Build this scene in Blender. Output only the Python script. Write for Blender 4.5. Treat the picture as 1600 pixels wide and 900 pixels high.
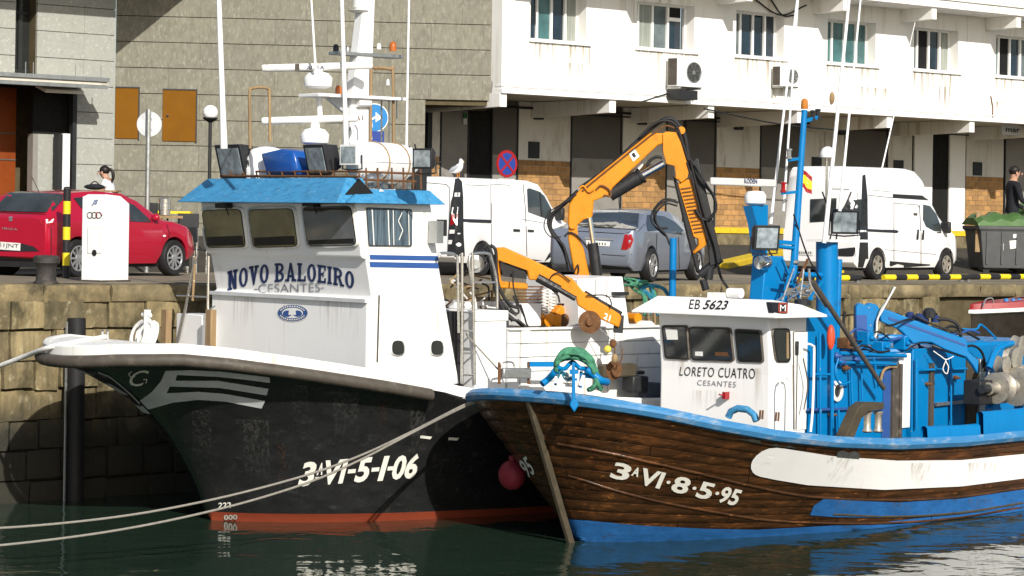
import bpy, bmesh, math, random
from mathutils import Vector, Matrix, noise
from mathutils.bvhtree import BVHTree
from mathutils.geometry import tessellate_polygon
random.seed(7)
R = math.radians
SC = bpy.context.scene
COL = SC.collection
for _o in list(bpy.data.objects): bpy.data.objects.remove(_o)

# ---------------------------------------------------------------- camera, light, exposure
FPX, CX, CY, ROLL, EYE = 4000.0, 800.0, 350.0, 0.015, 4.2
cd = bpy.data.cameras.new('camera'); cam = bpy.data.objects.new('camera', cd); COL.objects.link(cam)
cd.sensor_width = 36; cd.lens = FPX / 1600 * 36; cd.shift_y = -(450 - CY) / 1600; cd.clip_end = 3000; cd.clip_start = .5
cam.location = (0, 0, EYE); cam.rotation_euler = (R(90), -ROLL, 0); SC.camera = cam
SUN_AZ, SUN_EL = 19.0, 30.0            # degrees right of straight behind the camera / above the horizon
ts = Vector((math.cos(R(SUN_EL)) * math.sin(R(SUN_AZ)), -math.cos(R(SUN_EL)) * math.cos(R(SUN_AZ)), math.sin(R(SUN_EL))))
w = bpy.data.worlds.new('World'); SC.world = w; w.use_nodes = True
_nt = w.node_tree; _bg = _nt.nodes['Background']; _sk = _nt.nodes.new('ShaderNodeTexSky')
_sk.sky_type = 'NISHITA'; _sk.sun_disc = False; _sk.sun_elevation = R(SUN_EL); _sk.sun_rotation = R(180 - SUN_AZ)
_sk.air_density = 1.0; _sk.dust_density = 1.5; _nt.links.new(_sk.outputs[0], _bg.inputs[0]); _bg.inputs[1].default_value = 0.10
_l = bpy.data.lights.new('sun', 'SUN'); _l.energy = 4.9; _l.angle = R(.5); _l.color = (1, .945, .86)
sun = bpy.data.objects.new('sun', _l); COL.objects.link(sun); sun.rotation_euler = ts.to_track_quat('Z', 'Y').to_euler()
SC.view_settings.view_transform = 'Standard'; SC.view_settings.look = 'None'; SC.view_settings.exposure = .18; SC.view_settings.gamma = 1
SC.cycles.max_bounces = 6; SC.cycles.glossy_bounces = 4; SC.cycles.transparent_max_bounces = 8

# ---------------------------------------------------------------- helpers
def ray(u, v):                          # direction (per metre of depth) of a photograph pixel
    du, dv = u - CX, v - CY
    return Vector(((du + ROLL * dv) / FPX, 1.0, -(dv - ROLL * du) / FPX))
EYEP = Vector((0, 0, EYE))
def Z(ox, oy, sc, pts): return [(ox + x / sc, oy + y / sc) for x, y in pts]

class Thing:                            # an Empty at the base; local x = towards the water, y = along, z = up
    def __init__(s, name, label=None, cat=None, loc=(0, 0, 0), th=90, group=None, kind=None):
        s.o = bpy.data.objects.new(name, None); COL.objects.link(s.o); s.o.empty_display_size = .2
        s.o.location = loc; s.o.rotation_euler = (0, 0, R(th - 90))
        s.M = Matrix.Translation(loc) @ Matrix.Rotation(R(th - 90), 4, 'Z'); s.I = s.M.inverted()
        tag(s.o, label, cat, group, kind)
    def hit(s, u, v, ax, val):          # where the sight line of a pixel meets the local plane axis = val
        o = s.I @ EYEP; d = s.I.to_3x3() @ ray(u, v); t = (val - o[ax]) / d[ax]; return o + d * t
    def x(s, u, v, val=0): return s.hit(u, v, 0, val)
    def y(s, u, v, val=0): return s.hit(u, v, 1, val)
    def w(s, p): return s.M @ Vector(p)
def tag(o, label=None, cat=None, group=None, kind=None):
    for k, val in (('label', label), ('category', cat), ('group', group), ('kind', kind)):
        if val: o[k] = val
    return o

class G:                                # geometry collector
    def __init__(s): s.v = []; s.f = []; s.m = []; s.mi = 0
    def add(s, vs, fs):
        n = len(s.v); s.v += [tuple(p) for p in vs]; s.f += [tuple(i + n for i in f) for f in fs]; s.m += [s.mi] * len(fs); return s
    def box(s, x0, x1, y0, y1, z0, z1):
        return s.add([(x0,y0,z0),(x1,y0,z0),(x1,y1,z0),(x0,y1,z0),(x0,y0,z1),(x1,y0,z1),(x1,y1,z1),(x0,y1,z1)],
                     [(0,3,2,1),(4,5,6,7),(0,1,5,4),(1,2,6,5),(2,3,7,6),(3,0,4,7)])
    def bar(s, p, q, w=.05, h=.05, up=(0, 0, 1)):   # beam of section w x h
        p, q = Vector(p), Vector(q); d = (q - p).normalized(); u = Vector(up)
        if abs(d.dot(u)) > .98: u = Vector((1, 0, 0))
        a = d.cross(u).normalized(); b = a.cross(d); a *= w / 2; b *= h / 2
        vs = [c + a * i + b * j for c in (p, q) for i, j in ((-1,-1),(1,-1),(1,1),(-1,1))]
        return s.add(vs, [(0,1,2,3),(7,6,5,4),(0,4,5,1),(1,5,6,2),(2,6,7,3),(3,7,4,0)])
    def tube(s, pts, r, n=8, caps=True, closed=False):
        pts = [Vector(p) for p in pts]; N = len(pts); rr = r if isinstance(r, (list, tuple)) else [r] * N
        prev = None; vs = []
        for i, p in enumerate(pts):
            a = pts[(i - 1) % N] if (i or closed) else p; b = pts[(i + 1) % N] if (i < N - 1 or closed) else p
            t = (b - a); t = t.normalized() if t.length > 1e-9 else Vector((0, 0, 1))
            if prev is None:
                u = Vector((0, 0, 1)) if abs(t.z) < .9 else Vector((1, 0, 0)); prev = t.cross(u).normalized()
            e = (prev - t * prev.dot(t)); e = e.normalized() if e.length > 1e-6 else t.orthogonal().normalized(); prev = e; g = t.cross(e)
            vs += [p + (e * math.cos(2 * math.pi * k / n) + g * math.sin(2 * math.pi * k / n)) * rr[i] for k in range(n)]
        fs = []
        for i in range(N if closed else N - 1):
            j = (i + 1) % N
            fs += [(i*n+k, i*n+(k+1)%n, j*n+(k+1)%n, j*n+k) for k in range(n)]
        if caps and not closed: fs += [tuple(range(n))[::-1], tuple((N-1)*n + k for k in range(n))]
        return s.add(vs, fs)
    def lathe(s, c, prof, n=16, axis='z'):          # prof = [(radius, height)]
        c = Vector(c); vs = []
        for r_, h in prof:
            for k in range(n):
                a = 2 * math.pi * k / n; x, y = r_ * math.cos(a), r_ * math.sin(a)
                vs.append(c + Vector({'z': (x, y, h), 'x': (h, x, y), 'y': (y, h, x)}[axis]))
        N = len(prof); fs = [(i*n+k, i*n+(k+1)%n, (i+1)*n+(k+1)%n, (i+1)*n+k) for i in range(N-1) for k in range(n)]
        if prof[0][0] > 1e-5: fs.append(tuple(range(n))[::-1])
        if prof[-1][0] > 1e-5: fs.append(tuple((N-1)*n + k for k in range(n)))
        return s.add(vs, fs)
    def prism(s, poly, ax, lo, hi):                 # polygon in the two other axes, extruded along ax
        def P(a, b, t): return {0: (t, a, b), 1: (a, t, b), 2: (a, b, t)}[ax]
        n = len(poly); vs = [P(a, b, lo) for a, b in poly] + [P(a, b, hi) for a, b in poly]
        tr = tessellate_polygon([[Vector((a, b, 0)) for a, b in poly]])
        fs = [tuple(t) for t in tr] + [tuple(i + n for i in t)[::-1] for t in tr] + [(i, (i+1) % n, (i+1) % n + n, i + n) for i in range(n)]
        return s.add(vs, fs)
    def loft(s, rings, closed=True, caps=True):
        n = len(rings[0]); vs = [p for r_ in rings for p in r_]; fs = []
        for i in range(len(rings) - 1):
            for k in range(n if closed else n - 1):
                fs.append((i*n+k, i*n+(k+1)%n, (i+1)*n+(k+1)%n, (i+1)*n+k))
        if caps and closed: fs += [tuple(range(n))[::-1], tuple((len(rings)-1)*n + k for k in range(n))]
        return s.add(vs, fs)
    def ball(s, c, r, n=12, m=8, sc=(1, 1, 1)):
        vs = [(c[0], c[1], c[2] - r * sc[2])]
        for i in range(1, m):
            a = math.pi * i / m - math.pi / 2
            vs += [(c[0] + r*sc[0]*math.cos(a)*math.cos(2*math.pi*k/n), c[1] + r*sc[1]*math.cos(a)*math.sin(2*math.pi*k/n), c[2] + r*sc[2]*math.sin(a)) for k in range(n)]
        vs.append((c[0], c[1], c[2] + r * sc[2])); L = len(vs) - 1
        fs = [(0, 1+(k+1)%n, 1+k) for k in range(n)] + [(L, L-n+k, L-n+(k+1)%n) for k in range(n)]
        for i in range(m - 2): fs += [(1+i*n+k, 1+i*n+(k+1)%n, 1+(i+1)*n+(k+1)%n, 1+(i+1)*n+k) for k in range(n)]
        return s.add(vs, fs)
    def mesh(s, name, mats, smooth=30, recalc=True):
        me = bpy.data.meshes.new(name); me.from_pydata(s.v, [], s.f)
        for m in mats if isinstance(mats, (list, tuple)) else [mats]: me.materials.append(m)
        for i, p in enumerate(me.polygons): p.material_index = s.m[i]
        if recalc:
            bm = bmesh.new(); bm.from_mesh(me); bmesh.ops.recalc_face_normals(bm, faces=bm.faces); bm.to_mesh(me); bm.free()
        if smooth:
            me.shade_smooth(); me.set_sharp_from_angle(angle=R(smooth))
        return me
    def build(s, name, mats, parent=None, smooth=30, bevel=0, label=None, recalc=True, cat=None, group=None, kind=None):
        return link(name, s.mesh(name, mats, smooth, recalc), parent, bevel, label, cat, group, kind)
def link(name, me, parent=None, bevel=0, label=None, cat=None, group=None, kind=None):
    o = bpy.data.objects.new(name, me); COL.objects.link(o)
    if parent is not None: o.parent = parent.o if isinstance(parent, Thing) else parent
    if bevel:
        b = o.modifiers.new('bevel', 'BEVEL'); b.width = bevel; b.segments = 2; b.limit_method = 'ANGLE'; b.angle_limit = R(40)
    return tag(o, label, cat, group, kind)
def dup(o, loc=None, rotz=None, label=None, parent=None):   # copy of a thing with its parts and sub-parts
    c = o.copy(); COL.objects.link(c)
    if parent is not None: c.parent = parent
    if loc is not None: c.location = loc
    if rotz is not None: c.rotation_euler = (0, 0, rotz)
    if label: c['label'] = label
    for ch in o.children: dup(ch, parent=c)
    return c
def solo(name, g, mats, label, cat, group=None, kind=None, **k): return g.build(name, mats, None, label=label, cat=cat, group=group, kind=kind, **k)
def curve(pts, n=8):                                # Catmull-Rom through points
    P = [Vector(p) for p in pts]; P = [P[0] * 2 - P[1]] + P + [P[-1] * 2 - P[-2]]; out = []
    for i in range(1, len(P) - 2):
        for k in range(n):
            t = k / n; a, b, c, d = P[i-1], P[i], P[i+1], P[i+2]
            out.append(.5 * ((2*b) + (c-a)*t + (2*a-5*b+4*c-d)*t*t + (3*b-a-3*c+d)*t**3))
    return out + [P[-2]]
def lerp_tab(tab, x):
    if x <= tab[0][0]: return tab[0][1]
    for (a, b), (c, d) in zip(tab, tab[1:]):
        if x <= c: return b + (d - b) * (x - a) / (c - a)
    return tab[-1][1]

# ---- flat print, panes, seams laid on a finished surface: a 2-D drawing dropped onto the surface along sight lines, then kept proud of it
def bvh_of(objs, T):
    vs, fs = [], []
    for o in objs:
        n = len(vs); vs += [T.M @ v.co for v in o.data.vertices]; fs += [tuple(i + n for i in p.vertices) for p in o.data.polygons]
    return BVHTree.FromPolygons(vs, fs)
def drop(name, mat, T, bvh, polys, off=.006, step=14, parent=None, thick=0, label=None, faces=None, smooth=30):
    bm = bmesh.new()
    if faces:
        vs = [bm.verts.new((p[0], p[1], 0)) for p in polys]
        for f in faces:
            try: bm.faces.new([vs[i] for i in f])
            except ValueError: pass
    else:
        for poly in polys:
            vs = [bm.verts.new((p[0], p[1], 0)) for p in poly]
            for t in tessellate_polygon([[v.co for v in vs]]): bm.faces.new([vs[i] for i in t])
    bmesh.ops.remove_doubles(bm, verts=bm.verts, dist=1e-3)
    for _ in range(6):
        es = [e for e in bm.edges if e.calc_length() > step]
        if not es: break
        bmesh.ops.subdivide_edges(bm, edges=es, cuts=1); bmesh.ops.triangulate(bm, faces=[f for f in bm.faces if len(f.verts) > 3])
    bmesh.ops.delete(bm, geom=[v for v in bm.verts if not v.link_faces], context='VERTS')
    dead = []
    for v in bm.verts:
        h = bvh.ray_cast(EYEP, ray(v.co.x, v.co.y).normalized())
        if h[0] is None: dead.append(v); continue
        n = h[1] if h[1].dot(ray(v.co.x, v.co.y)) < 0 else -h[1]
        v.co = T.I @ (h[0] + n * off)
    bmesh.ops.delete(bm, geom=dead, context='VERTS')
    c = T.I @ EYEP
    bm.normal_update()
    for f in bm.faces:
        if f.normal.dot(c - f.calc_center_median()) < 0: f.normal_flip()
    me = bpy.data.meshes.new(name); bm.to_mesh(me); bm.free(); me.materials.append(mat)
    if smooth: me.shade_smooth(); me.set_sharp_from_angle(angle=R(smooth))
    return link(name, me, parent if parent is not None else T, label=label)
def stroke(pts, w):                                 # a line of width w (pixels) as quads
    out = []
    for (a, b), (c, d) in zip(pts, pts[1:]):
        L = math.hypot(c-a, d-b) or 1; nx, ny = -(d-b)/L*w/2, (c-a)/L*w/2
        out.append([(a+nx,b+ny),(c+nx,d+ny),(c-nx,d-ny),(a-nx,b-ny)])
    return out
def rrect(x0, y0, x1, y1, r, n=4):
    out = []
    for cx, cy, a0 in ((x1-r, y1-r, 0), (x0+r, y1-r, 90), (x0+r, y0+r, 180), (x1-r, y0+r, 270)):
        out += [(cx + r*math.cos(R(a0+90*k/n)), cy + r*math.sin(R(a0+90*k/n))) for k in range(n+1)]
    return out
def rquad(tl, tr, br, bl, r=.15, n=3):              # rounded four-sided outline
    P = [Vector(p) for p in (tl, tr, br, bl)]; out = []
    for i in range(4):
        p, a, b = P[i], P[i-1], P[(i+1) % 4]
        s, e = p.lerp(a, r), p.lerp(b, r)
        out += [tuple((s*(1-t)**2 + p*2*t*(1-t) + e*t*t)) for t in [k/n for k in range(n+1)]]
    return out
def ell(cx, cy, rx, ry, n=20): return [(cx + rx*math.cos(2*math.pi*k/n), cy + ry*math.sin(2*math.pi*k/n)) for k in range(n)]
def bil(q, x, y):                                   # q = tl, tr, br, bl ; x to the right, y up
    tl, tr, br, bl = q
    return tuple((bl[i]*(1-x) + br[i]*x)*(1-y) + (tl[i]*(1-x) + tr[i]*x)*y for i in (0, 1))
def text2d(body, bold=0, shear=0, space=1):
    c = bpy.data.curves.new('text', 'FONT'); c.body = body; c.offset = bold; c.shear = shear; c.resolution_u = 3; c.space_character = space
    o = bpy.data.objects.new('text', c); COL.objects.link(o); dg = bpy.context.evaluated_depsgraph_get(); dg.update()
    me = bpy.data.meshes.new_from_object(o.evaluated_get(dg)); COL.objects.unlink(o); bpy.data.objects.remove(o); bpy.data.curves.remove(c)
    V = [(v.co.x, v.co.y) for v in me.vertices]; F = [tuple(p.vertices) for p in me.polygons]; bpy.data.meshes.remove(me)
    x0, x1 = min(p[0] for p in V), max(p[0] for p in V); y0, y1 = min(p[1] for p in V), max(p[1] for p in V)
    return [((x-x0)/(x1-x0), (y-y0)/(y1-y0)) for x, y in V], F
def letter(name, body, mat, T, bvh, quad, off=.008, bold=0, shear=0, parent=None, warp=None, space=1):
    V, F = text2d(body, bold, shear, space); P = [bil(quad, *(warp(x, y) if warp else (x, y))) for x, y in V]
    par = list(range(len(V)))
    def fd(i):
        while par[i] != i: i = par[i]
        return i
    for f in F:
        for i in f[1:]: par[fd(i)] = fd(f[0])
    isl = {}
    for i in range(len(V)): isl.setdefault(fd(i), []).append(i)
    isl = sorted(isl.values(), key=lambda q: min(V[i][0] for i in q)); words = [isl[0]]; xe = max(V[i][0] for i in isl[0]); gap = .42 / max(2, len(body)) if ' ' in body else 9
    for q in isl[1:]:
        if min(V[i][0] for i in q) - xe > gap: words.append(list(q))
        else: words[-1] = words[-1] + q
        xe = max(xe, max(V[i][0] for i in q))
    for wd in words:
        st_ = set(wd); o = drop(name, mat, T, bvh, P, off, 14, parent, faces=[f for f in F if f[0] in st_], smooth=0)
    return o

# ---------------------------------------------------------------- materials
def mat(name, col, rough=.5, metal=0.0, var=.1, scale=2.0, bump=0.0, bscale=30.0, dirt=None, dscale=2.0, damt=.3, stretch=(1,1,1),
        rnd=0.0, coat=0.0, spec=.3, low=None, emit=None, trans=0.0, speck=None, speckamt=.35, speckscale=40, pos=False, streak=None):
    m = bpy.data.materials.new(name); m.use_nodes = True; nt = m.node_tree; N, L = nt.nodes, nt.links; b = N['Principled BSDF']
    tc = N.new('ShaderNodeTexCoord'); mp = N.new('ShaderNodeMapping'); gp_ = N.new('ShaderNodeNewGeometry') if pos else None; src_ = gp_.outputs['Position'] if pos else tc.outputs['Object']
    L.new(src_, mp.inputs[0]); mp.inputs['Scale'].default_value = stretch
    def nz(sc, det=6, src=None, rg=.6):
        n = N.new('ShaderNodeTexNoise'); n.inputs['Scale'].default_value = sc; n.inputs['Detail'].default_value = det; n.inputs['Roughness'].default_value = rg
        L.new((src or mp).outputs[0] if src is None else src, n.inputs['Vector']); return n
    def mix(fac, a, c, mode='MIX'):
        x = N.new('ShaderNodeMix'); x.data_type = 'RGBA'; x.blend_type = mode
        for sock, val in ((x.inputs['Factor'], fac), (x.inputs[6], a), (x.inputs[7], c)):
            if hasattr(val, 'is_linked'): L.new(val, sock)
            else: sock.default_value = val if not isinstance(val, tuple) else (*val, 1)
        return x.outputs[2]
    def ramp(src, lo, hi):
        r_ = N.new('ShaderNodeMapRange'); r_.inputs[1].default_value = lo; r_.inputs[2].default_value = hi; L.new(src, r_.inputs[0]); return r_.outputs[0]
    c = mix(ramp(nz(scale).outputs[0], .3, .7), tuple(max(0, k*(1-var)) for k in col), tuple(min(1, k*(1+var)) for k in col))
    if rnd:
        oi = N.new('ShaderNodeObjectInfo'); c = mix(ramp(oi.outputs['Random'], 0, 1), mix(1.0, c, tuple([1-rnd]*3), 'MULTIPLY'), mix(1.0, c, (1, 1-rnd*.12, 1-rnd*.35), 'MULTIPLY'))
    if speck: c = mix(ramp(nz(speckscale, 3).outputs[0], .75-speckamt*.5, .8-speckamt*.3), c, speck)
    if dirt: c = mix(ramp(nz(dscale, 8, rg=.68).outputs[0], .72-damt*.5, .85-damt*.3), c, dirt)
    if streak:                                      # runs of dirt and rust down the face
        m2 = N.new('ShaderNodeMapping'); L.new(src_, m2.inputs[0]); m2.inputs['Scale'].default_value = (5, 5, .16)
        f1 = ramp(nz(1.0, 5, m2.outputs[0]).outputs[0], .80 - streak[1] * .5, .95 - streak[1] * .4); f2 = ramp(nz(.45, 3).outputs[0], .45, .62)
        mm = N.new('ShaderNodeMath'); mm.operation = 'MULTIPLY'; L.new(f1, mm.inputs[0]); L.new(f2, mm.inputs[1]); c = mix(mm.outputs[0], c, streak[0])
    if low:                                         # (z0, z1, colour): wet and weedy below a height line
        ge = N.new('ShaderNodeNewGeometry'); sx = N.new('ShaderNodeSeparateXYZ'); L.new(ge.outputs['Position'], sx.inputs[0])
        nn = nz(1.6, 6); ad = N.new('ShaderNodeMath'); ad.operation = 'MULTIPLY_ADD'; L.new(nn.outputs[0], ad.inputs[0]); ad.inputs[1].default_value = -.9; L.new(sx.outputs[2], ad.inputs[2])
        c = mix(ramp(ad.outputs[0], low[1]-.45, low[0]-.45), c, low[2])
    L.new(c, b.inputs['Base Color'])
    b.inputs['Roughness'].default_value = rough; b.inputs['Metallic'].default_value = metal; b.inputs['Coat Weight'].default_value = coat
    b.inputs['Specular IOR Level'].default_value = spec; b.inputs['Transmission Weight'].default_value = trans
    if rough > .1 and coat < .45:
        r2 = N.new('ShaderNodeMapRange'); r2.inputs[1].default_value = .3; r2.inputs[2].default_value = .7; r2.inputs[3].default_value = max(0, rough-.12); r2.inputs[4].default_value = min(1, rough+.12)
        L.new(nz(scale*4).outputs[0], r2.inputs[0]); L.new(r2.outputs[0], b.inputs['Roughness'])
    if bump:
        bp = N.new('ShaderNodeBump'); bp.inputs['Strength'].default_value = bump; bp.inputs['Distance'].default_value = .02
        L.new(nz(bscale, 5).outputs[0], bp.inputs['Height']); L.new(bp.outputs[0], b.inputs['Normal'])
    if emit: b.inputs['Emission Color'].default_value = (*emit, 1); b.inputs['Emission Strength'].default_value = 1
    return m
def glass(name, tint, alpha, rough=.04):            # a window pane: mirror on top, partly see-through
    m = bpy.data.materials.new(name); m.use_nodes = True; nt = m.node_tree; N, L = nt.nodes, nt.links; b = N['Principled BSDF']
    b.inputs['Base Color'].default_value = (*tint, 1); b.inputs['Roughness'].default_value = rough; b.inputs['Specular IOR Level'].default_value = .8
    tr = N.new('ShaderNodeBsdfTransparent'); tr.inputs[0].default_value = (.75, .8, .78, 1); mx = N.new('ShaderNodeMixShader'); mx.inputs[0].default_value = alpha
    L.new(tr.outputs[0], mx.inputs[1]); L.new(b.outputs[0], mx.inputs[2]); L.new(mx.outputs[0], N['Material Output'].inputs[0]); return m

MT = dict(
    clad=mat('cladding concrete', (.205,.198,.157), .85, var=.12, scale=9, bump=.25, bscale=60, dirt=(.145,.14,.11), dscale=7, damt=.48, rnd=.10, stretch=(1.3,1.3,.6), speck=(.265,.255,.205), speckamt=.42, speckscale=13, pos=True),
    clad2=mat('pale cladding', (.335,.345,.315), .85, var=.1, scale=7, bump=.2, bscale=60, dirt=(.26,.265,.24), dscale=7, damt=.48, rnd=.05, speck=(.42,.43,.40), speckamt=.38, speckscale=13, pos=True),
    white=mat('white render', (.80,.79,.76), .7, var=.03, scale=1.2, bump=.08, bscale=40, dirt=(.60,.55,.45), dscale=1.3, damt=.28, stretch=(1.6,1.6,.3), streak=((.42,.33,.21), .58)),
    white2=mat('white trim', (.80,.80,.78), .55, var=.03, dirt=(.5,.46,.38), dscale=4, damt=.22),
    grubby=mat('grubby wall paint', (.60,.585,.54), .75, var=.06, scale=1.5, dirt=(.36,.32,.26), dscale=1.8, damt=.4, stretch=(1.6,1.6,.5), streak=((.25,.21,.16), .45)),
    soffit=mat('soffit paint', (.55,.52,.45), .8, var=.08, dirt=(.3,.26,.2), dscale=2, damt=.3),
    brick=mat('tan block', (.43,.25,.105), .9, var=.15, scale=6, bump=.5, bscale=40, rnd=.38, dirt=(.2,.13,.07), dscale=8, damt=.25, pos=True),
    mortar=mat('mortar', (.42,.37,.29), .95, var=.1, scale=8),
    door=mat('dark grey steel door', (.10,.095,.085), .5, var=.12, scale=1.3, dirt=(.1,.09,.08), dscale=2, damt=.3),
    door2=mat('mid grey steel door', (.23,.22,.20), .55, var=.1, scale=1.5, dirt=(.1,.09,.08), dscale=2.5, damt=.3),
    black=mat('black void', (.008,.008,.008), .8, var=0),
    darkglass=mat('dark glazing', (.02,.022,.022), .08, var=.2, spec=.7),
    ochre=mat('ochre panel', (.165,.066,.001), .6, var=.07, scale=3, dirt=(.13,.055,.001), dscale=9, damt=.2, spec=.12),
    orangedoor=mat('orange door', (.20,.04,.004), .55, var=.1, scale=2),
    metal=mat('galvanised metal', (.42,.43,.42), .42, .85, var=.12, scale=4, dirt=(.25,.2,.14), dscale=6, damt=.25),
    steel=mat('stainless tube', (.62,.61,.58), .28, .9, var=.08, scale=5),
    rust=mat('rusty steel', (.14,.065,.028), .85, .2, var=.3, scale=9, bump=.3, bscale=60, dirt=(.26,.17,.09), dscale=12, damt=.3),
    stone=mat('quay stone', (.29,.242,.142), .92, var=.36, scale=2.4, bump=.8, bscale=13, rnd=.5, dirt=(.05,.043,.022), dscale=1.7, damt=.58, stretch=(1.2,1.2,.8), speck=(.40,.35,.22), speckamt=.34, speckscale=7, pos=True, streak=((.045,.042,.026), .6), low=(.95,1.7,(.03,.029,.022))),
    joint=mat('dark joint', (.085,.068,.036), .95, var=.3, scale=4, low=(.9,1.7,(.02,.02,.016))),
    coping=mat('coping stone', (.26,.21,.12), .9, var=.35, scale=3, bump=.6, bscale=18, rnd=.3, dirt=(.055,.048,.028), dscale=2, damt=.56, pos=True, streak=((.06,.055,.035), .5)),
    road=mat('dark asphalt road', (.055,.049,.037), .92, var=.2, scale=.8, bump=.3, bscale=90, dirt=(.04,.036,.028), dscale=1.2, damt=.4),
    asphalt=mat('worn apron', (.205,.175,.125), .92, var=.18, scale=.8, bump=.3, bscale=90, dirt=(.11,.096,.08), dscale=.9, damt=.4),
    yellow=mat('yellow paint', (.62,.43,.02), .6, var=.12, scale=6, dirt=(.2,.15,.05), dscale=9, damt=.3),
    yellow2=mat('bright yellow paint', (.72,.56,.02), .5, var=.08, scale=6, dirt=(.3,.22,.04), dscale=12, damt=.2),
    blackp=mat('black paint', (.018,.018,.019), .5, var=.2, scale=5, dirt=(.06,.055,.05), dscale=8, damt=.25),
    rubber=mat('black rubber', (.016,.016,.017), .6, var=.2, scale=6),
    plast=mat('black plastic', (.022,.023,.025), .45, var=.15),
    iron=mat('mooring iron', (.05,.047,.043), .6, .3, var=.3, scale=7, bump=.3, dirt=(.13,.11,.085), dscale=8, damt=.35),
    red=mat('red car paint', (.40,.005,.028), .3, .1, var=.02, coat=.8),
    silver=mat('blue silver car paint', (.22,.25,.31), .34, .4, var=.02, coat=.6),
    vanw=mat('white van paint', (.80,.80,.80), .35, var=.02, coat=.5, dirt=(.6,.57,.52), dscale=2, damt=.14),
    carglass=mat('car glass', (.018,.022,.022), .05, var=.3, scale=2, spec=.8),
    carglass2=mat('lighter car glass', (.035,.042,.042), .05, var=.4, scale=2, spec=.9),
    lamp=mat('red lamp', (.30,.008,.012), .15, coat=.5),
    lampw=mat('clear lamp', (.75,.75,.74), .12, coat=.6),
    alloy=mat('alloy', (.55,.55,.56), .35, .8, var=.05),
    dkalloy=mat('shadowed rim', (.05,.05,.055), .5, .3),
    skin=mat('skin', (.42,.235,.16), .6, var=.06), hair=mat('dark hair', (.014,.010,.009), .5), tee=mat('white cotton', (.80,.80,.82), .9, var=.03, bump=.2, bscale=20),
    dkcloth=mat('dark navy cloth', (.012,.013,.018), .9, var=.2, bump=.3, bscale=18), jeans=mat('blue jeans', (.05,.075,.14), .9, var=.2),
    bin=mat('grey bin plastic', (.075,.078,.08), .55, var=.12, scale=4, dirt=(.12,.11,.1), dscale=6, damt=.25),
    lid=mat('green lid plastic', (.065,.14,.04), .5, var=.18, scale=3, dirt=(.09,.14,.05), dscale=5, damt=.35),
    wood=mat('raw timber', (.28,.19,.10), .85, var=.25, scale=4, stretch=(4,4,.4), bump=.3),
)
# ---------------------------------------------------------------- water
def water_mat():
    m = bpy.data.materials.new('harbour water'); m.use_nodes = True; nt = m.node_tree; N, L = nt.nodes, nt.links; b = N['Principled BSDF']
    b.inputs['Base Color'].default_value = (.017, .034, .023, 1); b.inputs['Roughness'].default_value = .03; b.inputs['IOR'].default_value = 1.333
    tc = N.new('ShaderNodeTexCoord'); hs = []
    for sc, wt, st in ((.45, .55, (1, 1, 1)), (1.5, .29, (1, 1.15, 1)), (5.0, .028, (1, 1.2, 1))):
        mp = N.new('ShaderNodeMapping'); mp.inputs['Scale'].default_value = st; mp.inputs['Rotation'].default_value = (0, 0, .3)
        L.new(tc.outputs['Object'], mp.inputs[0]); n = N.new('ShaderNodeTexNoise'); n.inputs['Scale'].default_value = sc; n.inputs['Detail'].default_value = 2; n.inputs['Distortion'].default_value = .4
        L.new(mp.outputs[0], n.inputs['Vector']); k = N.new('ShaderNodeMath'); k.operation = 'MULTIPLY'; k.inputs[1].default_value = wt; L.new(n.outputs[0], k.inputs[0]); hs.append(k)
    a = N.new('ShaderNodeMath'); L.new(hs[0].outputs[0], a.inputs[0]); L.new(hs[1].outputs[0], a.inputs[1])
    a2 = N.new('ShaderNodeMath'); L.new(a.outputs[0], a2.inputs[0]); L.new(hs[2].outputs[0], a2.inputs[1])
    bp = N.new('ShaderNodeBump'); bp.inputs['Strength'].default_value = .6; bp.inputs['Distance'].default_value = .095
    L.new(a2.outputs[0], bp.inputs['Height']); L.new(bp.outputs[0], b.inputs['Normal']); return m
g = G(); g.add([(-900, -300, 0), (900, -300, 0), (900, 900, 0), (-900, 900, 0)], [(0, 1, 2, 3)])
g.build('water', water_mat(), kind='structure', smooth=0)

# ---------------------------------------------------------------- quay: apron, wall of separate stones, coping
QY = Thing('quay_wall', 'weathered stone quay wall with mossy blocks and dark tide line', 'quay wall', (-7.07, 37.7, 0), 41)
def gz_l(x, y):                                     # ground height in quay coordinates
    X = -7.07 + .656 * x + .755 * y
    return 3.2 - .006 * max(-6, min(22, X + 7)) + .6 * max(0, min(1, (-x - 7.5) / 5))
def ground_hit(u, v):                               # world point of the apron seen at a pixel
    d = ray(u, v); lo = None; t = 36.0
    while t < 90:
        p = EYEP + d * t; l = QY.I @ p
        if l.x < 0 and p.z <= gz_l(l.x, l.y): return p
        t += .02
    return EYEP + d * 60
def on_ground(X, Y): l = QY.I @ Vector((X, Y, 0)); return gz_l(l.x, l.y)
g = G(); xs = [-.62, -3, -5, -7.5, -9, -10.5, -12.5, -20, -60, -400]; ys = [-300, -60, -20] + list(range(-10, 61, 2)) + [120, 500]
g.add([(x, y, gz_l(x, y)) for x in xs for y in ys], [(i*len(ys)+j, i*len(ys)+j+1, (i+1)*len(ys)+j+1, (i+1)*len(ys)+j) for i in range(len(xs)-1) for j in range(len(ys)-1)])
g.m = [1 if i // (len(ys) - 1) in (3, 4, 5, 6, 7, 8) else 0 for i in range(len(g.f))]; ap = g.build('quay_apron', [MT['asphalt'], MT['road']], kind='structure'); ap.matrix_world = QY.M

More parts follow.
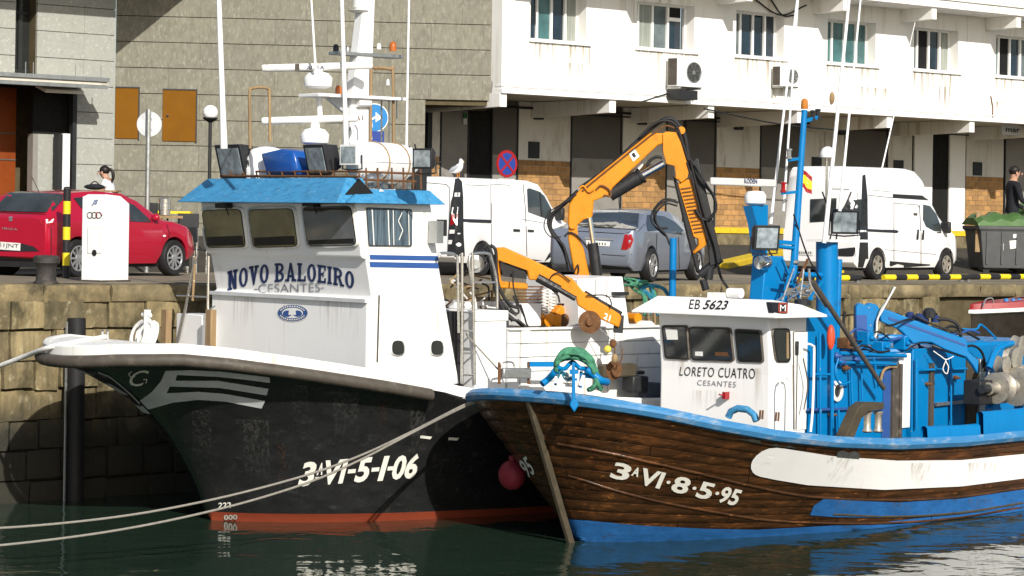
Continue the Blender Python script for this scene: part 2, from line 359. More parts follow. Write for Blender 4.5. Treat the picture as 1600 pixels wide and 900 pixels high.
core = G().box(-1.2, -.09, -60, 120, -3, 2.9).build('wall_core', MT['joint'], QY)
def rough_block(seed, amp=.032):
    bm = bmesh.new(); bmesh.ops.create_cube(bm, size=1); bmesh.ops.subdivide_edges(bm, edges=bm.edges, cuts=3, use_grid_fill=True)
    for v in bm.verts:
        n = noise.noise_vector(v.co * 2.3 + Vector((seed * 7.1, seed * 3.3, 0)))
        if v.co.x > .4: v.co.x += n.x * amp * 2.4 - .045 * (max(abs(v.co.y), abs(v.co.z)) > .45)
        v.co.y += n.y * amp; v.co.z += n.z * amp
    me = bpy.data.meshes.new('stone'); bm.to_mesh(me); bm.free(); me.materials.append(MT['stone']); me.shade_smooth(); me.set_sharp_from_angle(angle=R(22)); return me
blocks = [rough_block(k) for k in range(9)]
rng = random.Random(3); hs = [.44, .47, .42, .46, .43, .45, .46]
z = 2.98; n = 0
for h in hs:
    y = -3.4 + rng.uniform(-.4, 0)
    while y < 20.5:
        L_ = rng.uniform(.42, .8) if y < 2.6 or y > 13 else rng.uniform(.8, 1.15)
        o = link('stone', rng.choice(blocks), QY); dpt = .42
        o.location = (-dpt / 2 + rng.uniform(.0, .085), y + L_ / 2 + rng.uniform(-.01, .01), z - h / 2 + rng.uniform(-.015, .015)); o.scale = (dpt, L_ - rng.uniform(.01, .05), h - rng.uniform(.0, .04)); o.rotation_euler = (R(rng.uniform(-1.6, 1.6)), R(rng.uniform(-3, 3)), R(rng.uniform(-2.5, 2.5))); n += 1; y += L_
    z -= h
cope = [rough_block(20 + k, .02) for k in range(5)]
for me in cope: me.materials[0] = MT['coping']
y = -9.0
while y < 26:
    L_ = rng.uniform(1.0, 1.5); o = link('coping_stone', rng.choice(cope), QY); zt = gz_l(-.3, y + L_ / 2)
    o.location = (-.30 + rng.uniform(-.01, .03), y + L_ / 2, zt - .115 + rng.uniform(-.02, .008)); o.scale = (.74 + rng.uniform(0, .04), L_ - .015, .25); y += L_
print('stones', n)

# ---------------------------------------------------------------- grey cladding building
C0 = Vector((0, 0, 0)) ; _r = ray(179, 200); C0 = EYEP + _r * 61
CB = Thing('grey_building', 'grey stone clad building with ochre shutters and deep roof shadow', 'building', (C0.x, C0.y, 0), 8)
yR = CB.x(781, 100).y; yN = CB.x(664, 200).y; zN = CB.x(700, 164).z; zg = 3.3
rows_z0 = CB.x(250, 66).z; RH = .615
zs = [rows_z0 + RH * k for k in range(-8, 9)]
shut = [(CB.x(160, 180).y, CB.x(216, 180).y, CB.x(216, 217).z, CB.x(216, 138).z), (CB.x(254, 180).y, CB.x(306, 180).y, CB.x(280, 221).z, CB.x(280, 141).z)]
CB_core = G(); CB_core.box(-6, -.07, 0, yN, zg - 1, 14).box(-3.2, -.072, yN, yR, zN, 14).build('wall', MT['joint'], CB)
pm = {}
for k, z0 in enumerate(zs[:-1]):
    y = -.0; first = True
    while y < yR - .05:
        L_ = 1.26 if not (first and k % 2) else .74; first = False
        y1 = min(y + L_, yR); yy1 = y1
        if z0 + RH / 2 < zN:
            if y >= yN: break
            y1 = min(y1, yN); 
        if y1 - y > .06:
            key = (round(y1 - y, 3))
            if key not in pm: pm[key] = G().box(-.07, 0, .002, key - .002, .009, RH - .009).mesh('panel', MT['clad'])
            o = link('panel', pm[key], CB); o.location = (rng.uniform(0, .006), y, z0)
        y = yy1
for i, (a, b, c, d) in enumerate(shut):
    a = max(a, .01)
    s = G().box(-.02, .03, a, b, c, d).build('shutter', MT['ochre'], CB, bevel=.006)
    G().box(-.02, .045, b, b + .03, c - .02, d + .03).box(-.02, .045, a, b, d, d + .03).build('shutter_frame', MT['plast'], s)
    if i: G().lathe((.03, a + .12, (c + d) / 2), [(.03, 0), (.03, .03), (.0, .035)], 8, 'x').build('handle', MT['plast'], s)
# paler wing standing at an angle, its canopy, dark glazing and doors
LV = Thing('pale_wing', 'pale stone wing with dark glazing, glass canopy and orange door', 'building', (C0.x, C0.y, 0), 41)
yW = LV.x(58, 60).y; yW0 = LV.x(24, 60).y; zWb = LV.x(40, 112).z
lz = [LV.x(150, v).z for v in (13, 54, 94.5)]; lrh = (lz[0] - lz[2]) / 2
yB0 = LV.x(119, 200).y                              # right edge of the dark entrance
zT = LV.x(100, 134).z
LVW = G(); LVW.box(-3, -.07, yW, -.01, zT, 14).box(-3, -.07, yB0, -.011, zg - 1, zT).box(-3, -.07, -14, yW0, zT, 14).box(-3, -1.65, -14, yB0, zg - 1, 14); LVW.build('wall', MT['joint'], LV)
for k in range(-6, 9):
    z0 = lz[0] - lrh * k
    segs = []
    if z0 > zT - .1: segs = [(yW, (yW - .01) / 2 + .2), ((yW - .01) / 2 + .2, -.01), (yW0 - 1.3, yW0), (yW0 - 2.6, yW0 - 1.3), (yW0 - 3.9, yW0 - 2.6)]
    else: segs = [(yB0, -.01)]
    for a, b in segs:
        o = G().box(-.07, rng.uniform(0, .005), a + .003, b - .003, z0 + .008, z0 + lrh - .008).build('panel', MT['clad2'], LV)
gw = G().box(-.42, -.36, yW0, yW, zT, 14).build('glazing', MT['darkglass'], LV)
f = G()
for k in range(5):
    zz = zWb + k * 1.35; f.box(-.36, -.31, yW0, yW, zz, zz + .06)
f.box(-.36, -.3, (yW0 + yW) / 2 - .03, (yW0 + yW) / 2 + .03, zT, 14).build('mullion', MT['plast'], gw)
# canopy
yc1 = LV.x(168, 128, 1.3).y if False else LV.hit(168, 128, 0, 1.25).y; zc = LV.hit(168, 132, 0, 1.25).z
cp = G().box(-.3, 1.25, -9, yc1, zc - .03, zc + .05).build('canopy', MT['soffit'], LV, bevel=.01)
G().box(.9, 1.3, -9, yc1 + .03, zc + .055, zc + .15).box(1.2, 1.27, -9, yc1, zc - .11, zc - .035).build('gutter', MT['metal'], cp)
f = G()
for u_ in (40, 52, 118, 158): yy = LV.hit(u_, 115, 0, 1.1).y; f.tube([(1.1, yy, zc + .15), (1.1, yy, zc + .42)], .012, 6)
f.build('wire_post', MT['steel'], cp)
yO = LV.x(25, 200, -1.1).y; yP = LV.x(60, 200, -.3).y; yQ = LV.x(89, 200, -.3).y
od = G().box(-1.6, -1.1, -12, yO, zg, zT - .05).build('orange_door', MT['orangedoor'], LV)
zk = LV.x(10, 207, -.3).z; f = G().box(-1.1, -1.085, -12, yO, zk, zk + .03).box(-1.1, -1.08, -12, yO, LV.x(10, 247, -.3).z - .03, LV.x(10, 247, -.3).z).build('door_seam', MT['door'], od)
zh = LV.x(80, 210, -.3).z
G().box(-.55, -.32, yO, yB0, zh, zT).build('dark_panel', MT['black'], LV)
G().box(-.55, -.31, yO, yP, zg + .75, zh).build('grey_panel', MT['door2'], LV)
G().box(-.55, -.305, yP, yQ, zg, zh).build('pale_panel', MT['clad2'], LV)
G().box(-.1, .05, yB0 - .12, yB0 - .01, zg - .2, zT + .02).box(-.2, .0, yB0 - .48, yB0 - .36, zg - .2, zh).build('frame_post', MT['plast'], LV)
G().box(-.05, .02, yB0 - .36, yB0 - .17, zg - .2, zh + .02).build('door_leaf', MT['white2'], LV)
aw0 = LV.x(59, 137).y
G().prism([(-.1, zT - .02), (.35, zT - .12), (.35, zT - .2), (-.1, zT - .06)], 1, aw0, yB0 - .02).build('awning', MT['white2'], LV)
# unseen roof overhang above the frame, its triangle shaped to throw the slanting shadow
yo = CB.x(350, -52).y; zo = CB.x(350, -52).z
_n, _a = Vector((math.sin(R(8)), -math.cos(R(8)), 0)), Vector((math.cos(R(8)), math.sin(R(8)), 0)); _dy, _dz = -ts.dot(_a) / ts.dot(_n), -ts.z / ts.dot(_n)
_e = 1.17 * _dz - _dy; _xm = yo / (-_dy - _e)      # the slanting edge, and where it meets the line whose shade ends in the corner
G().prism([(-2, 0), (-2, yo), (0, yo), (_xm, yo + _e * _xm), (0, 0)], 2, zo, zo + .5).build('roof_overhang', MT['clad'], CB)
zo2 = zo + .004
G().box(-1, 2.25, -9, -.2, zo2 + .1, zo2 + .6).build('roof_overhang', MT['clad2'], LV)

# ---------------------------------------------------------------- white office building
WB = Thing('office_building', 'long white harbour office building over recessed dark loading doors', 'building', (-.26, 62, 0), 41)
y0 = WB.x(784, 100).y; yE = 27.0
zf = WB.x(1000, WB and 158).z; ztop = zf + 6
wz1 = WB.x(1187, 19).z; wz0 = WB.x(1187, 89.5).z
wins = [(829, 916), (995, 1085), (1150, 1225), (1293, 1368), (1428, 1497), (1556, 1622), (1684, 1750)]
wy = [(WB.x(a, 60 + .085 * (a - 1187)).y, WB.x(b, 60 + .085 * (b - 1187)).y) for a, b in wins]
f = G(); pv = y0
for a, b in wy:
    f.box(-.5, 0, pv, a, zf, ztop); f.box(-.5, 0, a, b, zf, wz0); f.box(-.5, 0, a, b, wz1, ztop); pv = b
f.box(-.5, 0, pv, yE, zf, ztop); f.box(-9, -.502, y0, y0 + .3, zf, ztop)
f.build('upper_wall', MT['white'], WB, recalc=True)
G().box(-9, -.36, y0 + .3, yE, wz0 - .3, ztop).build('inner_core', MT['black'], WB) if False else None
G().box(-.33, .05, y0 - .02, yE, zf - .001, zf + .10).box(-.2, .03, y0 - .01, yE, zf + .16, zf + .20).build('drip_band', MT['white2'], WB)
G().box(-3.4, -.331, y0, yE, zf + .02, zf + .3).build('soffit', MT['soffit'], WB)
# upper slab and its corbels
zs1 = WB.x(1465, 11.5, 1.2).z
G().box(.002, 1.2, y0 - .1, yE, zs1, zs1 + .22).box(1.05, 1.25, y0 - .1, yE, zs1 + .221, zs1 + 1.1).build('balcony_slab', MT['white'], WB, bevel=.01)
for u_ in (868, 1021, 1172, 1322, 1460, 1592, 1715):
    yy = WB.x(u_, 10 + .085 * (u_ - 1465), 1.13).y; zb = zs1 - .36
    G().prism([(.003, zb), (1.13, zb + .03), (1.13, zs1 - .002), (.003, zs1 - .002)], 1, yy - .1, yy + .1).build('corbel', MT['white'], WB)
for u_ in (787, 958, 1112, 1251, 1391, 1520, 1640):
    yy = WB.x(u_, 165).y
    G().prism([(-3, zf - .40), (-.02, zf - .33), (-.02, zf - .002), (-3, zf - .002)], 1, yy - .11, yy + .11).build('beam', MT['white'], WB)
MT['pane_teal'] = mat('teal pane', (.045, .115, .12), .07, var=.5, scale=1.5, spec=.7); MT['pane_navy'] = mat('navy pane', (.008, .02, .035), .06, var=.5, scale=2, spec=.8)
MT['pane_pale'] = mat('curtained pane', (.26, .28, .25), .12, var=.3, scale=3, stretch=(1, 6, .3)); MT['pane_dark'] = mat('open window gap', (.006, .006, .006), .7)
MT['pane_grey'] = mat('grey pane', (.10, .125, .13), .08, var=.4, scale=2)
looks = [('navy', 'teal', 'navy', 'pale'), ('grey', 'pale', 'grey', 'navy'), ('grey', 'navy', 'navy', 'navy'), ('teal', 'teal', 'teal', 'teal'), ('grey', 'dark', 'navy', 'pale'), ('teal', 'dark', 'navy', 'grey'), ('navy',) * 4]
for i, (a, b) in enumerate(wy):
    f = G(); W_ = b - a - .004; H_ = wz1 - wz0; a_ = a + .002; xs_ = [0, .27, .52, .77, 1]
    if i == 1: xs_ = [0, .17, .42, .68, .93]
    f.box(-.40, -.32, a_, a_ + .05, wz0, wz1).box(-.40, -.32, b - .052, b - .002, wz0, wz1).box(-.40, -.321, a_ + .05, b - .052, wz0, wz0 + .06).box(-.40, -.321, a_ + .05, b - .052, wz1 - .05, wz1)
    for t in xs_[1:4]: f.box(-.39, -.315 + .02 * (t > .5), a_ + W_ * t - .032, a_ + W_ * t + .032, wz0 + .06, wz1 - .05)
    if i == 1:
        for s_ in (0, 3):
            ya, yb = a_ + W_ * xs_[s_] + .032, a_ + W_ * xs_[s_ + 1] - (.033 if s_ == 0 else .05); zz = wz0 + H_ * .66
            f.box(-.388, -.317, ya, yb, zz, zz + .09)
    wn = f.build('window', MT['white2'], WB, bevel=.004)
    for k in range(4):
        ya, yb = a_ + W_ * xs_[k] + .01, a_ + W_ * xs_[k + 1] - .01
        if i == 1 and k in (0, 3):
            G().box(-.38, -.365, ya, yb, wz0 + H_ * .70, wz1 - .02).build('pane', MT['pane_dark'], wn)
            G().box(-.38, -.365, ya, yb, wz0 + .02, wz0 + H_ * .68).build('pane', MT['pane_' + looks[i][k]], wn)
        else: G().box(-.38, -.365 + .012 * (k % 2), ya, yb, wz0 + .02, wz1 - .02).build('pane', MT['pane_' + looks[i][k]], wn)
    G().box(-.31, .06, a - .001, b + .001, wz0 + .001, wz0 + .03).box(.001, .07, a - .06, b + .14, wz0 - .06, wz0 - .003).build('sill', MT['white2'], wn, bevel=.006)
# recessed ground floor at x = -3
XG = -3.0; zd = 4.18
def gy(u, v=240): return WB.x(u, v, XG).y
def gzz(u, v): return WB.x(u, v, XG).z
zgt = zf + .01; zbt = gzz(1150, 262); zl = zbt
G().box(XG - .4, XG - .05, gy(640), yE, 3.2, zgt).build('rear_wall', MT['door'], WB)
dk = G().box(XG - .2, -1.9, gy(980), yE, 3.3, zd).build('loading_dock', MT['coping'], WB)
G().box(-1.95, -1.86, gy(980), yE, zd - .14, zd + .012).build('dock_edge', MT['yellow'], dk)
def wall_bit(u0, u1, brick=True, vent=None):
    a, b = gy(u0), gy(u1)
    wl_ = G().box(XG - .05, XG, a, b, zbt + .002, zgt).build('wall_panel', MT['grubby'], WB)
    if vent:
        va, vb = gy(vent[0]), gy(vent[1]); z0, z1 = gzz(vent[0], vent[3]), gzz(vent[0], vent[2]); z0 = max(z0, zbt + .005)
        v_ = G().box(XG, XG + .03, va, vb, z0, z1).build('vent', MT['plast'] if vent[4] else MT['grubby'], wl_)
    if brick:
        base = G().box(XG - .05, XG - .012, a, b, 3.5, zbt).build('brickwork', MT['mortar'], WB)
        h, L_ = .148, .30; zz = zbt - h; k = 0
        while zz > zd - .2:
            y = a - (L_ / 2 if k % 2 else 0)
            while y < b - .02:
                ya, yb = max(a, y), min(b, y + L_)
                if yb - ya > .05:
                    key = ('br', round(yb - ya, 2))
                    if key not in pm: pm[key] = G().box(-.03, .006, .006, key[1] - .006, .006, h - .006).mesh('brick', MT['brick'])
                    o = link('brick', pm[key], base); o.location = (XG + rng.uniform(-.004, .006), ya, zz)
                y += L_
            zz -= h; k += 1
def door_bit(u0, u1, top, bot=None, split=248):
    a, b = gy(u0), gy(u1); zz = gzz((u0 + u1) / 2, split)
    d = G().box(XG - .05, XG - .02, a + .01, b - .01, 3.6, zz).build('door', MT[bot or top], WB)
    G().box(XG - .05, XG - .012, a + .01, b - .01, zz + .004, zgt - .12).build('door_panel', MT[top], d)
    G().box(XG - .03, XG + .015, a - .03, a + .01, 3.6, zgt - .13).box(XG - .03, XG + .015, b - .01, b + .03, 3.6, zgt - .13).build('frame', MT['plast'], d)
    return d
wall_bit(671, 687, True)
G().box(XG - .3, XG + .1, gy(664), gy(671), 3.2, zgt).build('corner_post', MT['plast'], WB)
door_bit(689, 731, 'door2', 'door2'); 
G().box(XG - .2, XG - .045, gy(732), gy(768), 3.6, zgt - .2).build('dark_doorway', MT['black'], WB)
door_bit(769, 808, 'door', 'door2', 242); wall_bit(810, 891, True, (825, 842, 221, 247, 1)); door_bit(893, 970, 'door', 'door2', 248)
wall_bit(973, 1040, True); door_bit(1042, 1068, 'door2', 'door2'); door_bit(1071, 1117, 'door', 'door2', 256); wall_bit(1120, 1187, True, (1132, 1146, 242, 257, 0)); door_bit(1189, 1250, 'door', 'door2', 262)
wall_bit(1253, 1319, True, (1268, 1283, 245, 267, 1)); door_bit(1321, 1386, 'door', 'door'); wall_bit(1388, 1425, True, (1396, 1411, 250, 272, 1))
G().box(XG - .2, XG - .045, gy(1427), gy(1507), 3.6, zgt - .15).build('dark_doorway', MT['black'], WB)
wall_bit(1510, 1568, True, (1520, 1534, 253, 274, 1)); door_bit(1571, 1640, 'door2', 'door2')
# two half open white loading doors standing out from the wall
for u0, u1 in ((1428, 1456), (1483, 1507)):
    a, b = gy(u0), gy(u1); G().box(XG - .03, XG + .04, a, b, 4.19, gzz(1480, 205)).build('white_door', MT['white2'], WB, bevel=.01)
# conduit under the soffit
G().tube([(XG + .06, gy(690), zgt - .16), (XG + .06, yE, zgt - .16)], .035, 6).tube([(XG + .06, gy(860), zgt - .26), (XG + .06, gy(1700), zgt - .26)], .02, 6).build('conduit', MT['rubber'], WB)
for u_ in (839, 1001, 1152, 1312): yy = gy(u_, 170); G().box(XG, XG + .14, yy - .12, yy + .12, zgt - .45, zgt - .05).build('junction_box', MT['plast'], WB)
# ---------------------------------------------------------------- boats
MT.update(
    hullblack=mat('black hull paint', (.017,.017,.018), .2, var=.3, scale=2.5, bump=.05, bscale=5, dirt=(.045,.045,.047), dscale=3.2, damt=.3, stretch=(1,1,2.2), coat=.4, spec=.5, streak=((.07,.06,.05), .4)),
    boot=mat('red boot paint', (.25,.048,.022), .55, var=.1, scale=5, dirt=(.25,.05,.03), dscale=5, damt=.25, stretch=(1,1,4)),
    bwhite=mat('white boat paint', (.80,.80,.79), .38, var=.02, scale=2, bump=.03, bscale=10, dirt=(.6,.5,.36), dscale=2.2, damt=.12, stretch=(1.5,1.5,.35), streak=((.40,.25,.12), .34)),
    bwhite2=mat('worn white boat paint', (.74,.74,.71), .45, var=.05, scale=3, bump=.06, bscale=14, dirt=(.36,.24,.13), dscale=4, damt=.3, stretch=(1.8,1.8,.4), streak=((.34,.19,.08), .45)),
    rub=mat('grey brown rubbing tube', (.075,.064,.052), .6, var=.2, scale=6, dirt=(.2,.17,.13), dscale=6, damt=.3),
    blue=mat('sky blue boat paint', (.05,.245,.46), .45, var=.16, scale=5, bump=.05, bscale=25, dirt=(.025,.13,.27), dscale=6, damt=.42, stretch=(1,1.8,2.6), speck=(.16,.35,.5), speckamt=.3, speckscale=9),
    blue2=mat('harbour blue paint', (.0,.165,.42), .40, var=.06, scale=2, bump=.05, bscale=12, dirt=(.015,.06,.17), dscale=4, damt=.22, speck=(.3,.28,.24), speckamt=.1, speckscale=14),
    blueworn=mat('worn blue gunwale', (.05,.21,.43), .5, var=.12, scale=5, bump=.2, bscale=40, dirt=(.33,.36,.38), dscale=5, damt=.42, stretch=(1,.5,2)),
    navy=mat('navy lettering', (.012,.03,.11), .5, var=.1), navy2=mat('blue stripe', (.03,.085,.27), .45, var=.06), grey=mat('grey lettering', (.22,.22,.25), .5),
    blackink=mat('black lettering', (.015,.015,.017), .5), letw=mat('white lettering', (.80,.79,.72), .5, var=.04, dirt=(.5,.48,.42), dscale=9, damt=.25),
    palegrey=mat('pale grey stripe', (.52,.54,.56), .4, var=.08, scale=4, dirt=(.35,.36,.38), dscale=5, damt=.3),
    tarp=mat('blue tarpaulin', (.008,.07,.30), .25, var=.1, coat=.5), pane_olive=mat('wheelhouse pane', (.20,.175,.09), .07, var=.35, scale=1.5, spec=.8),  # olive wheelhouse panes: reflected and see-through cladding put into the base colour
    pane_blue=mat('wheelhouse pane grey', (.10,.115,.13), .07, var=.4, scale=1.5, spec=.8), console=mat('dark console', (.012,.012,.011), .5, var=.3),
    curtain=mat('curtained pane grey', (.07,.10,.125), .15, var=.7, scale=7, stretch=(1,4,.3)),
    orange=mat('crane orange', (.63,.222,.006), .42, var=.08, scale=3, coat=.1, dirt=(.22,.08,.012), dscale=4, damt=.28, streak=((.16,.07,.02), .4)),
    chrome=mat('piston rod', (.75,.75,.74), .15, 1.0, var=.03), rope=mat('pale rope', (.24,.225,.195), .9, var=.15, scale=20, bump=.6, bscale=90), ropew=mat('white rope', (.72,.71,.68), .9, var=.08, scale=20, bump=.5, bscale=80),
    ropeg=mat('green rope', (.06,.22,.13), .9, var=.25, scale=18, bump=.5, bscale=80), ropeb=mat('teal rope', (.03,.20,.30), .9, var=.2, scale=18, bump=.5, bscale=80),
    hullwood=mat('varnished hull planks', (.056,.0245,.0095), .33, var=.5, scale=4, bump=.22, bscale=28, rnd=.12, dirt=(.19,.07,.02), dscale=5, damt=.40, stretch=(.9,.28,2.6), coat=.15, speck=(.34,.135,.035), speckamt=.22, speckscale=11),
    hullblue=mat('chalky blue hull paint', (.02,.115,.33), .5, var=.2, scale=5, bump=.12, bscale=20, dirt=(.03,.05,.09), dscale=6, damt=.35, stretch=(1,.5,1.4)),
    stempost=mat('pale worn stem', (.058,.047,.03), .8, var=.25, scale=5, dirt=(.1,.075,.05), dscale=7, damt=.35),
    plankdark=mat('seam filler', (.026,.014,.007), .8), deck=mat('grey deck', (.2,.2,.19), .8, var=.15, dirt=(.1,.09,.08), dscale=3, damt=.3),
    buoy=mat('orange red buoy', (.62,.07,.03), .5, var=.1), netw=mat('worn steel sheave', (.40,.37,.31), .45, .5, var=.2, scale=8, dirt=(.2,.13,.07), dscale=9, damt=.35), yellowb=mat('yellow float', (.7,.55,.08), .6),
)
def hb_fn(L0, bm, Lm, e, q, aft=None):
    def f(s):
        t = max(0, min(1, (s - L0) / Lm)); r_ = bm * (1 - (1 - t) ** e) ** q
        return r_ * (lerp_tab(aft, s) if aft else 1)
    return f
class Hull:
    """side = +1 towards the camera; h = 0 waterline .. 1 rail"""
    def __init__(s, s0, s1, hb, wb, zr, sig, beta): s.s0, s.s1, s.hb, s.wb, s.zr, s.sig, s.beta = s0, s1, hb, wb, zr, sig, beta
    def P(s, t, h, side=1, off=0.0, dz=0.0):
        tt = t ** 1.7; sr = s.s0 + (s.s1 - s.s0) * tt; sw = s.s1 * tt; g = s.sig(max(h, 0)); k = min(1, max(0, (sr - s.s0) / 4.0))
        y = sw + (sr - sw) * g; w0 = s.wb(sw); bt = s.beta(max(h, 0)) * (1 - k) + max(h, 0) * k
        b = w0 + (s.hb(sr) - w0) * bt; z = s.zr(sr) * h
        if h < 0: b *= 1 + h * .5; y += -h * .25 * (1 - tt)
        if off:
            d = .02; y2 = s.P(min(1, t + d), h, 1); y1 = s.P(max(0, t - d), h, 1); tg = Vector((y2.x - y1.x, y2.y - y1.y, 0)); tg = tg.normalized() if tg.length > 1e-6 else Vector((0, 1, 0))
            n = Vector((tg.y, -tg.x, 0)); 
            if t < .004: n = Vector((0, -1, 0))
            b += n.x * off; y += n.y * off
        return Vector((max(b, 0) * side, y, z + dz))
    def ring(s, h, off=0.0, dz=0.0, n=56):              # starboard aft -> stem -> port aft
        return [s.P(1 - i / n, h, -1, off, dz) for i in range(n)] + [s.P(i / n, h, 1, off, dz) for i in range(n + 1)]
def strip(g, rings):
    n = len(rings[0]); g.add([p for r_ in rings for p in r_], [(i*n+k, i*n+k+1, (i+1)*n+k+1, (i+1)*n+k) for i in range(len(rings)-1) for k in range(n-1)])
    return g
# ---- black steel trawler
_p = EYEP + ray(330, 813) * (-EYE / ray(330, 813).z)
B1 = Thing('fishing_boat', 'black hulled fishing boat with white wheelhouse and blue roof brow', 'fishing boat', (_p.x, _p.y, 0), 40)
sig_tab = [(0, 0), (.25, .088), (.45, .215), (.55, .295), (.64, .39), (.72, .47), (.82, .63), (.91, .81), (.95, .93), (1, 1)]
Z1 = [(-2.5, 2.33), (-2.1, 2.38), (-1.5, 2.40), (-.9, 2.34), (0, 2.21), (1.2, 2.02), (2.16, 1.85), (2.5, 1.76), (4, 1.62), (6, 1.5), (12, 1.5)]
H1 = Hull(-2.47, 9.5, hb_fn(-2.47, 2.5, 6, 2.4, .50), lambda s: 1.62 * (1 - math.exp(-max(0, s) / 1.3)) + .05 * max(0, s), lambda s: lerp_tab(Z1, s), lambda h: lerp_tab(sig_tab, h), lambda h: lerp_tab(sig_tab, h) ** .28)
hs1 = [-.35, 0, .058, .06, .2, .3, .4, .5, .58, .66, .73, .8, .86, .91, .96, 1]
g = G(); strip(g, [H1.ring(h) for h in hs1]); n_ = len(H1.ring(0)) - 1
g.m = [1 if i // n_ < 2 else 0 for i in range(len(g.f))]
hull1 = g.build('hull', [MT['hullblack'], MT['boot']], B1, smooth=50)
bv1 = bvh_of([hull1], B1)
# rubbing tube under the white bulwark band, and the band itself
top = H1.ring(1.0)
g = G(); R_ = [H1.ring(1, .05 + .09 * math.sin(R(a)), -.05 + .085 * math.cos(R(a))) for a in range(0, 181, 30)]; sel = [i for i, p in enumerate(H1.ring(1)) if p.y < 2.15 or p.x < 0]; strip(g, [[r_[i] for i in sel] for r_ in R_])
g.build('rubbing_tube', MT['rub'], B1, smooth=60)
g = G(); strip(g, [H1.ring(1, .03, .02), H1.ring(1, .03, .145), H1.ring(1, .01, .165), H1.ring(1, -.05, .165), H1.ring(1, -.07, .03)])
g.build('bulwark', MT['bwhite2'], B1, smooth=40)
g = G(); ring = H1.ring(.80, -.05); g.add([(p.x, p.y, p.z) for p in ring], [(i, i + 1, len(ring) - 2 - i, len(ring) - 1 - i) for i in range(len(ring) // 2 - 1)])
g.build('deck', MT['deck'], B1)
g = G(); rg_ = [p for p in H1.ring(1, -.04, .14) if p.y < -.75]; n2 = len(rg_); g.add(rg_, [(i, i + 1, n2 - 2 - i, n2 - 1 - i) for i in range(n2 // 2 - 1)]); g.build('bow_platform', MT['bwhite2'], B1)
# painted bow flashes, emblem, registration
ZB = lambda pts: Z(60, 470, 3.6, pts)
drop('bow_flash', MT['palegrey'], B1, bv1, [ZB([(715,392),(860,388),(1030,396),(1300,428),(1303,460),(1150,440),(1000,425),(780,415),(772,447),(1010,448),(1295,493),(1283,530),(1020,488),(740,480),(722,518),(900,510),(1040,520),(1275,562),(1255,605),(1050,565),(900,555),(760,570),(620,610),(572,560),(640,510),(690,450)])])
for h0, h1, t1 in ((.955, .885, .075), (.835, .765, .075), (.715, .65, .07)):
    strip(G(), [[H1.P(.004 + t1 * i / 8, h, -1, .006) for i in range(9)] for h in (h0, (h0 + h1) / 2, h1)]).build('bow_flash', MT['palegrey'], B1)
drop('stem_line', MT['palegrey'], B1, bv1, stroke(ZB([(335,400),(400,425),(470,480),(520,525),(572,578)]), 2.0))
letter('emblem', 'C', MT['letw'], B1, bv1, [ZB([(530,388)])[0], ZB([(625,388)])[0], ZB([(600,478)])[0], ZB([(505,478)])[0]], shear=.2)
drop('emblem_flourish', MT['letw'], B1, bv1, stroke(ZB([(545,425),(520,428),(508,410),(525,395)]), 1.3) + stroke(ZB([(590,440),(612,440),(605,462)]), 1.3))
reg = [(471, 722), (656, 708), (649, 747), (465, 760)]
for body, x0, x1, y0_, y1_ in (('3', 0, .135, 0, 1), ('A', .145, .195, .42, .92), ('VI', .205, .40, 0, 1), ('-', .41, .475, .40, .56), ('5', .475, .60, 0, 1), ('-', .61, .675, .40, .56), ('1', .675, .745, 0, 1), ('-', .745, .79, .40, .56), ('06', .79, 1, 0, 1)):
    q = [bil(reg, x0, y1_), bil(reg, x1, y1_), bil(reg, x1, y0_), bil(reg, x0, y0_)]
    letter('registration', body, MT['letw'], B1, bv1, q, bold=.035, shear=.12 if body not in '-' else 0)
drop('registration', MT['letw'], B1, bv1, stroke([bil(reg, .14, .30), bil(reg, .2, .30)], 3))
for q in ([(342,786),(348,785),(347,791),(341,792)], ): pass
letter('draught_mark', '222', MT['letw'], B1, bv1, [(342, 785), (362, 784), (361, 793), (341, 794)], bold=.02); letter('draught_mark', '000', MT['letw'], B1, bv1, [(350, 804), (371, 803), (371, 811), (350, 812)], bold=.03)
[drop('draught_mark', MT['letw'], B1, bv1, [q_]) for q_ in ([(657, 680), (675, 682), (672, 686), (656, 684)], [(701, 683), (717, 684), (714, 688), (700, 687)])]
# wheelhouse
yf0, zf0 = 1.22, 1.93
prof = [(1.22, zf0), (1.22, 3.13), (1.30, 3.16), (1.19, 3.68), (1.11, 3.71), (1.00, 4.46), (2.30, 4.46), (2.46, 3.6), (2.86, zf0)]
XW = 1.93
wh = G().prism(prof, 0, -XW, XW).build('wheelhouse', MT['bwhite'], B1, smooth=0, bevel=.025)
bw = bvh_of([wh], B1)
G().box(-XW - .002, XW + .004, 1.17, 1.225, 3.09, 3.14).build('ledge', MT['palegrey'], wh)
def window(T, bvh, q, pane, r=.13, fr=4.0, parent=None, fm='bwhite2', low=None, rubber='rubber', nm='window'):
    tl, tr, br, bl = q; c = ((tl[0]+tr[0]+br[0]+bl[0])/4, (tl[1]+tr[1]+br[1]+bl[1])/4)
    def gr(p, d): 
        dx, dy = p[0]-c[0], p[1]-c[1]; return (p[0] + math.copysign(d, dx), p[1] + math.copysign(d, dy))
    o = drop(nm, MT[fm], T, bvh, [rquad(*[gr(p, fr) for p in q], r)], .012, 40, parent)
    m = o.modifiers.new('thick', 'SOLIDIFY'); m.thickness = .024; m.offset = 0
    rb = drop('seal', MT[rubber], T, bvh, [rquad(*[gr(p, 1.2) for p in q], r)], .027, 40, o)
    drop('pane', MT[pane], T, bvh, [rquad(*q, r)], .031, 40, o)
    if low is not None: drop('pane_lower', MT['console'], T, bvh, [[(bil(q,.03,low)), bil(q,.97,low+.02), bil(q,.97,.04), bil(q,.03,.04)]], .034, 40, o)
    return o
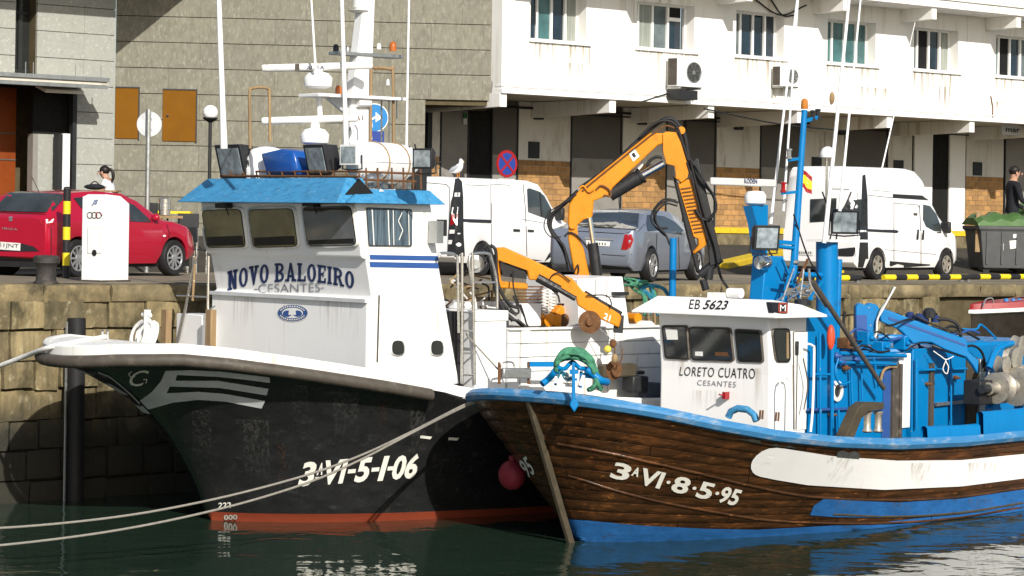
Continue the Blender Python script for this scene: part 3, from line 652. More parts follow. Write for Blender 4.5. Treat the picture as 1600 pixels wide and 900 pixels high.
window(B1, bw, [(318,329),(378,327),(386,385),(326,386)], 'pane_olive', low=.28); window(B1, bw, [(391,328),(459,326),(467,384),(399,386)], 'pane_olive', low=.26)
w3 = window(B1, bw, [(475,324),(550,322),(559,382),(484,384)], 'pane_blue', low=.15)
drop('blind', MT['blackink'], B1, bw, [[(477,325),(550,323),(551,328),(520,327),(505,330),(478,329)]], .036, 40, w3)
w4 = window(B1, bw, [(571,325),(641,328),(641,384),(575,383)], 'curtain', r=.06, fr=1.5)
drop('curtain_fold', MT['bwhite2'], B1, bw, stroke([(579,327),(582,383)], 1.5) + stroke([(604,328),(606,383)], 1.5) + stroke([(612,328),(613,383)], 1.2) + stroke([(636,330),(637,383)], 1.2) + stroke([(626,332),(620,345),(627,360),(621,375)], 1.2), .036, 40, w4)
for v0, v1 in ((398, 405.5), (409, 417.5)):
    drop('stripe', MT['navy2'], B1, bw, [[(577, v0), (684, v0 + 2), (685, v1 + 2), (578, v1)]], .006)
for u_ in (621, 682): window(B1, bw, [(u_-9, 533), (u_+7, 533), (u_+8, 553), (u_-9, 553)], 'darkglass', r=.4, fr=3, nm='porthole')
drop('corner_trim', MT['rub'], B1, bw, stroke([(592, 461), (589, 566)], 2.6), .008)
# slab serif name on an arch
def glyph(ch):
    S_, h = .24, .13
    def rect(x0, y0, x1, y1): return [(x0, y0), (x1, y0), (x1, y1), (x0, y1)]
    def stem(x): return [rect(x, 0, x+S_, 1), rect(x-.09, 0, x+S_+.09, h), rect(x-.09, 1-h, x+S_+.09, 1)]
    def arc(cx, cy, rx, ry, a0, a1, w_, n=8):
        out = []
        for k in range(n):
            a, b = R(a0+(a1-a0)*k/n), R(a0+(a1-a0)*(k+1)/n)
            out.append([(cx+rx*math.cos(a), cy+ry*math.sin(a)), (cx+rx*math.cos(b), cy+ry*math.sin(b)), (cx+(rx-w_)*math.cos(b), cy+(ry-h)*math.sin(b)), (cx+(rx-w_)*math.cos(a), cy+(ry-h)*math.sin(a))])
        return out
    if ch == 'N': return stem(.09) + [rect(.58, 0, .58+S_, 1), rect(.5, 1-h, .9, 1), [(.09, 1), (.36, 1), (.82, 0), (.56, 0)]], .92
    if ch == 'O': return arc(.4, .5, .4, .5, 0, 360, .24, 20), .8
    if ch == 'V': return [[(.06,1),(.32,1),(.53,.3),(.42,0),(.36,0)], [(.55,1),(.78,1),(.48,0),(.36,0)], rect(-.02,1-h,.4,1), rect(.48,1-h,.86,1)], .84
    if ch == 'B': return stem(.09) + arc(.42,.745,.38,.255,-90,90,.22) + arc(.42,.27,.42,.27,-90,90,.22) + [rect(.3,1-h,.45,1), rect(.3,0,.45,h), rect(.3,.45,.45,.57)], .84
    if ch == 'A': return [[(.12,0),(.3,0),(.5,.78),(.42,1),(.38,1)], [(.62,0),(.88,0),(.56,1),(.38,1)], rect(.24,.22,.72,.35), rect(-.02,0,.38,h), rect(.56,0,.98,h)], .96
    if ch == 'L': return stem(.09) + [rect(.3,0,.76,h), rect(.62,0,.76,.33)], .78
    if ch == 'E': return stem(.09) + [rect(.3,0,.76,h), rect(.62,0,.76,.3), rect(.3,1-h,.76,1), rect(.62,.7,.76,1), rect(.3,.44,.58,.57), rect(.47,.36,.58,.65)], .78
    if ch == 'I': return stem(.09), .42
    if ch == 'R': return stem(.09) + arc(.42,.72,.38,.28,-90,90,.22) + [rect(.3,1-h,.45,1), rect(.3,.44,.45,.57), [(.42,.48),(.62,.5),(.92,0),(.66,0)], rect(.62,0,.98,h)], .96
def slab(word, gap=.1):
    x = 0; out = []
    for ch in word:
        if ch == ' ': x += .42; continue
        ps, w_ = glyph(ch); out += [[(px_ + x, py_) for px_, py_ in p] for p in ps]; x += w_ + gap
    return out, x - gap

q = [(356, 424), (554, 425), (554, 452), (356, 455)]
def arch(x, y): return (x, y + .0)
W_ = slab('NOVO BALOEIRO')[1]; x_off = slab('NOVO')[1] + .1 + .42
for word, dx in (('NOVO', 0), ('BALOEIRO', x_off)):
    for k, ch in enumerate(word):
        A = []; x0_ = dx + (slab(word[:k])[1] + .1 if k else 0)
        for p in glyph(ch)[0]:
            P_ = []
            for i in range(len(p)):
                a, b = p[i], p[(i + 1) % len(p)]; m_ = max(1, int(abs(b[0]-a[0]) / .15))
                P_ += [(a[0] + x0_ + (b[0]-a[0]) * j / m_, a[1] + (b[1]-a[1]) * j / m_) for j in range(m_)]
            A.append([(bil(q, x / W_, y)[0], bil(q, x / W_, y)[1] - 14 * (1 - (2 * x / W_ - 1.0) ** 2)) for x, y in P_])
        drop('letter', MT['navy'], B1, bw, A, .008, 14)
letter('port_lettering', 'CESANTES', MT['grey'], B1, bw, [(404, 444), (501, 442), (501, 456), (404, 458)], bold=-.004)
drop('port_lettering', MT['grey'], B1, bw, stroke([(398, 452), (403, 452)], 1.6) + stroke([(502, 450), (507, 450)], 1.6), .008)
em = drop('round_badge', MT['bwhite2'], B1, bw, [ell(458, 489, 25, 14)], .006)
drop('badge_ring', MT['navy2'], B1, bw, [ell(458, 489, 23.5, 12.8)], .009, 14, em); drop('badge_field', MT['bwhite'], B1, bw, [ell(458, 489, 16.5, 8.2)], .011, 14, em)
drop('badge_sea', MT['navy2'], B1, bw, [ell(450, 490, 7, 5), ell(466, 490, 7, 5)], .013, 14, em); drop('badge_ship', MT['bwhite'], B1, bw, [[(453,484),(458,481),(463,484),(464,492),(452,492)]], .015, 14, em)
letter('badge_text', 'ESPERANZA', MT['letw'], B1, bw, [(441, 478.5), (475, 478.5), (471, 482), (445, 482)], .012, parent=em, warp=lambda x, y: (x, y + 1.6*(1-(2*x-1)**2) - .9)) if False else drop('badge_text', MT['letw'], B1, bw, sum([stroke([(458 + 20*math.cos(R(a)), 489 - 10.5*math.sin(R(a))), (458 + 20*math.cos(R(a+7)), 489 - 10.5*math.sin(R(a+7)))], 2.2) for a in list(range(20, 160, 11)) + list(range(200, 340, 11))], []), .013, 14, em)
# roof brow
zr0, zr1 = 4.45, 4.80
yb0 = B1.x(540, 317, 1.0).y; rl = B1.y(294, 320, .62).x; rr = B1.x(688, 321, 2.0)
fb = G(); fb.add([(-1.96,.60,zr0),(2.04,.60,zr0),(2.04,1.25,zr0),(-1.96,1.25,zr0),(-1.72,.98,zr1),(1.74,.98,zr1),(1.74,1.25,zr1),(-1.72,1.25,zr1)], [(0,1,2,3),(4,5,6,7),(0,1,5,4),(1,2,6,5),(2,3,7,6),(3,0,4,7)])
fb.build('roof_brow', MT['blue'], B1, bevel=.012)
sb = G(); sb.add([(2.12,.72,zr0+.004),(2.12,2.42,zr0+.004),(1.5,2.42,zr0+.004),(1.5,.72,zr0+.004),(1.9,1.10,zr0+.2),(1.9,2.30,zr0+.2),(1.5,2.30,zr0+.2),(1.5,1.10,zr0+.2)], [(0,1,2,3),(4,5,6,7),(0,1,5,4),(1,2,6,5),(2,3,7,6),(3,0,4,7)])
G().v; sb.build('roof_brow', MT['blue'], B1, bevel=.012)
G().box(-1.9, 1.5, 1.251, 2.3, zr0 - .02, zr0 + .2).build('roof', MT['bwhite2'], B1)

bb_ = bvh_of([o for o in B1.o.children if o.name.startswith('roof_brow')], B1)
drop('brow_opening', MT['black'], B1, bb_, [[(538,305),(560,279),(571,279),(583,303)]], .012)
for q in ([(574,284),(586,284),(600,300),(584,301)], [(603,287),(612,287),(622,303),(612,304)]): o = drop('roof_plate', MT['bwhite'], B1, bb_, [q], .014); drop('plate_mark', MT['blue2'], B1, bb_, stroke([((q[0][0]+q[3][0])/2+3, (q[0][1]+q[3][1])/2), ((q[1][0]+q[2][0])/2-3, (q[1][1]+q[2][1])/2)], 2.5), .018, 14, o)
# ---------------------------------------------------------------- brown wooden boat
_p = EYEP + ray(908, 846) * (-EYE / ray(908, 846).z)
B2 = Thing('fishing_boat', 'brown planked wooden fishing boat with blue gunwale and small white pilothouse', 'fishing boat', (_p.x, _p.y, 0), 50, 'fishing boats moored at the quay')
B1.o['group'] = 'fishing boats moored at the quay'
Z2 = [(-1.2, 1.93), (-.95, 1.87), (-.4, 1.75), (.35, 1.58), (1.3, 1.41), (2.5, 1.27), (4, 1.16), (5.8, 1.10), (7.6, 1.09), (9.5, 1.16), (12, 1.4)]
WB2 = [(0, .0), (.12, .17), (.3, .35), (.6, .58), (1.1, .86), (1.9, 1.22), (2.65, 1.5), (4.2, 1.97), (7.4, 2.28), (12, 2.2)]
H2 = Hull(-1.13, 10.5, hb_fn(-1.13, 2.4, 5.5, 2.4, .34), lambda s: lerp_tab(WB2, s), lambda s: lerp_tab(Z2, s), lambda h: h, lambda h: h ** .9)
hs2 = [-.35] + [k / 13 for k in range(14)]
hull2 = strip(G(), [H2.ring(h, -.012) for h in hs2]).build('hull', [MT['plankdark']], B2, smooth=60); bv2 = bvh_of([hull2], B2)
rg = random.Random(5); nP = 13
for side in (1, -1):
    for k in range(nP):
        h0, h1 = k / nP + (.001 if k else 0), (k + 1) / nP - .001; o_ = rg.uniform(.0, .003); N_ = 44
        cuts = [0] + sorted(rg.sample(range(8, N_ - 4), 2)) + [N_]
        for c0, c1 in zip(cuts, cuts[1:]):
            ts_ = [i / N_ for i in range(c0, c1 + 1)]; ts_[-1] -= .0012
            rows = [[H2.P(t, h0 + .0006, side, -.006) for t in ts_], [H2.P(t, h0 + .003, side, o_) for t in ts_], [H2.P(t, (h0 + h1) / 2, side, o_ + .002) for t in ts_], [H2.P(t, h1 - .003, side, o_) for t in ts_], [H2.P(t, h1 - .0006, side, -.006) for t in ts_]]
            strip(G(), rows).build('plank', MT['hullblue'] if k == 0 else MT['hullwood'], B2, smooth=40)
# blue gunwale
g = G(); strip(g, [H2.ring(1, -.02, -.02), H2.ring(1, .06, .0), H2.ring(1, .10, .06), H2.ring(1, .095, .10), H2.ring(1, .04, .145), H2.ring(1, -.14, .14), H2.ring(1, -.15, .02)]).build('gunwale', MT['blueworn'], B2, smooth=35)
ring = H2.ring(.72, -.05); g = G(); g.add([(p.x, p.y, p.z) for p in ring], [(i, i + 1, len(ring) - 2 - i, len(ring) - 1 - i) for i in range(len(ring) // 2 - 1)]); g.build('deck', MT['deck'], B2)
a, b = H2.P(0, 1), H2.P(0, -.35)
g = G(); d = (a - b).normalized(); n_ = Vector((0, -d.z, d.y)); n_ = n_ if n_.y < 0 else -n_
for hw, f0, f1 in ((.03, -.05, .045),): g.loft([[p + Vector((-hw, 0, 0)) + n_ * f0, p + Vector((-hw * .8, 0, 0)) + n_ * f1, p + Vector((hw * .8, 0, 0)) + n_ * f1, p + Vector((hw, 0, 0)) + n_ * f0] for p in (a + d * .02, b.lerp(a, .12))])
g.build('stem_post', MT['stempost'], B2)
def on_hull(bv, T, pts, off):
    out = []
    for u, v in pts:
        h = bv.ray_cast(EYEP, ray(u, v).normalized())
        if h[0] is not None: n = h[1] if h[1].dot(ray(u, v)) < 0 else -h[1]; out.append(T.I @ (h[0] + n * off))
    return out
for pts, r_, m in (([(872,693),(930,703),(1000,718),(1100,741),(1180,760),(1270,776),(1400,781),(1500,776),(1596,762)], .024, 'hullwood'), ([(888,742),(960,765),(1030,783),(1120,800),(1200,812),(1300,817),(1400,816),(1500,808),(1596,792)], .022, 'hullwood'),
                   ([(1300,802),(1400,806),(1500,800),(1596,785)], .03, 'stempost')):
    q = on_hull(bv2, B2, [tuple(p)[:2] for p in curve([(u, v, 0) for u, v in pts], 5)], .004)
    if len(q) > 2: G().tube(q, r_, 8).build('rubbing_strake', MT[m], B2, smooth=60)
drop('white_band', MT['bwhite'], B2, bv2, [[(1225,699),(1212,697.5),(1200,698.5),(1189,703),(1180,710),(1174.5,717),(1172,724),(1172,730),(1174.5,735.5),(1179,739.5),(1186,742.5),(1210,747.5),(1260,756),(1380,764),(1500,759),(1605,746),(1605,708),(1500,718),(1400,718.5),(1300,711)]], .028)
drop('blue_waterline', MT['hullblue'], B2, bv2, [[(880,810),(915,811),(1000,819),(1100,824),(1200,826),(1262,823),(1330,819),(1330,846),(1200,852),(905,856),(880,840)]], .024)
drop('blue_topside', MT['hullblue'], B2, bv2, [[(1285,778),(1400,784),(1500,778),(1605,763),(1605,790),(1500,802),(1400,808),(1300,806),(1264,803),(1270,788)]], .026)
drop('tar_patch', mat('tar patch', (.035,.04,.032), .85, var=.3, scale=9, bump=.4), B2, bv2, [[(1152,684),(1165,668),(1243,683),(1243,699),(1200,694)]], .028)
drop('tin_patch', mat('tin patch', (.10,.105,.10), .5, .4, var=.3, scale=9), B2, bv2, [[(1306,697),(1342,699),(1340,716),(1305,713)]], .029)
reg = [(962, 719), (1160, 764), (1148, 789), (952, 744)]
for body, x0, x1, y0_, y1_ in (('3', 0, .14, 0, 1), ('A', .15, .205, .4, .95), ('VI', .215, .395, 0, 1), ('.', .425, .455, .4, .6), ('8', .475, .605, 0, 1), ('.', .63, .66, .4, .6), ('5', .675, .79, 0, 1), ('.', .81, .84, .4, .6), ('95', .85, 1.0, 0, 1)):
    letter('registration', body, MT['letw'], B2, bv2, [bil(reg, x0, y1_), bil(reg, x1, y1_), bil(reg, x1, y0_), bil(reg, x0, y0_)], .027, bold=.03, shear=.0)
letter('registration', '5-95', MT['letw'], B2, bv2, [(801, 728), (824, 710), (839, 738), (820, 753)], .027, bold=.02)
# pilothouse
yf = 2.95
pp = G().prism([(yf, 1.0), (yf, 2.15), (yf - .07, 3.0), (yf + .9, 3.0), (yf + .9, 1.0)], 0, -.93, .98).build('pilothouse', MT['bwhite'], B2, smooth=0, bevel=.03); bp2 = bvh_of([pp], B2)
g = G(); yr_ = B2.hit(1293, 500, 0, 1.32).y; ov = [(-1.24, yf - .30), (1.26, yf - .30), (1.32, yr_), (-1.24, yr_ - .2)]; tp = [(-.96, yf - .05), (1.0, yf - .05), (1.06, yr_ - .25), (-.96, yr_ - .3)]
g.add([(x, y, 2.955) for x, y in ov] + [(x, y, 2.985) for x, y in ov] + [(x, y, 3.20 if i < 2 else 3.12) for i, (x, y) in enumerate(tp)], [(0,3,2,1)] + [(i, (i+1)%4, 4+(i+1)%4, 4+i) for i in range(4)] + [(4+i, 4+(i+1)%4, 8+(i+1)%4, 8+i) for i in range(4)] + [(8,9,10,11)])
rf2 = g.build('pilothouse_roof', MT['bwhite'], B2, smooth=0, bevel=.012); br2 = bvh_of([rf2], B2)
PW = lambda pts: Z(1000, 440, 3.6, pts)
for q, lw in ((PW([(135,255),(262,255),(275,430),(155,422)]), None), (PW([(288,262),(505,268),(525,440),(305,432)]), .2), (PW([(545,275),(675,282),(690,445),(565,440)]), None)):
    o = window(B2, bp2, q, 'darkglass', r=.1, fr=3, fm='rub')
    if lw is None and q[0][0] < 1045: drop('paper', MT['bwhite2'], B2, bp2, [PW([(150,262),(218,268),(222,325),(160,325)])], .036, 40, o)
    elif lw: drop('wheel_top', MT['rust'], B2, bp2, [PW([(430,395),(500,395),(510,420),(430,415)]), ], .036, 40, o); drop('shelf_item', MT['bwhite2'], B2, bp2, [PW([(318,392),(362,392),(362,418),(318,415)])], .036, 40, o)
o = window(B2, bp2, PW([(742,272),(830,270),(832,445),(765,445)]), 'darkglass', r=.2, fr=2.5, fm='rub'); drop('inner_post', MT['wood'], B2, bp2, [PW([(812,285),(824,285),(826,432),(812,432)])], .036, 40, o)
letter('name_lettering', 'LORETO CUATRO', MT['blackink'], B2, bp2, PW([(230,478),(650,488),(648,548),(222,528)]), bold=.0, space=1.12)
letter('port_lettering', 'CESANTES', MT['grey'], B2, bp2, PW([(325,553),(542,563),(540,595),(322,582)]), bold=-.002, space=1.15)
letter('call_sign', 'EB', MT['blackink'], B2, br2, PW([(285,102),(345,104),(335,158),(275,154)]), bold=.0, shear=.0, space=1.05)
letter('call_sign', '5623', MT['blackink'], B2, br2, PW([(365,104),(502,108),(490,160),(352,158)]), bold=.02, shear=.2)
drop('roof_board', MT['blackink'], B2, br2, [PW([(712,118),(830,122),(828,182),(725,178)])], .012); letter('roof_letter', 'M', MT['letw'], B2, br2, PW([(785,136),(818,136),(816,172),(785,172)]), .016)
drop('roof_letter_rim', MT['buoy'], B2, br2, stroke(PW([(778,130),(824,131),(823,178),(778,177),(778,130)]), 1), .017)
p = B2.hit(*PW([(482,640)])[0], 1, yf - .06)
G().box(p.x - .025, p.x + .025, p.y - .05, p.y + .055, p.z - .05, p.z + .05).tube([(p.x, p.y - .05, p.z), (p.x, p.y - .16, p.z + .02)], .012, 6).build('red_lamp', MT['lamp'], B2)
# white side door with its handrail
drop('door_leaf', MT['bwhite2'], B2, bp2, [PW([(862,282),(938,280),(930,830),(865,835)])], .014); 
drop('door_seam', MT['rub'], B2, bp2, stroke(PW([(858,280),(860,830)]), 1) + stroke(PW([(880,340),(872,830)]), 1.6) + stroke(PW([(860,282),(938,280)]), 1), .018)
drop('door_window', MT['darkglass'], B2, bp2, [rquad(*PW([(866,335),(888,335),(886,415),(866,415)]), .15)], .019)
def pipe(name, T, ax, val, pts, r_, m, n=4, **k): return G().tube(curve([T.hit(u, v, ax, val) for u, v in pts], n), r_, 8).build(name, MT[m], T, smooth=60, **k)
pipe('handrail', B2, 0, 1.10, PW([(780,800),(782,600),(800,545),(838,555),(840,690),(838,815)]), .014, 'bwhite')
pipe('handrail', B2, 0, 1.12, PW([(945,350),(972,362),(980,400),(972,700),(960,845)]), .018, 'bwhite')
# blue engine casing
C2 = lambda pts: Z(1240, 420, 3, pts)
G().box(-.9, .985, yf + .902, 4.6, .9, 2.945).build('casing', MT['blue2'], B2, bevel=.015)
zc2 = B2.x(1350, 562, 1.0).z
c2 = G().box(-.9, 1.0, 4.602, 6.55, .9, zc2).build('casing', MT['blue2'], B2, bevel=.015)
yc3 = B2.x(1440, 560, 1.02).y; yc4 = B2.x(1512, 560, 1.02).y; zc3 = B2.x(1470, 543, 1.02).z
c3 = G().box(-.9, 1.02, yc3 - .25, yc4, .9, zc3).build('casing', MT['blue2'], B2, bevel=.015)
G().box(-.9, .95, yc4, yc4 + 2.6, .9, B2.x(1560, 534, 1.0).z).build('casing', MT['blue2'], B2, bevel=.05)
bc = bvh_of([c2, c3], B2)
yy = B2.x(1415, 600, 1.03).y; G().box(.9, 1.03, yy - .17, yy + .14, B2.x(1415, 668, 1.0).z, B2.x(1415, 552, 1.0).z).build('white_panel', MT['bwhite'], B2, bevel=.008)
yy = B2.x(1404, 600, 1.06).y; G().box(.95, 1.06, yy - .14, yy + .02, .9, B2.x(1404, 565, 1.0).z).box(.95, 1.08, yy + .03, yy + .09, .9, B2.x(1404, 568, 1.0).z).build('timber_guard', MT['rub'], B2, bevel=.006)
yy = B2.x(1455, 600, 1.04).y; G().box(1.0, 1.06, yy - .05, yy + .06, B2.x(1455, 665, 1.0).z, B2.x(1455, 567, 1.0).z).build('slide_rail', MT['rub'], B2)
yy = B2.x(1519, 600, 1.05).y; G().box(.9, 1.06, yy - .16, yy + .14, .9, B2.x(1519, 558, 1.0).z).build('timber_guard', MT['stempost'], B2, bevel=.008)
p = B2.x(1524, 607, 1.1); G().ball((1.1, p.y, p.z), .055, 10, 8, (1, 1, 2.8)).build('float', MT['buoy'], B2)
yy = B2.x(1532, 600, 1.08).y; G().box(.9, 1.1, yy - .05, yy + .12, .9, B2.x(1534, 560, 1.0).z).build('timber_guard', MT['metal'], B2, bevel=.008)
G().bar(B2.x(1462, 632, 1.06), B2.x(1512, 627, 1.06), .035, .05).build('guard_rail', MT['metal'], B2)
G().bar(B2.x(1262, 640, 1.05), B2.x(1380, 637, 1.05), .02, .035).build('guard_rail', MT['navy2'], B2)
p = B2.x(1306, 611, 1.0); G().lathe((.985, p.y, p.z), [(.15, 0), (.15, .05), (.10, .06), (.095, .03), (.0, .03)], 18, 'x').build('porthole', MT['bwhite2'], B2); G().lathe((1.017, p.y, p.z), [(.095, 0), (.0, .001)], 16, 'x').build('porthole_glass', MT['darkglass'], B2)
pipe('hose', B2, 0, 1.06, C2([(405,540),(420,480),(450,460),(480,462)]), .022, 'wood')
G().tube([B2.x(1300, 520, 1.08), B2.x(1300, 690, 1.08)], .03, 8).tube([B2.x(1303, 690, 1.3), B2.x(1301, 655, 1.3)], .014, 6).build('deck_pipe', MT['blue2'], B2)
drop('door_shadow_panel', MT['navy2'], B2, bc, [[(1380,578),(1401,575),(1400,690),(1376,690)]], .01)
# raised blue bulwark along the working deck
def wall_strip(y0_, y1_, dz, name):
    ts_ = [i / 200 for i in range(201)]; sel = [t for t in ts_ if y0_ <= H2.P(t, 1).y <= y1_]
    rows = [[H2.P(t, 1, 1, o_, z_) for t in sel] for o_, z_ in ((.03, .14), (.02, dz - .03), (-.01, dz), (-.06, dz), (-.09, dz - .03), (-.09, .1))]
    strip(G(), rows).build(name, MT['blue2'], B2, smooth=50)
ya, yb = 4.75, 6.35
wall_strip(ya, yb - .05, .30, 'raised_bulwark'); wall_strip(yb - .06, 10.4, .47, 'raised_bulwark')
# masts, lights, antennas
m1 = G().tube([B2.x(1238, 450, 0), B2.x(1257, 172, 0)], [.06, .045], 10); 
m1.bar(B2.x(1254, 190, 0), B2.x(1278, 183, 0), .04, .05).bar(B2.x(1247, 248, 0), B2.x(1232, 250, 0), .04, .04).bar(B2.x(1244, 300, 0), B2.x(1222, 302, 0), .04, .04).bar(B2.x(1240, 380, 0), B2.x(1216, 378, 0), .05, .06)
m1.tube([B2.x(1215, 428, 0), B2.x(1290, 430, 0)], .04, 8).tube([B2.x(1216, 385, 0), B2.x(1242, 388, 0)], .03, 8)
mast2 = m1.build('mast', MT['blue2'], B2, smooth=50)
p = B2.x(1257, 163, 0); G().lathe(p - Vector((0, 0, .07)), [(.05, 0), (.055, .02), (.05, .12), (.03, .15), (0, .16)], 10).build('beacon', mat('amber lamp', (.45, .16, .02), .2, coat=.5), mast2)
for (u, v), m in (((1278, 178), 'plast'), ((1270, 180), 'plast'), ((1233, 240), 'metal'), ((1224, 292), 'lamp')):
    p = B2.x(u, v, 0); G().lathe(p - Vector((0, 0, .08)), [(.045, 0), (.045, .03), (.032, .035), (.032, .12), (.045, .125), (.045, .15), (0, .16)], 8).build('lantern', MT[m], mast2)
def whip(T, ax, val, a, b, r0, r1, m='bwhite', name='whip_antenna'):
    p, q = T.hit(*a, ax, val), T.hit(*b, ax, val); q2 = p + (q - p) * 1.25; return G().tube([p, p.lerp(q, .3), q2], [r0, r0 * .8, r1], 7).build(name, MT[m], T, smooth=60)
whip(B2, 0, -.5, (1204, 350), (1243, 20), .028, .016); whip(B2, 0, -.2, (1224, 330), (1246, 10), .022, .014); whip(B2, 0, .1, (1288, 380), (1326, 5), .04, .022); whip(B2, 0, .3, (1312, 330), (1344, 5), .026, .014); whip(B2, 0, .6, (1376, 272), (1419, 82), .014, .005)
G().tube([B2.x(1290, 380, 0), B2.x(1292, 245, 0)], .016, 6).build('dome_post', MT['steel'], B2); p = B2.x(1293, 246, 0); G().lathe(p, [(.115, 0), (.12, .03), (.115, .07), (.085, .13), (.04, .16), (0, .165)], 16).build('antenna_dome', MT['bwhite'], B2, smooth=60)
rd = G().box(-.0, .0, 0, 0, 0, 0)
pr = B2.x(1180, 310, 0); G().lathe(pr - Vector((0, 0, .10)), [(.10, 0), (.155, .03), (.16, .14), (.12, .2), (.0, .21)], 14).build('radar_gearbox', MT['bwhite'], B2, smooth=40)
a_, b_ = B2.hit(1108, 283, 0, -.05), B2.hit(1214, 287, 0, -.05)
Bq = Thing.hit; aw, bw_ = B2.w(pr) + Vector((-.66, 0, .24)), B2.w(pr) + Vector((.30, 0, .22))
ra = G().bar(B2.I @ aw, B2.I @ bw_, .10, .11).build('radar_scanner', mat('scanner grey', (.52,.52,.50), .5), B2, bevel=.02)
letter('radar_lettering', 'KODEN', MT['navy'], B2, bvh_of([ra], B2), [(1163, 279), (1183, 279.5), (1183, 287), (1163, 286.5)], .01, bold=.02)
G().prism([(B2.x(u, v, 0).y, B2.x(u, v, 0).z) for u, v in [(1168,322),(1193,320),(1192,400),(1182,400),(1176,352)]], 0, -.08, .08).build('radar_stand', MT['blue2'], B2)
G().loft([[B2.x(u, v, 0) + Vector((dx, 0, 0)) for (u, v), dx in (((u0, vv), -.12), ((u1, vv), -.12), ((u1, vv), .12), ((u0, vv), .12))] for vv, u0, u1 in ((400, 1186, 1214), (475, 1180, 1222))]).build('exhaust_casing', MT['blue2'], B2, bevel=.02)
def flood(T, c, yaw, pitch, w_, h_, d_=.12, m='plast', name='floodlight', parent=None):
    M_ = Matrix.Translation(c) @ Matrix.Rotation(yaw, 4, 'Z') @ Matrix.Rotation(pitch, 4, 'X')   # lens looks along local -y
    def tr(g): g.v = [tuple(M_ @ Vector(p)) for p in g.v]; return g
    g = G(); a, b = w_ / 2, h_ / 2
    g.add([(-a,-.02,-b),(a,-.02,-b),(a,-.02,b),(-a,-.02,b),(-a*.72,d_,-b*.7),(a*.72,d_,-b*.7),(a*.72,d_,b*.7),(-a*.72,d_,b*.7),(-a,-.05,-b),(a,-.05,-b),(a,-.05,b),(-a,-.05,b)], [(4,5,6,7),(0,1,5,4),(1,2,6,5),(2,3,7,6),(3,0,4,7),(8,9,1,0),(9,10,2,1),(10,11,3,2),(11,8,0,3),(8,11,10,9)])
    f = tr(g).build(name, MT[m], parent or T, bevel=.006)
    tr(G().box(-a*.82, a*.82, -.056, -.049, -b*.8, b*.8)).build('lens', MT['lens'], f)
    tr(G().tube([(-a-.01, .03, 0), (-a-.02, .03, -b-.05), (0, .03, -b-.07), (a+.02, .03, -b-.05), (a+.01, .03, 0)], .012, 6)).build('bracket', MT['plast'], f)
    return f
MT['lens'] = mat('floodlight lens', (.25, .29, .31), .08, var=.5, scale=8, spec=.8)
flood(B2, B2.x(1196, 371, .35), R(62), R(8), .40, .36, .16); flood(B2, B2.x(1320, 345, .2), R(35), R(25), .42, .40)
p = B2.x(1192, 410, .15); G().lathe(p, [(.0, -.1), (.1, -.09), (.12, 0), (.1, .1), (0, .11)], 12, 'y').build('searchlight', MT['chrome'], B2)
pm2 = G().tube([B2.x(1292, 378, 0), B2.x(1292, 560, 0)], .165, 18).tube([B2.x(1311, 405, .12), B2.x(1306, 560, .12)], .05, 8).build('exhaust_column', MT['blue2'], B2, smooth=50)
G().box(-.22, .22, B2.x(1278, 378, 0).y, B2.x(1345, 378, 0).y, B2.x(1300, 378, 0).z, B2.x(1300, 374, 0).z).build('column_plate', MT['bwhite2'], B2)
for pts in ([(1240,335),(1262,400),(1285,440)], [(1285,300),(1300,350),(1290,400)], [(1330,300),(1310,350),(1305,400)], [(1200,390),(1220,420),(1245,445)]): pipe('cable', B2, 0, .05, pts, .012, 'rubber')
dr = G().tube([B2.x(1270, 440, 1.25), B2.x(1381, 607, 1.25)], .036, 10); dr.build('derrick_pole', MT['rub'], B2, smooth=60)
pipe('stay_wire', B2, 0, 1.2, [(1264, 420), (1268, 445), (1290, 480)], .018, 'steel')
p = B2.x(1298, 527, 1.2); G().ball(p, .06, 12, 10, (1, 1, 3)).build('float', MT['buoy'], B2)
for (u0, v0), (u1, v1) in (((1214, 470), (1250, 445)), ((1222, 470), (1240, 420)), ((1230, 470), (1270, 440)), ((1250, 470), (1256, 420)), ((1236, 455), (1262, 462))): G().tube([B2.x(u0, v0, .5), B2.x(u1, v1, .5)], .014, 6).build('roof_strut', MT['steel'], B2)
p = B2.x(1254, 472, .6); G().lathe(p - Vector((0, 0, .05)), [(.12, 0), (.12, .08), (.06, .1), (0, .1)], 12).build('roof_horn', MT['plast'], B2)
p = B2.y(1115, 460, yf); G().box(p.x - .18, p.x + .1, yf + .1, yf + .3, 3.19, 3.27).build('roof_light_base', MT['bwhite2'], B2); G().tube([(p.x + .12, yf + .2, 3.27), (p.x + .34, yf + .2, 3.27)], .07, 12).build('roof_light', MT['bwhite'], B2)
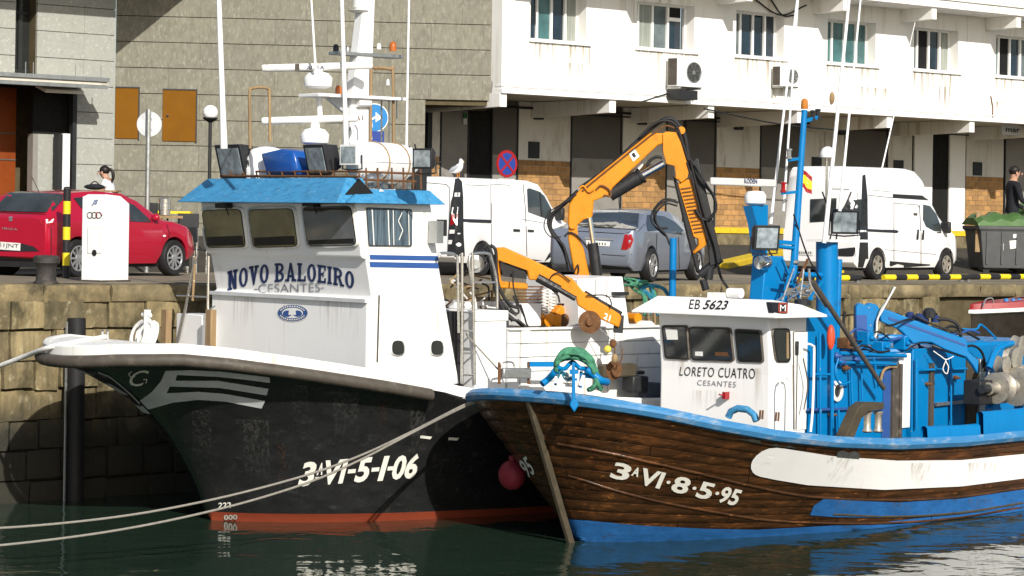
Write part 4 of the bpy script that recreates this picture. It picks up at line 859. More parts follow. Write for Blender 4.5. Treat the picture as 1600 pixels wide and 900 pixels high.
# fairlead roller on the gunwale, blue foot ring, small rail details
FR = C2([(222,790),(285,650),(318,624),(405,625),(405,655),(330,668),(300,700),(265,790)])
G().prism([(B2.x(u, v, 2.05).y, B2.x(u, v, 2.05).z) for u, v in FR], 0, 1.95, 2.12).build('fairlead_arm', MT['stempost'], B2, bevel=.012)
for u_ in (1353, 1370): p = B2.x(u_, 660, 2.0); G().lathe((2.02, p.y, p.z - .14), [(.055, 0), (.075, .02), (.05, .06), (.05, .24), (.075, .28), (.055, .30)], 12).build('fairlead_roller', MT['netw'], B2, smooth=50)
p = B2.y(1165, 655, 2.3); G().tube([B2.hit(u, v, 1, 2.35) for u, v in [(1138, 652), (1142, 643), (1153, 638), (1168, 640), (1178, 648), (1182, 658)]], .05, 8).build('foot_ring', MT['blue'], B2, smooth=60)
for u_, v_ in ((1187, 655), (1212, 658)): G().tube([B2.hit(u_, v_, 1, 2.3), B2.hit(u_ + 1, v_ - 14, 1, 2.3)], .014, 6).tube([B2.hit(u_ + 4, v_, 1, 2.3), B2.hit(u_ + 5, v_ - 14, 1, 2.3)], .014, 6).build('rail_cleat', MT['rust'], B2)
# net hauler at the right
nh = [(1556, 608, .16), (1600, 602, .2), (1580, 580, .14)]
p = B2.x(1575, 605, 1.75)
for k, (dy, r_) in enumerate(((-.5, .10), (-.28, .24), (.05, .12), (.36, .30), (.62, .14))): G().lathe((1.75, p.y + dy, p.z), [(.02, -.12), (r_, -.10), (r_ * .72, -.02), (r_ * .72, .04), (r_, .11), (.02, .13)], 20, 'y').build('hauler_drum', MT['netw'], B2, smooth=45)
G().tube([(1.75, p.y - .8, p.z), (1.75, p.y + .9, p.z)], .07, 10).build('hauler_shaft', MT['plast'], B2)
G().box(1.4, 1.7, p.y - .75, p.y - .3, p.z - .25, p.z + .12).build('hauler_gearbox', MT['blackp'], B2, bevel=.02)
for u, v, r_ in ((1582, 560, .18), (1592, 540, .16), (1566, 570, .14), (1590, 585, .16)): q = B2.x(u, v, 1.55); G().lathe(q, [(.03, -.1), (r_, -.08), (r_ * .8, 0), (r_, .08), (.03, .1)], 18, 'x').build('hauler_sheave', MT['netw'], B2, smooth=45)
G().tube(curve([B2.x(u, v, 1.5) for u, v in [(1545, 575), (1556, 548), (1575, 538), (1592, 536)]], 5), .05, 8).build('hauler_frame', MT['blue2'], B2)
G().bar(B2.x(1548, 640, 1.6), B2.x(1560, 590, 1.6), .1, .1).bar(B2.x(1590, 650, 1.6), B2.x(1596, 600, 1.6), .1, .1).build('hauler_leg', MT['blue2'], B2)

# more pipework, valves and frames on the blue casing
for a, b, r_ in (((1312,552),(1415,556),.03), ((1312,566),(1400,569),.022), ((1330,575),(1332,640),.02), ((1346,575),(1347,625),.016), ((1268,585),(1297,585),.018), ((1281,520),(1282,700),.02), ((1432,560),(1432,668),.022), ((1486,560),(1486,665),.018), ((1440,578),(1510,576),.02), ((1310,640),(1312,695),.02), ((1365,560),(1372,600),.018)):
    G().tube([B2.x(*a, 1.09), B2.x(*b, 1.09)], r_, 8).build('deck_pipe', MT['blue2'], B2, smooth=60)
for u_, v_, r_ in ((1314,566,.06), (1322,575,.045), (1308,556,.05), (1338,562,.05), (1300,648,.04), (1494,590,.035), (1450,600,.03)):
    c = B2.x(u_, v_, 1.06); G().lathe((1.02, c.y, c.z), [(r_, 0), (r_, .05), (r_ * .6, .07), (r_ * .3, .12), (0, .12)], 10, 'x').build('valve', MT['navy2' if r_ > .045 else 'rust'], B2)
for pts, r_, m in (([(1310,560),(1305,580),(1312,600),(1330,596)], .016, 'blue2'), ([(1255,560),(1262,600),(1256,640)], .01, 'rub'), ([(1415,548),(1440,535),(1470,540)], .014, 'rubber'), ([(1330,548),(1350,540),(1372,550),(1390,548)], .016, 'rubber'), ([(1500,545),(1520,540),(1535,552),(1540,580)], .02, 'rubber'), ([(1540,600),(1550,570),(1562,560)], .016, 'ropew'), ([(1455,668),(1450,690),(1455,700)], .012, 'ropew')):
    pipe('hose', B2, 0, 1.12, pts, r_, m)
for u0, v0, u1, v1 in ((1226,455,1240,400), (1240,455,1262,405), (1214,440,1262,448), (1222,405,1250,470), (1262,470,1286,438), (1246,475,1270,466)): G().bar(B2.x(u0, v0, .3), B2.x(u1, v1, .3), .03, .03).build('frame_bar', MT['blue2' if u0 % 4 else 'rust'], B2)
for u_, v_ in ((1228, 440), (1238, 462), (1252, 430), (1262, 455), (1244, 410)): c = B2.x(u_, v_, .25); G().ball(c, .05, 8, 6, (1, 1.3, .8)).build('deck_block', MT[('rust', 'plast', 'metal')[u_ % 3]], B2)
for u_ in range(1445, 1510, 13): c = B2.x(u_, 556, 1.03); G().lathe((1.02, c.y, c.z), [(.014, 0), (.012, .012), (0, .014)], 6, 'x').build('bolt', MT['navy2'], B2)

for k in range(14):                                 # hydraulic lines and small gear along the casing top
    u_ = 1300 + rg.random() * 200; v_ = 505 + rg.random() * 55; j = lambda a: rg.uniform(-a, a)
    pipe('hose', B2, 0, .7 + j(.3), [(u_, v_), (u_ + 18 + j(8), v_ + j(10)), (u_ + 36 + j(10), v_ + j(12)), (u_ + 58 + j(14), v_ + 8 + j(16))], rg.uniform(.012, .022), ('rubber', 'navy2', 'blue2', 'rubber')[k % 4])
for u_, v_, w_, h_ in ((1322, 536, .2, .16), (1352, 528, .16, .2), (1376, 541, .22, .14), (1408, 536, .14, .2), (1432, 530, .18, .12), (1466, 526, .2, .14), (1492, 533, .14, .14)):
    c = B2.x(u_, v_, .8); G().box(.7, .9, c.y - w_ / 2, c.y + w_ / 2, c.z - h_ / 2, c.z + h_ / 2).tube([(.92, c.y - w_ * .3, c.z), (.92, c.y + w_ * .3, c.z)], .03, 8).build('valve_block', MT[('blue2', 'navy2', 'rust', 'blue2')[u_ % 4]], B2, bevel=.012)
# ---------------------------------------------------------------- black boat: roof gear, mast, deck gear
def q1(u, v, y): return B1.y(u, v, y)               # point on the cross plane y of the black boat
def flood_px(quad, y, yaw, pitch, d_=.12, **k):
    c = B1.y(sum(p[0] for p in quad) / 4, sum(p[1] for p in quad) / 4, y); w_ = (B1.y(*quad[1], y) - B1.y(*quad[0], y)).length; h_ = (B1.y(*quad[0], y) - B1.y(*quad[3], y)).length
    return flood(B1, c, yaw, pitch, w_, h_, d_, **k)
flood_px([(336,228),(380,230),(392,272),(348,276)], 1.15, R(-4), R(14), .22); flood_px([(473,228),(510,227),(525,270),(485,273)], 1.15, R(-6), R(14), .22)
flood_px([(538,226),(561,226),(558,258),(536,258)], 1.2, R(8), R(0), m='bwhite'); flood_px([(653,232),(675,232),(672,264),(650,264)], 1.5, R(20), R(0))
zr_ = zr0 + .2
c = q1(417, 262, 1.5); G().lathe(Vector((c.x, 1.5, zr_ + .16)), [(.30, -.16), (.36, 0), (.36, .14), (.34, .16), (.33, .3), (.24, .42), (.1, .47), (0, .475)], 20).build('vent_dome', MT['bwhite'], B1, smooth=60)
drop('dome_mark', MT['blackink'], B1, bvh_of([B1.o.children[-1]], B1), [[(402,242),(410,244),(406,247)]], .01)
tb = G(); tc_ = [q1(u, v, 1.3) for u, v in [(420,240),(455,232),(474,236),(480,262),(478,274),(428,274)]]
tb.loft([[p + Vector((0, dy, 0)) + (cm - p) * s for p in tc_] for cm in [sum(tc_, Vector()) / 6] for dy, s in ((-.2, .25), (-.16, .06), (0, 0), (.25, .02), (.34, .2), (.36, .5))])
tb.build('tarpaulin_cover', MT['tarp'], B1, smooth=50, bevel=.02)
# railing frame and pipes along the roof
G().tube([q1(345, 275, 1.1), q1(560, 276, 1.1)], .02, 6).tube([q1(400, 268, 1.12), q1(560, 268, 1.12)], .016, 6).build('lamp_rail', MT['rust'], B1)
for k in range(11):
    u_ = 360 + k * 20; G().tube([q1(u_, 268, 1.11), q1(u_ + 3, 278, 1.11)], .012, 6).build('rail_stub', MT['rust'], B1)
G().tube([B1.x(560, 268, 1.6), B1.x(660, 272, 1.6)], .018, 6).tube([B1.x(560, 280, 1.6), B1.x(650, 284, 1.6)], .018, 6).build('side_rail', MT['rust'], B1)
for u_ in (572, 590, 612, 630, 645, 657): G().tube([B1.x(u_, 262, 1.62), B1.x(u_ + 1, 296, 1.62)], .014, 6).build('rail_post', MT['rust'], B1)
# liferaft canister on the roof, held by straps
LR = Thing('liferaft_canister', 'white barrel shaped liferaft canister strapped down on the blue wheelhouse roof', 'liferaft', B1.w((.55, 2.35, zr0 + .205)), 40)
for nm, k0, k1 in (('lower_shell', 180, 360), ('upper_shell', 0, 180)):
    g = G(); rings = []
    for y, r_ in ((-.62, .02), (-.60, .2), (-.52, .275), (-.3, .285), (0, .29), (.3, .285), (.52, .275), (.60, .2), (.62, .02)):
        rings.append([Vector((r_ * math.cos(R(a)) , y, .36 + r_ * math.sin(R(a)) * 1.0 + (.004 if k0 == 0 else -.004))) for a in range(k0, k1 + 1, 18)])
    g.loft(rings, closed=False).build(nm, MT['bwhite'], LR, smooth=50)
G().tube([(.295 * math.cos(R(a)), -.25, .36 + .295 * math.sin(R(a))) for a in range(0, 360, 20)], .012, 6, closed=True).build('strap', MT['wood'], LR)
G().tube([(.295 * math.cos(R(a)), .25, .36 + .295 * math.sin(R(a))) for a in range(0, 360, 20)], .012, 6, closed=True).build('strap', MT['wood'], LR)
G().box(-.26, .26, -.34, -.24, .0, .12).box(-.26, .26, .24, .34, .0, .12).build('cradle', MT['steel'], LR)
LR.o.location = B1.w((B1.y(598, 270, 2.0).x, 2.0, zr0 + .22)); LR.o.rotation_euler.z = R(-32)
# mast with radars
def q0(u, v, x=0): return B1.x(u, v, x)
mp = [q0(u, v) for u, v in [(545,222),(546,130),(556,60),(566,0),(572,-60)]]
g = G(); rings = []
for (u0, u1, v) in ((541, 573, 226), (542, 573, 160), (546, 575, 140), (553, 577, 82), (563, 580, 0), (568, 583, -60)):
    a, b = q0(u0, v), q0(u1, v); rings.append([a + Vector((-.1, 0, 0)), a + Vector((.1, 0, 0)), b + Vector((.1, 0, 0)), b + Vector((-.1, 0, 0))])
mo = g.loft(rings).build('mast', MT['bwhite'], B1, smooth=0, bevel=.02)
bm_ = bvh_of([mo], B1); letter('mast_lettering', 'RCA I', MT['rust'], B1, bm_, [(543, 180), (567, 180), (567, 188), (543, 188)], .008, bold=.02)
drop('mast_lettering', MT['grey'], B1, bm_, stroke([(547, 203), (547, 198), (555, 196), (558, 202), (558, 219)], 2), .008)
def plate(u0, u1, v, th_, m='bwhite', dx=.25): a, b = q0(u0, v), q0(u1, v); return G().box(-dx, dx, a.y, b.y, a.z - th_, a.z).build('mast_platform', MT[m], B1, bevel=.006)
plate(521, 622, 80, .05, 'metal', .12); plate(482, 622, 146, .045, 'bwhite')
G().prism([(q0(u, v).y, q0(u, v).z) for u, v in [(505,150),(545,150),(543,178),(536,176)]], 0, -.03, .03).build('platform_knee', MT['palegrey'], B1)
def radar(uc, v_gear, v_bar, u0, u1, tilt, txt=None):
    c = q0(uc, v_gear); gb = G().lathe(c - Vector((0, 0, .15)), [(.12, 0), (.20, .03), (.21, .15), (.15, .22), (.07, .24), (.07, .34), (0, .34)], 16).build('radar_gearbox', MT['bwhite'], B1, smooth=50)
    W0 = B1.w(q0(uc, v_bar)); sc = W0.y / FPX
    bar_ = G().bar(B1.I @ (W0 + Vector(((u0 - uc) * sc, .05, tilt))), B1.I @ (W0 + Vector(((u1 - uc) * sc, -.05, -tilt))), .12, .105).build('radar_scanner', MT['bwhite2'], B1, bevel=.035)
    return bar_
r1 = radar(497, 122, 104.5, 408, 583, -.03); r2 = radar(492, 210, 187, 408, 560, -.03)
b1 = bvh_of([r1], B1); letter('radar_lettering', 'AL-SA', MT['navy'], B1, b1, [(479, 103), (507, 102), (507, 108), (479, 109)], .01); drop('scanner_band', MT['rub'], B1, b1, [[(461, 100), (468, 99.5), (468, 110), (461, 110.5)]], .006)
b2 = bvh_of([r2], B1); drop('scanner_band', MT['rub'], B1, b2, [[(479, 181), (487, 181), (487, 194), (479, 194)]], .006)
G().tube([q0(498, 150), q0(500, 182)], .04, 8).build('radar_post', MT['bwhite'], B1)
for u, v, m, r_ in ((525, 75, 'plast', .045), (543, 76, 'metal', .03), (592, 72, 'bwhite2', .035), (614, 72, 'lampamber', .055), (529, 140, 'lampamber', .05), (607, 128, 'bwhite', .035), (563, 138, 'metal', .09), (577, 131, 'bwhite2', .04)):
    if m == 'lampamber' and m not in MT: MT[m] = mat('amber beacon', (.42, .11, .015), .2, coat=.5)
    c = q0(u, v); G().lathe(c - Vector((0, 0, r_ * 1.4)), [(r_, 0), (r_, r_ * 1.6), (r_ * .7, r_ * 2.4), (0, r_ * 2.7)], 10).build('mast_lamp', MT[m], B1, smooth=50)
G().tube(curve([q0(u, v) for u, v in [(585, 108), (612, 110), (614, 125)]], 4), .018, 6).build('mast_pipe', MT['wood'], B1)
c = q0(560, 9); G().lathe(c - Vector((0, 0, .1)), [(.1, 0), (.16, .03), (.05, .05), (.08, .08), (.08, .2), (0, .21)], 12).build('mast_lamp', MT['bwhite2'], B1)
G().tube([q0(558, 160, .14), q0(577, 160, .14)], .07, 10).build('loudhailer', MT['bwhite'], B1)
whip(B1, 0, -.6, (350, 232), (342, 0), .055, .036); whip(B1, 0, .2, (493, 108), (487, 10), .022, .016); whip(B1, 0, .35, (541, 232), (534, 0), .042, .03); whip(B1, 0, .5, (635, 232), (639, 0), .022, .018)
for pts in ([(391,232),(390,150),(394,138),(418,138),(421,150),(422,222)], [(579,275),(580,115),(585,106),(610,108),(614,118),(615,276)]): pipe('exhaust_pipe', B1, 0, .15, pts, .022, 'wood')
for u0, v0, v1 in ((596, 150, 222), (608, 150, 222), (620, 155, 185)): G().tube([q0(u0, v0), q0(u0, v1)], .014, 6).build('stay_rod', MT['steel'], B1)
for pts in ([(640,262),(650,240),(648,225)], [(620,270),(636,246),(640,228)], [(655,290),(668,268),(690,252)]): pipe('cable', B1, 0, 1.2, pts, .012, 'rubber')
G().box(1.0, 1.3, B1.x(640, 250, 1.2).y - .1, B1.x(640, 250, 1.2).y + .25, zr_, zr_ + .42).build('lamp_bracket', MT['plast'], B1, bevel=.02)
# dark box lamp / mirror beside the wheelhouse, wipers
c = B1.x(682, 362, 2.08); G().box(1.96, 2.16, c.y - .05, c.y + .06, c.z - .16, c.z + .15).build('mirror', MT['metal'], B1); G().box(2.0, 2.15, c.y + .065, c.y + .13, c.z - .06, c.z + .17).build('mirror_back', MT['plast'], B1)
for u_, v_ in ((352, 321), (489, 318)): c = q1(u_, v_, .95); G().box(c.x - .14, c.x + .14, .86, .98, c.z - .04, c.z + .03).tube([c, c + Vector((.12, -.02, -.14))], .012, 6).build('wiper_motor', MT['plast'], B1, bevel=.01)
# foredeck: ladder rails, hatch box, bitts and white rope coil
for a, b, r_, m in (((280, 528), (306, 404), .022, 'steel'), ((303, 440), (303, 400), .018, 'steel'), ((324, 520), (326, 400), .02, 'steel'), ((301, 470), (305, 402), .02, 'wood'), ((276, 462), (326, 464), .012, 'steel'), ((322, 488), (336, 478), .014, 'steel')):
    G().tube([q1(*a, .95), q1(*b, .95)], r_, 8).build('foredeck_rail', MT[m], B1)
c0_, c1_ = q1(284, 530, 1.1), q1(325, 492, 1.1); G().box(c0_.x, c1_.x, 1.0, 1.4, 1.7, c1_.z).build('deck_locker', MT['bwhite'], B1, bevel=.012)
for u0, u1 in ((256, 264), (325, 334)): a, b = q1(u0, 530, .85), q1(u1, 484, .85); G().box(a.x, b.x, .8, .9, 1.8, b.z).build('timber_post', MT['wood'], B1)
c = q1(229, 500, -.9); G().tube([(c.x, -.9, 1.9), (c.x + .02, -.9, q1(230, 484, -.9).z)], .05, 10).tube([(c.x-.1, -.9, q1(230, 492, -.9).z), (c.x+.1, -.9, q1(230, 492, -.9).z)], .03, 8).build('mooring_bitt', MT['bwhite2'], B1)
RC = Thing('rope_coil', 'coil of white rope hung over the bitt on the black boat bow', 'rope', B1.w((c.x, -.9, 2.70)), 40)
for k in range(9):
    a = random.uniform(-.25, .25); w_ = random.uniform(.14, .22); oy = random.uniform(-.08, .08); h_ = random.uniform(.24, .34)
    G().tube(curve([(w_ * math.sin(t) * (1 + .1 * math.sin(3 * t)) - .12 + k * .025, oy + .06 * math.cos(t), h_ * (math.cos(t) - .6) * .7) for t in [2 * math.pi * i / 10 for i in range(11)]], 3), .019, 6).build('rope_loop', MT['ropew'], RC, smooth=60)
for u_ in (160, 168): p = B1.x(u_, 528, -.3); G().lathe((-.3, p.y, p.z - .02), [(.02, 0), (.02, .1), (.026, .11), (0, .14)], 8).build('deck_cleat', MT['steel'], B1)
# aft of the wheelhouse: ladder, white deck house block, long white planked bulwark
XA = 2.08
def pa(u, v, x=XA): return B1.x(u, v, x)
a, b = pa(742, 600), pa(792, 485); blk = G().box(.2, XA, a.y, b.y, 1.5, pa(760, 502).z).box(.18, XA + .02, a.y - .01, b.y + .02, pa(760, 502).z + .001, b.z).build('deck_block', MT['bwhite'], B1, bevel=.015)
a, b = pa(717, 600), pa(742, 490); G().box(.5, XA - .25, a.y, b.y, 1.5, b.z + .02).build('dark_gap', MT['blackp'], B1)
lad = G(); 
for u_ in (722, 742): lad.tube([pa(u_ - 4 if u_ > 730 else u_, 395), pa(u_, 600)], .022, 8)
for v_ in (488, 517, 552, 586): lad.tube([pa(721, v_), pa(742, v_)], .014, 6)
lad.tube(curve([pa(u, v, XA - .02) for u, v in [(686,402),(688,396),(705,396),(712,400),(715,412),(717,520)]], 4), .02, 8).tube(curve([pa(u, v, XA - .02) for u, v in [(737,445),(733,410),(738,397),(762,396),(768,405),(776,440),(777,482)]], 4), .02, 8).tube([pa(740, 441), pa(773, 441)], .014, 6)
lad.build('ladder', MT['steel'], B1, smooth=60)
for v0, v1 in ((442, 470), (455, 470)): pass
for k in range(16): u_ = 700 + rng.random() * 75; v_ = 428 + rng.random() * 55; p = pa(u_, v_, 1.0); G().tube(curve([p, p + Vector((rng.uniform(-.2,.2), rng.uniform(-.2,.2), rng.uniform(-.2,.1))), p + Vector((rng.uniform(-.3,.3), rng.uniform(-.3,.3), rng.uniform(-.3,0)))], 3), .014, 5).build('cable', MT[('rust', 'wood', 'rubber', 'ropew')[k % 4]], B1)
G().box(.0, .9, pa(690, 470, .6).y, pa(785, 470, .6).y, 2.0, pa(740, 470, .6).z).build('net_bin', MT['bwhite2'], B1)
for k in range(5): p = pa(735 + k * 9, 470, .7); G().ball(p, .09, 8, 6, (1.3, 1.2, .7)).build('net_heap', MT['wood'], B1)
bz = lambda u, v: pa(u, v)
rows = [(pa(900, 514).z, pa(900, 534).z), (pa(900, 535.5).z, pa(900, 555).z), (pa(900, 556.5).z, pa(900, 577).z), (pa(900, 578.5).z, pa(900, 640).z)]
ystart, yend = pa(793, 560).y, pa(1044, 560).y
G().box(XA - .12, XA - .02, ystart, yend + 1.5, 1.3, pa(900, 514).z - .01).build('bulwark_core', MT['palegrey'], B1)
cutu = [793, 812, 826, 862, 950, 1044]
for i, (zt_, zb_) in enumerate(rows):
    for u0, u1 in zip(cutu, cutu[1:]):
        off = .03 if u0 == 812 else 0
        G().box(XA - .08 + off, XA + off + rng.uniform(0, .006), pa(u0, 550).y + .006, pa(u1, 550).y - .006, zb_, zt_ - .003).build('bulwark_board', MT['bwhite2'], B1)
G().box(XA - .16, XA + .05, ystart, yend + 1.5, pa(900, 514).z, pa(900, 514).z + .03).build('bulwark_cap', MT['bwhite2'], B1, bevel=.008)
hp = [(u, v) for u, v in ((903,436),(973,432),(983,505),(985,520),(905,520))]
hs_ = G().prism([(pa(u, v, 1.7).y, pa(u, v, 1.7).z) for u, v in hp], 0, .5, 1.7).build('gear_housing', MT['bwhite'], B1, bevel=.015)
G().box(1.7, 1.78, pa(955, 460, 1.7).y, pa(977, 460, 1.7).y, pa(955, 461, 1.7).z, pa(955, 456, 1.7).z).build('housing_light', MT['plast'], B1)
drop('housing_seam', MT['rub'], B1, bvh_of([hs_], B1), stroke([(930,436),(930,515)], .8) + stroke([(948,436),(948,515)], .8) + stroke([(906,466),(978,462)], .8), .005)
p = pa(1003, 518, 1.5); G().tube([(1.2, p.y, p.z), (1.65, p.y, p.z)], .17, 18).build('line_drum', MT['bwhite'], B1, smooth=50); p = pa(990, 497, 1.4); G().tube([(1.2, p.y, p.z), (1.5, p.y, p.z)], .08, 12).build('float', MT['orange'], B1)
for u_ in (1012, 1022, 1030): G().tube([pa(u_, 470, 1.6), pa(u_ + 2, 516, 1.6)], .014, 6).build('stay_rod', MT['wood'], B1)
# rows of white buffer springs, grey panels and clutter in front of the quay
for u_ in (852, 862): 
    p0, p1 = pa(u_, 452, 1.2), pa(u_, 496, 1.2); G().tube([p0 + Vector((.05 * math.cos(t), .05 * math.sin(t), (p1.z - p0.z) * t / 56)) for t in [k * .8 for k in range(71)]], .014, 5).build('coil_spring', MT['bwhite2'], B1)
a, b = pa(815, 510, 1.5), pa(846, 474, 1.5); G().box(1.2, 1.5, a.y, b.y, a.z, b.z).build('control_box', MT['bwhite'], B1, bevel=.01)
for u0, v0, u1, v1, m in ((850, 505, 890, 508, 'orange'), (868, 482, 885, 504, 'orange'), (880, 470, 897, 500, 'blackp'), (893, 488, 906, 518, 'blackp')): G().bar(pa(u0, v0, 1.3), pa(u1, v1, 1.3), .16, .16).build('winch_frame', MT[m], B1, bevel=.015)
for u_ in (853, 866, 876): p = pa(u_, 500, 1.45); G().lathe(p, [(.02, -.1), (.1, -.08), (.06, 0), (.1, .08), (.02, .1)], 12, 'x').build('winch_drum', MT['orange' if u_ < 870 else 'rust'], B1)
for k in range(9): v_ = 448 + k * 5; G().bar(pa(808, v_, .9), pa(850, v_, .9), .03, .02).build('slat', MT['rust'], B1)
# grey roller, blue bar and dark gallows gear by the rail
G().bar(B1.x(782, 583, 2.5), B1.x(826, 583, 2.5), .14, .15).build('rail_roller', MT['metal'], B1, bevel=.02); G().bar(B1.x(826, 588, 2.5), B1.x(868, 589, 2.5), .1, .13).build('rail_roller', MT['palegrey'], B1, bevel=.02)
G().bar(B1.x(826, 569, 2.5), B1.x(870, 569, 2.5), .07, .07).build('rail_bar', MT['blue2'], B1); pipe('roller_handle', B1, 0, 2.5, [(783, 576), (786, 567), (800, 566), (804, 574)], .014, 'steel')
for u_ in (780, 826): G().tube([B1.x(u_, 566, 2.5), B1.x(u_, 600, 2.5)], .022, 6).build('roller_post', MT['rust'], B1)
G().bar(B1.x(938, 580, 2.35), B1.x(990, 578, 2.35), .16, .2).build('winch_body', MT['stempost'], B1, bevel=.03); p = B1.x(957, 578, 2.4); G().lathe((2.45, p.y, p.z), [(.0, .06), (.1, .05), (.1, 0), (.15, -.02), (0, -.03)], 14, 'x').build('winch_end', MT['rust'], B1)
G().bar(B1.x(980, 600, 2.4), B1.x(1005, 600, 2.4), .25, .25).bar(B1.x(985, 582, 2.4), B1.x(1007, 582, 2.4), .06, .06).build('dark_motor', MT['plast'], B1, bevel=.03)
G().bar(B1.x(1005, 608, 2.3), B1.x(1040, 610, 2.3), .2, .22).build('fish_box', mat('slate box', (.06,.075,.10), .6), B1, bevel=.02)
# ---------------------------------------------------------------- orange deck cranes
CR = Thing('deck_crane', 'tall orange folding crane arched above the boats with black hoses', 'crane', B1.w((.3, pa(912, 435, .3).y, 2.0)), 0, 'orange deck cranes')
ZC = lambda pts: Z(840, 170, 3, pts)
def pc(T, u, v, x=0): return T.x(u, v, x)
def slab_px(T, name, m, pts, x0, x1, bevel=.02, **k):
    return G().prism([(T.x(u, v, 0).y, T.x(u, v, 0).z) for u, v in pts], 0, x0, x1).build(name, MT[m], T, bevel=bevel, smooth=30, **k)
slab_px(CR, 'column', 'orange', ZC([(145,540),(185,540),(188,590),(215,655),(246,800),(250,900),(172,900),(176,790),(158,700),(142,610)]), -.13, .13)
slab_px(CR, 'main_boom', 'orange', ZC([(140,545),(146,450),(170,410),(205,372),(525,115),(595,115),(592,162),(562,172),(352,368),(335,405),(262,432),(256,508),(216,520),(186,548)]), -.12, .12)
slab_px(CR, 'knuckle', 'orange', ZC([(585,118),(600,108),(645,112),(668,160),(706,285),(700,322),(672,345),(650,330),(640,268),(602,258),(586,200)]), -.15, .15)
slab_px(CR, 'fore_boom', 'orange', ZC([(655,350),(716,325),(790,575),(788,640),(732,682),(722,672),(752,640),(748,608),(728,600)]), -.11, .11)
slab_px(CR, 'inner_arm', 'blackp', ZC([(632,310),(655,345),(735,600),(760,760),(745,770),(700,600)]), -.09, .09); slab_px(CR, 'telescope', 'blackp', ZC([(712,245),(752,228),(858,690),(856,720),(806,735),(798,650)]), -.09, .09)
for k in range(13):
    v_ = 375 + k * 17; u_ = 672 + k * 5.2; G().bar(CR.x(*ZC([(u_, v_)])[0], .125), CR.x(*ZC([(u_ + 46, v_ - 6)])[0], .125), .02, .016).build('grille_bar', MT['rust'], CR)
cy_ = [ZC([(335,402)])[0], ZC([(478,318)])[0], ZC([(590,256)])[0]]
G().tube([CR.x(*cy_[0], .0), CR.x(*cy_[1], .0)], .115, 14).tube([CR.x(*cy_[1], 0), CR.x(*ZC([(490,310)])[0], 0)], .13, 14).build('lift_cylinder', MT['blackp'], CR, smooth=50)
G().tube([CR.x(*cy_[1], 0), CR.x(*cy_[2], 0)], .06, 12).build('piston', MT['chrome'], CR, smooth=50)
G().tube([CR.x(*ZC([(243,510)])[0], .14), CR.x(*ZC([(262,640)])[0], .14)], .04, 10).build('piston', MT['chrome'], CR); G().tube([CR.x(*ZC([(258,630)])[0], .14), CR.x(*ZC([(285,840)])[0], .14)], .085, 12).build('luff_cylinder', MT['blackp'], CR)
bcr = bvh_of([o for o in CR.o.children if o.name.startswith('main_boom')], CR)
wl_ = drop('warning_label', MT['bwhite2'], CR, bcr, [ZC([(426,208),(455,188),(478,222),(448,248)])], .008); drop('label_mark', MT['blackink'], CR, bcr, [ZC([(440,212),(452,204),(462,222),(452,230),(446,224)])], .011, 14, wl_)
def hose(T, pts, x=.16, r_=.022, m='rubber', name='hose'): return G().tube(curve([T.x(u, v, x) for u, v in pts], 6), r_ * .72, 7).build(name, MT[m], T, smooth=60)
hose(CR, ZC([(190,385),(120,450),(70,500),(60,560),(100,620),(130,680),(150,760)]), .05, .045); hose(CR, ZC([(180,400),(100,460),(50,520),(70,590),(120,640),(140,720)]), .12, .03); hose(CR, ZC([(165,420),(60,480),(30,550),(60,600),(110,600)]), .15, .012)
hose(CR, ZC([(125,600),(150,580),(190,600),(240,660),(262,700)]), .16, .022); hose(CR, ZC([(150,800),(190,770),(188,730),(170,770)]), .17, .014); hose(CR, ZC([(200,372),(330,280),(470,150),(560,70),(620,45),(660,75),(690,130),(710,240),(735,300)]), .02, .05)
hose(CR, ZC([(480,130),(540,75),(600,55),(650,80),(680,160),(705,240)]), .12, .03); hose(CR, ZC([(210,385),(300,310),(480,165),(550,110),(600,80),(640,90)]), .14, .02, 'rust')
hose(CR, ZC([(720,240),(760,330),(820,400),(835,470),(800,520),(765,510),(740,470)]), .15, .035); hose(CR, ZC([(735,260),(790,350),(830,420),(828,490),(790,525)]), .2, .02); hose(CR, ZC([(660,440),(610,430),(560,460),(545,510),(570,555),(610,560)]), .15, .026)
hose(CR, ZC([(655,455),(600,445),(555,490),(560,540),(600,590),(620,640)]), .18, .022); hose(CR, ZC([(650,430),(590,425),(540,480),(535,530),(575,575),(605,600)]), .12, .02); hose(CR, ZC([(715,240),(740,340),(790,520),(830,640),(845,720)]), .14, .03); hose(CR, ZC([(700,250),(728,350),(772,520),(810,650)]), .16, .022)
hose(CR, ZC([(275,378),(300,360),(335,380),(342,410),(310,405)]), .15, .022, 'rust'); hose(CR, ZC([(195,372),(215,362),(240,390),(265,378)]), .15, .02, 'orange'); hose(CR, ZC([(845,730),(860,790),(900,850),(930,880)]), .1, .03)
for (a, b, r_) in (((760,780),(860,700),.07), ((775,800),(790,850),.06), ((810,730),(800,800),.07), ((840,710),(790,770),.06)): G().tube([CR.x(*ZC([a])[0], 0), CR.x(*ZC([b])[0], 0)], r_, 10).build('rotator', MT['dkgrey'] if 'dkgrey' in MT else MT['plast'], CR, bevel=.01)
slab_px(CR, 'boom_pad', 'bwhite2', ZC([(435,262),(485,238),(500,262),(470,300),(440,310)]), -.2, -.14); hose(CR, ZC([(510,270),(530,240),(560,225),(585,230)]), .1, .035); 
c = CR.x(*ZC([(672,102)])[0], 0); G().tube([c + Vector((-.12, 0, 0)), c + Vector((.12, 0, 0))], .06, 12).build('pivot_pin', MT['orange'], CR); c = CR.x(*ZC([(657,318)])[0], 0); G().tube([c + Vector((-.2, 0, 0)), c + Vector((.17, 0, 0))], .045, 12).build('pivot_pin', MT['orange'], CR)
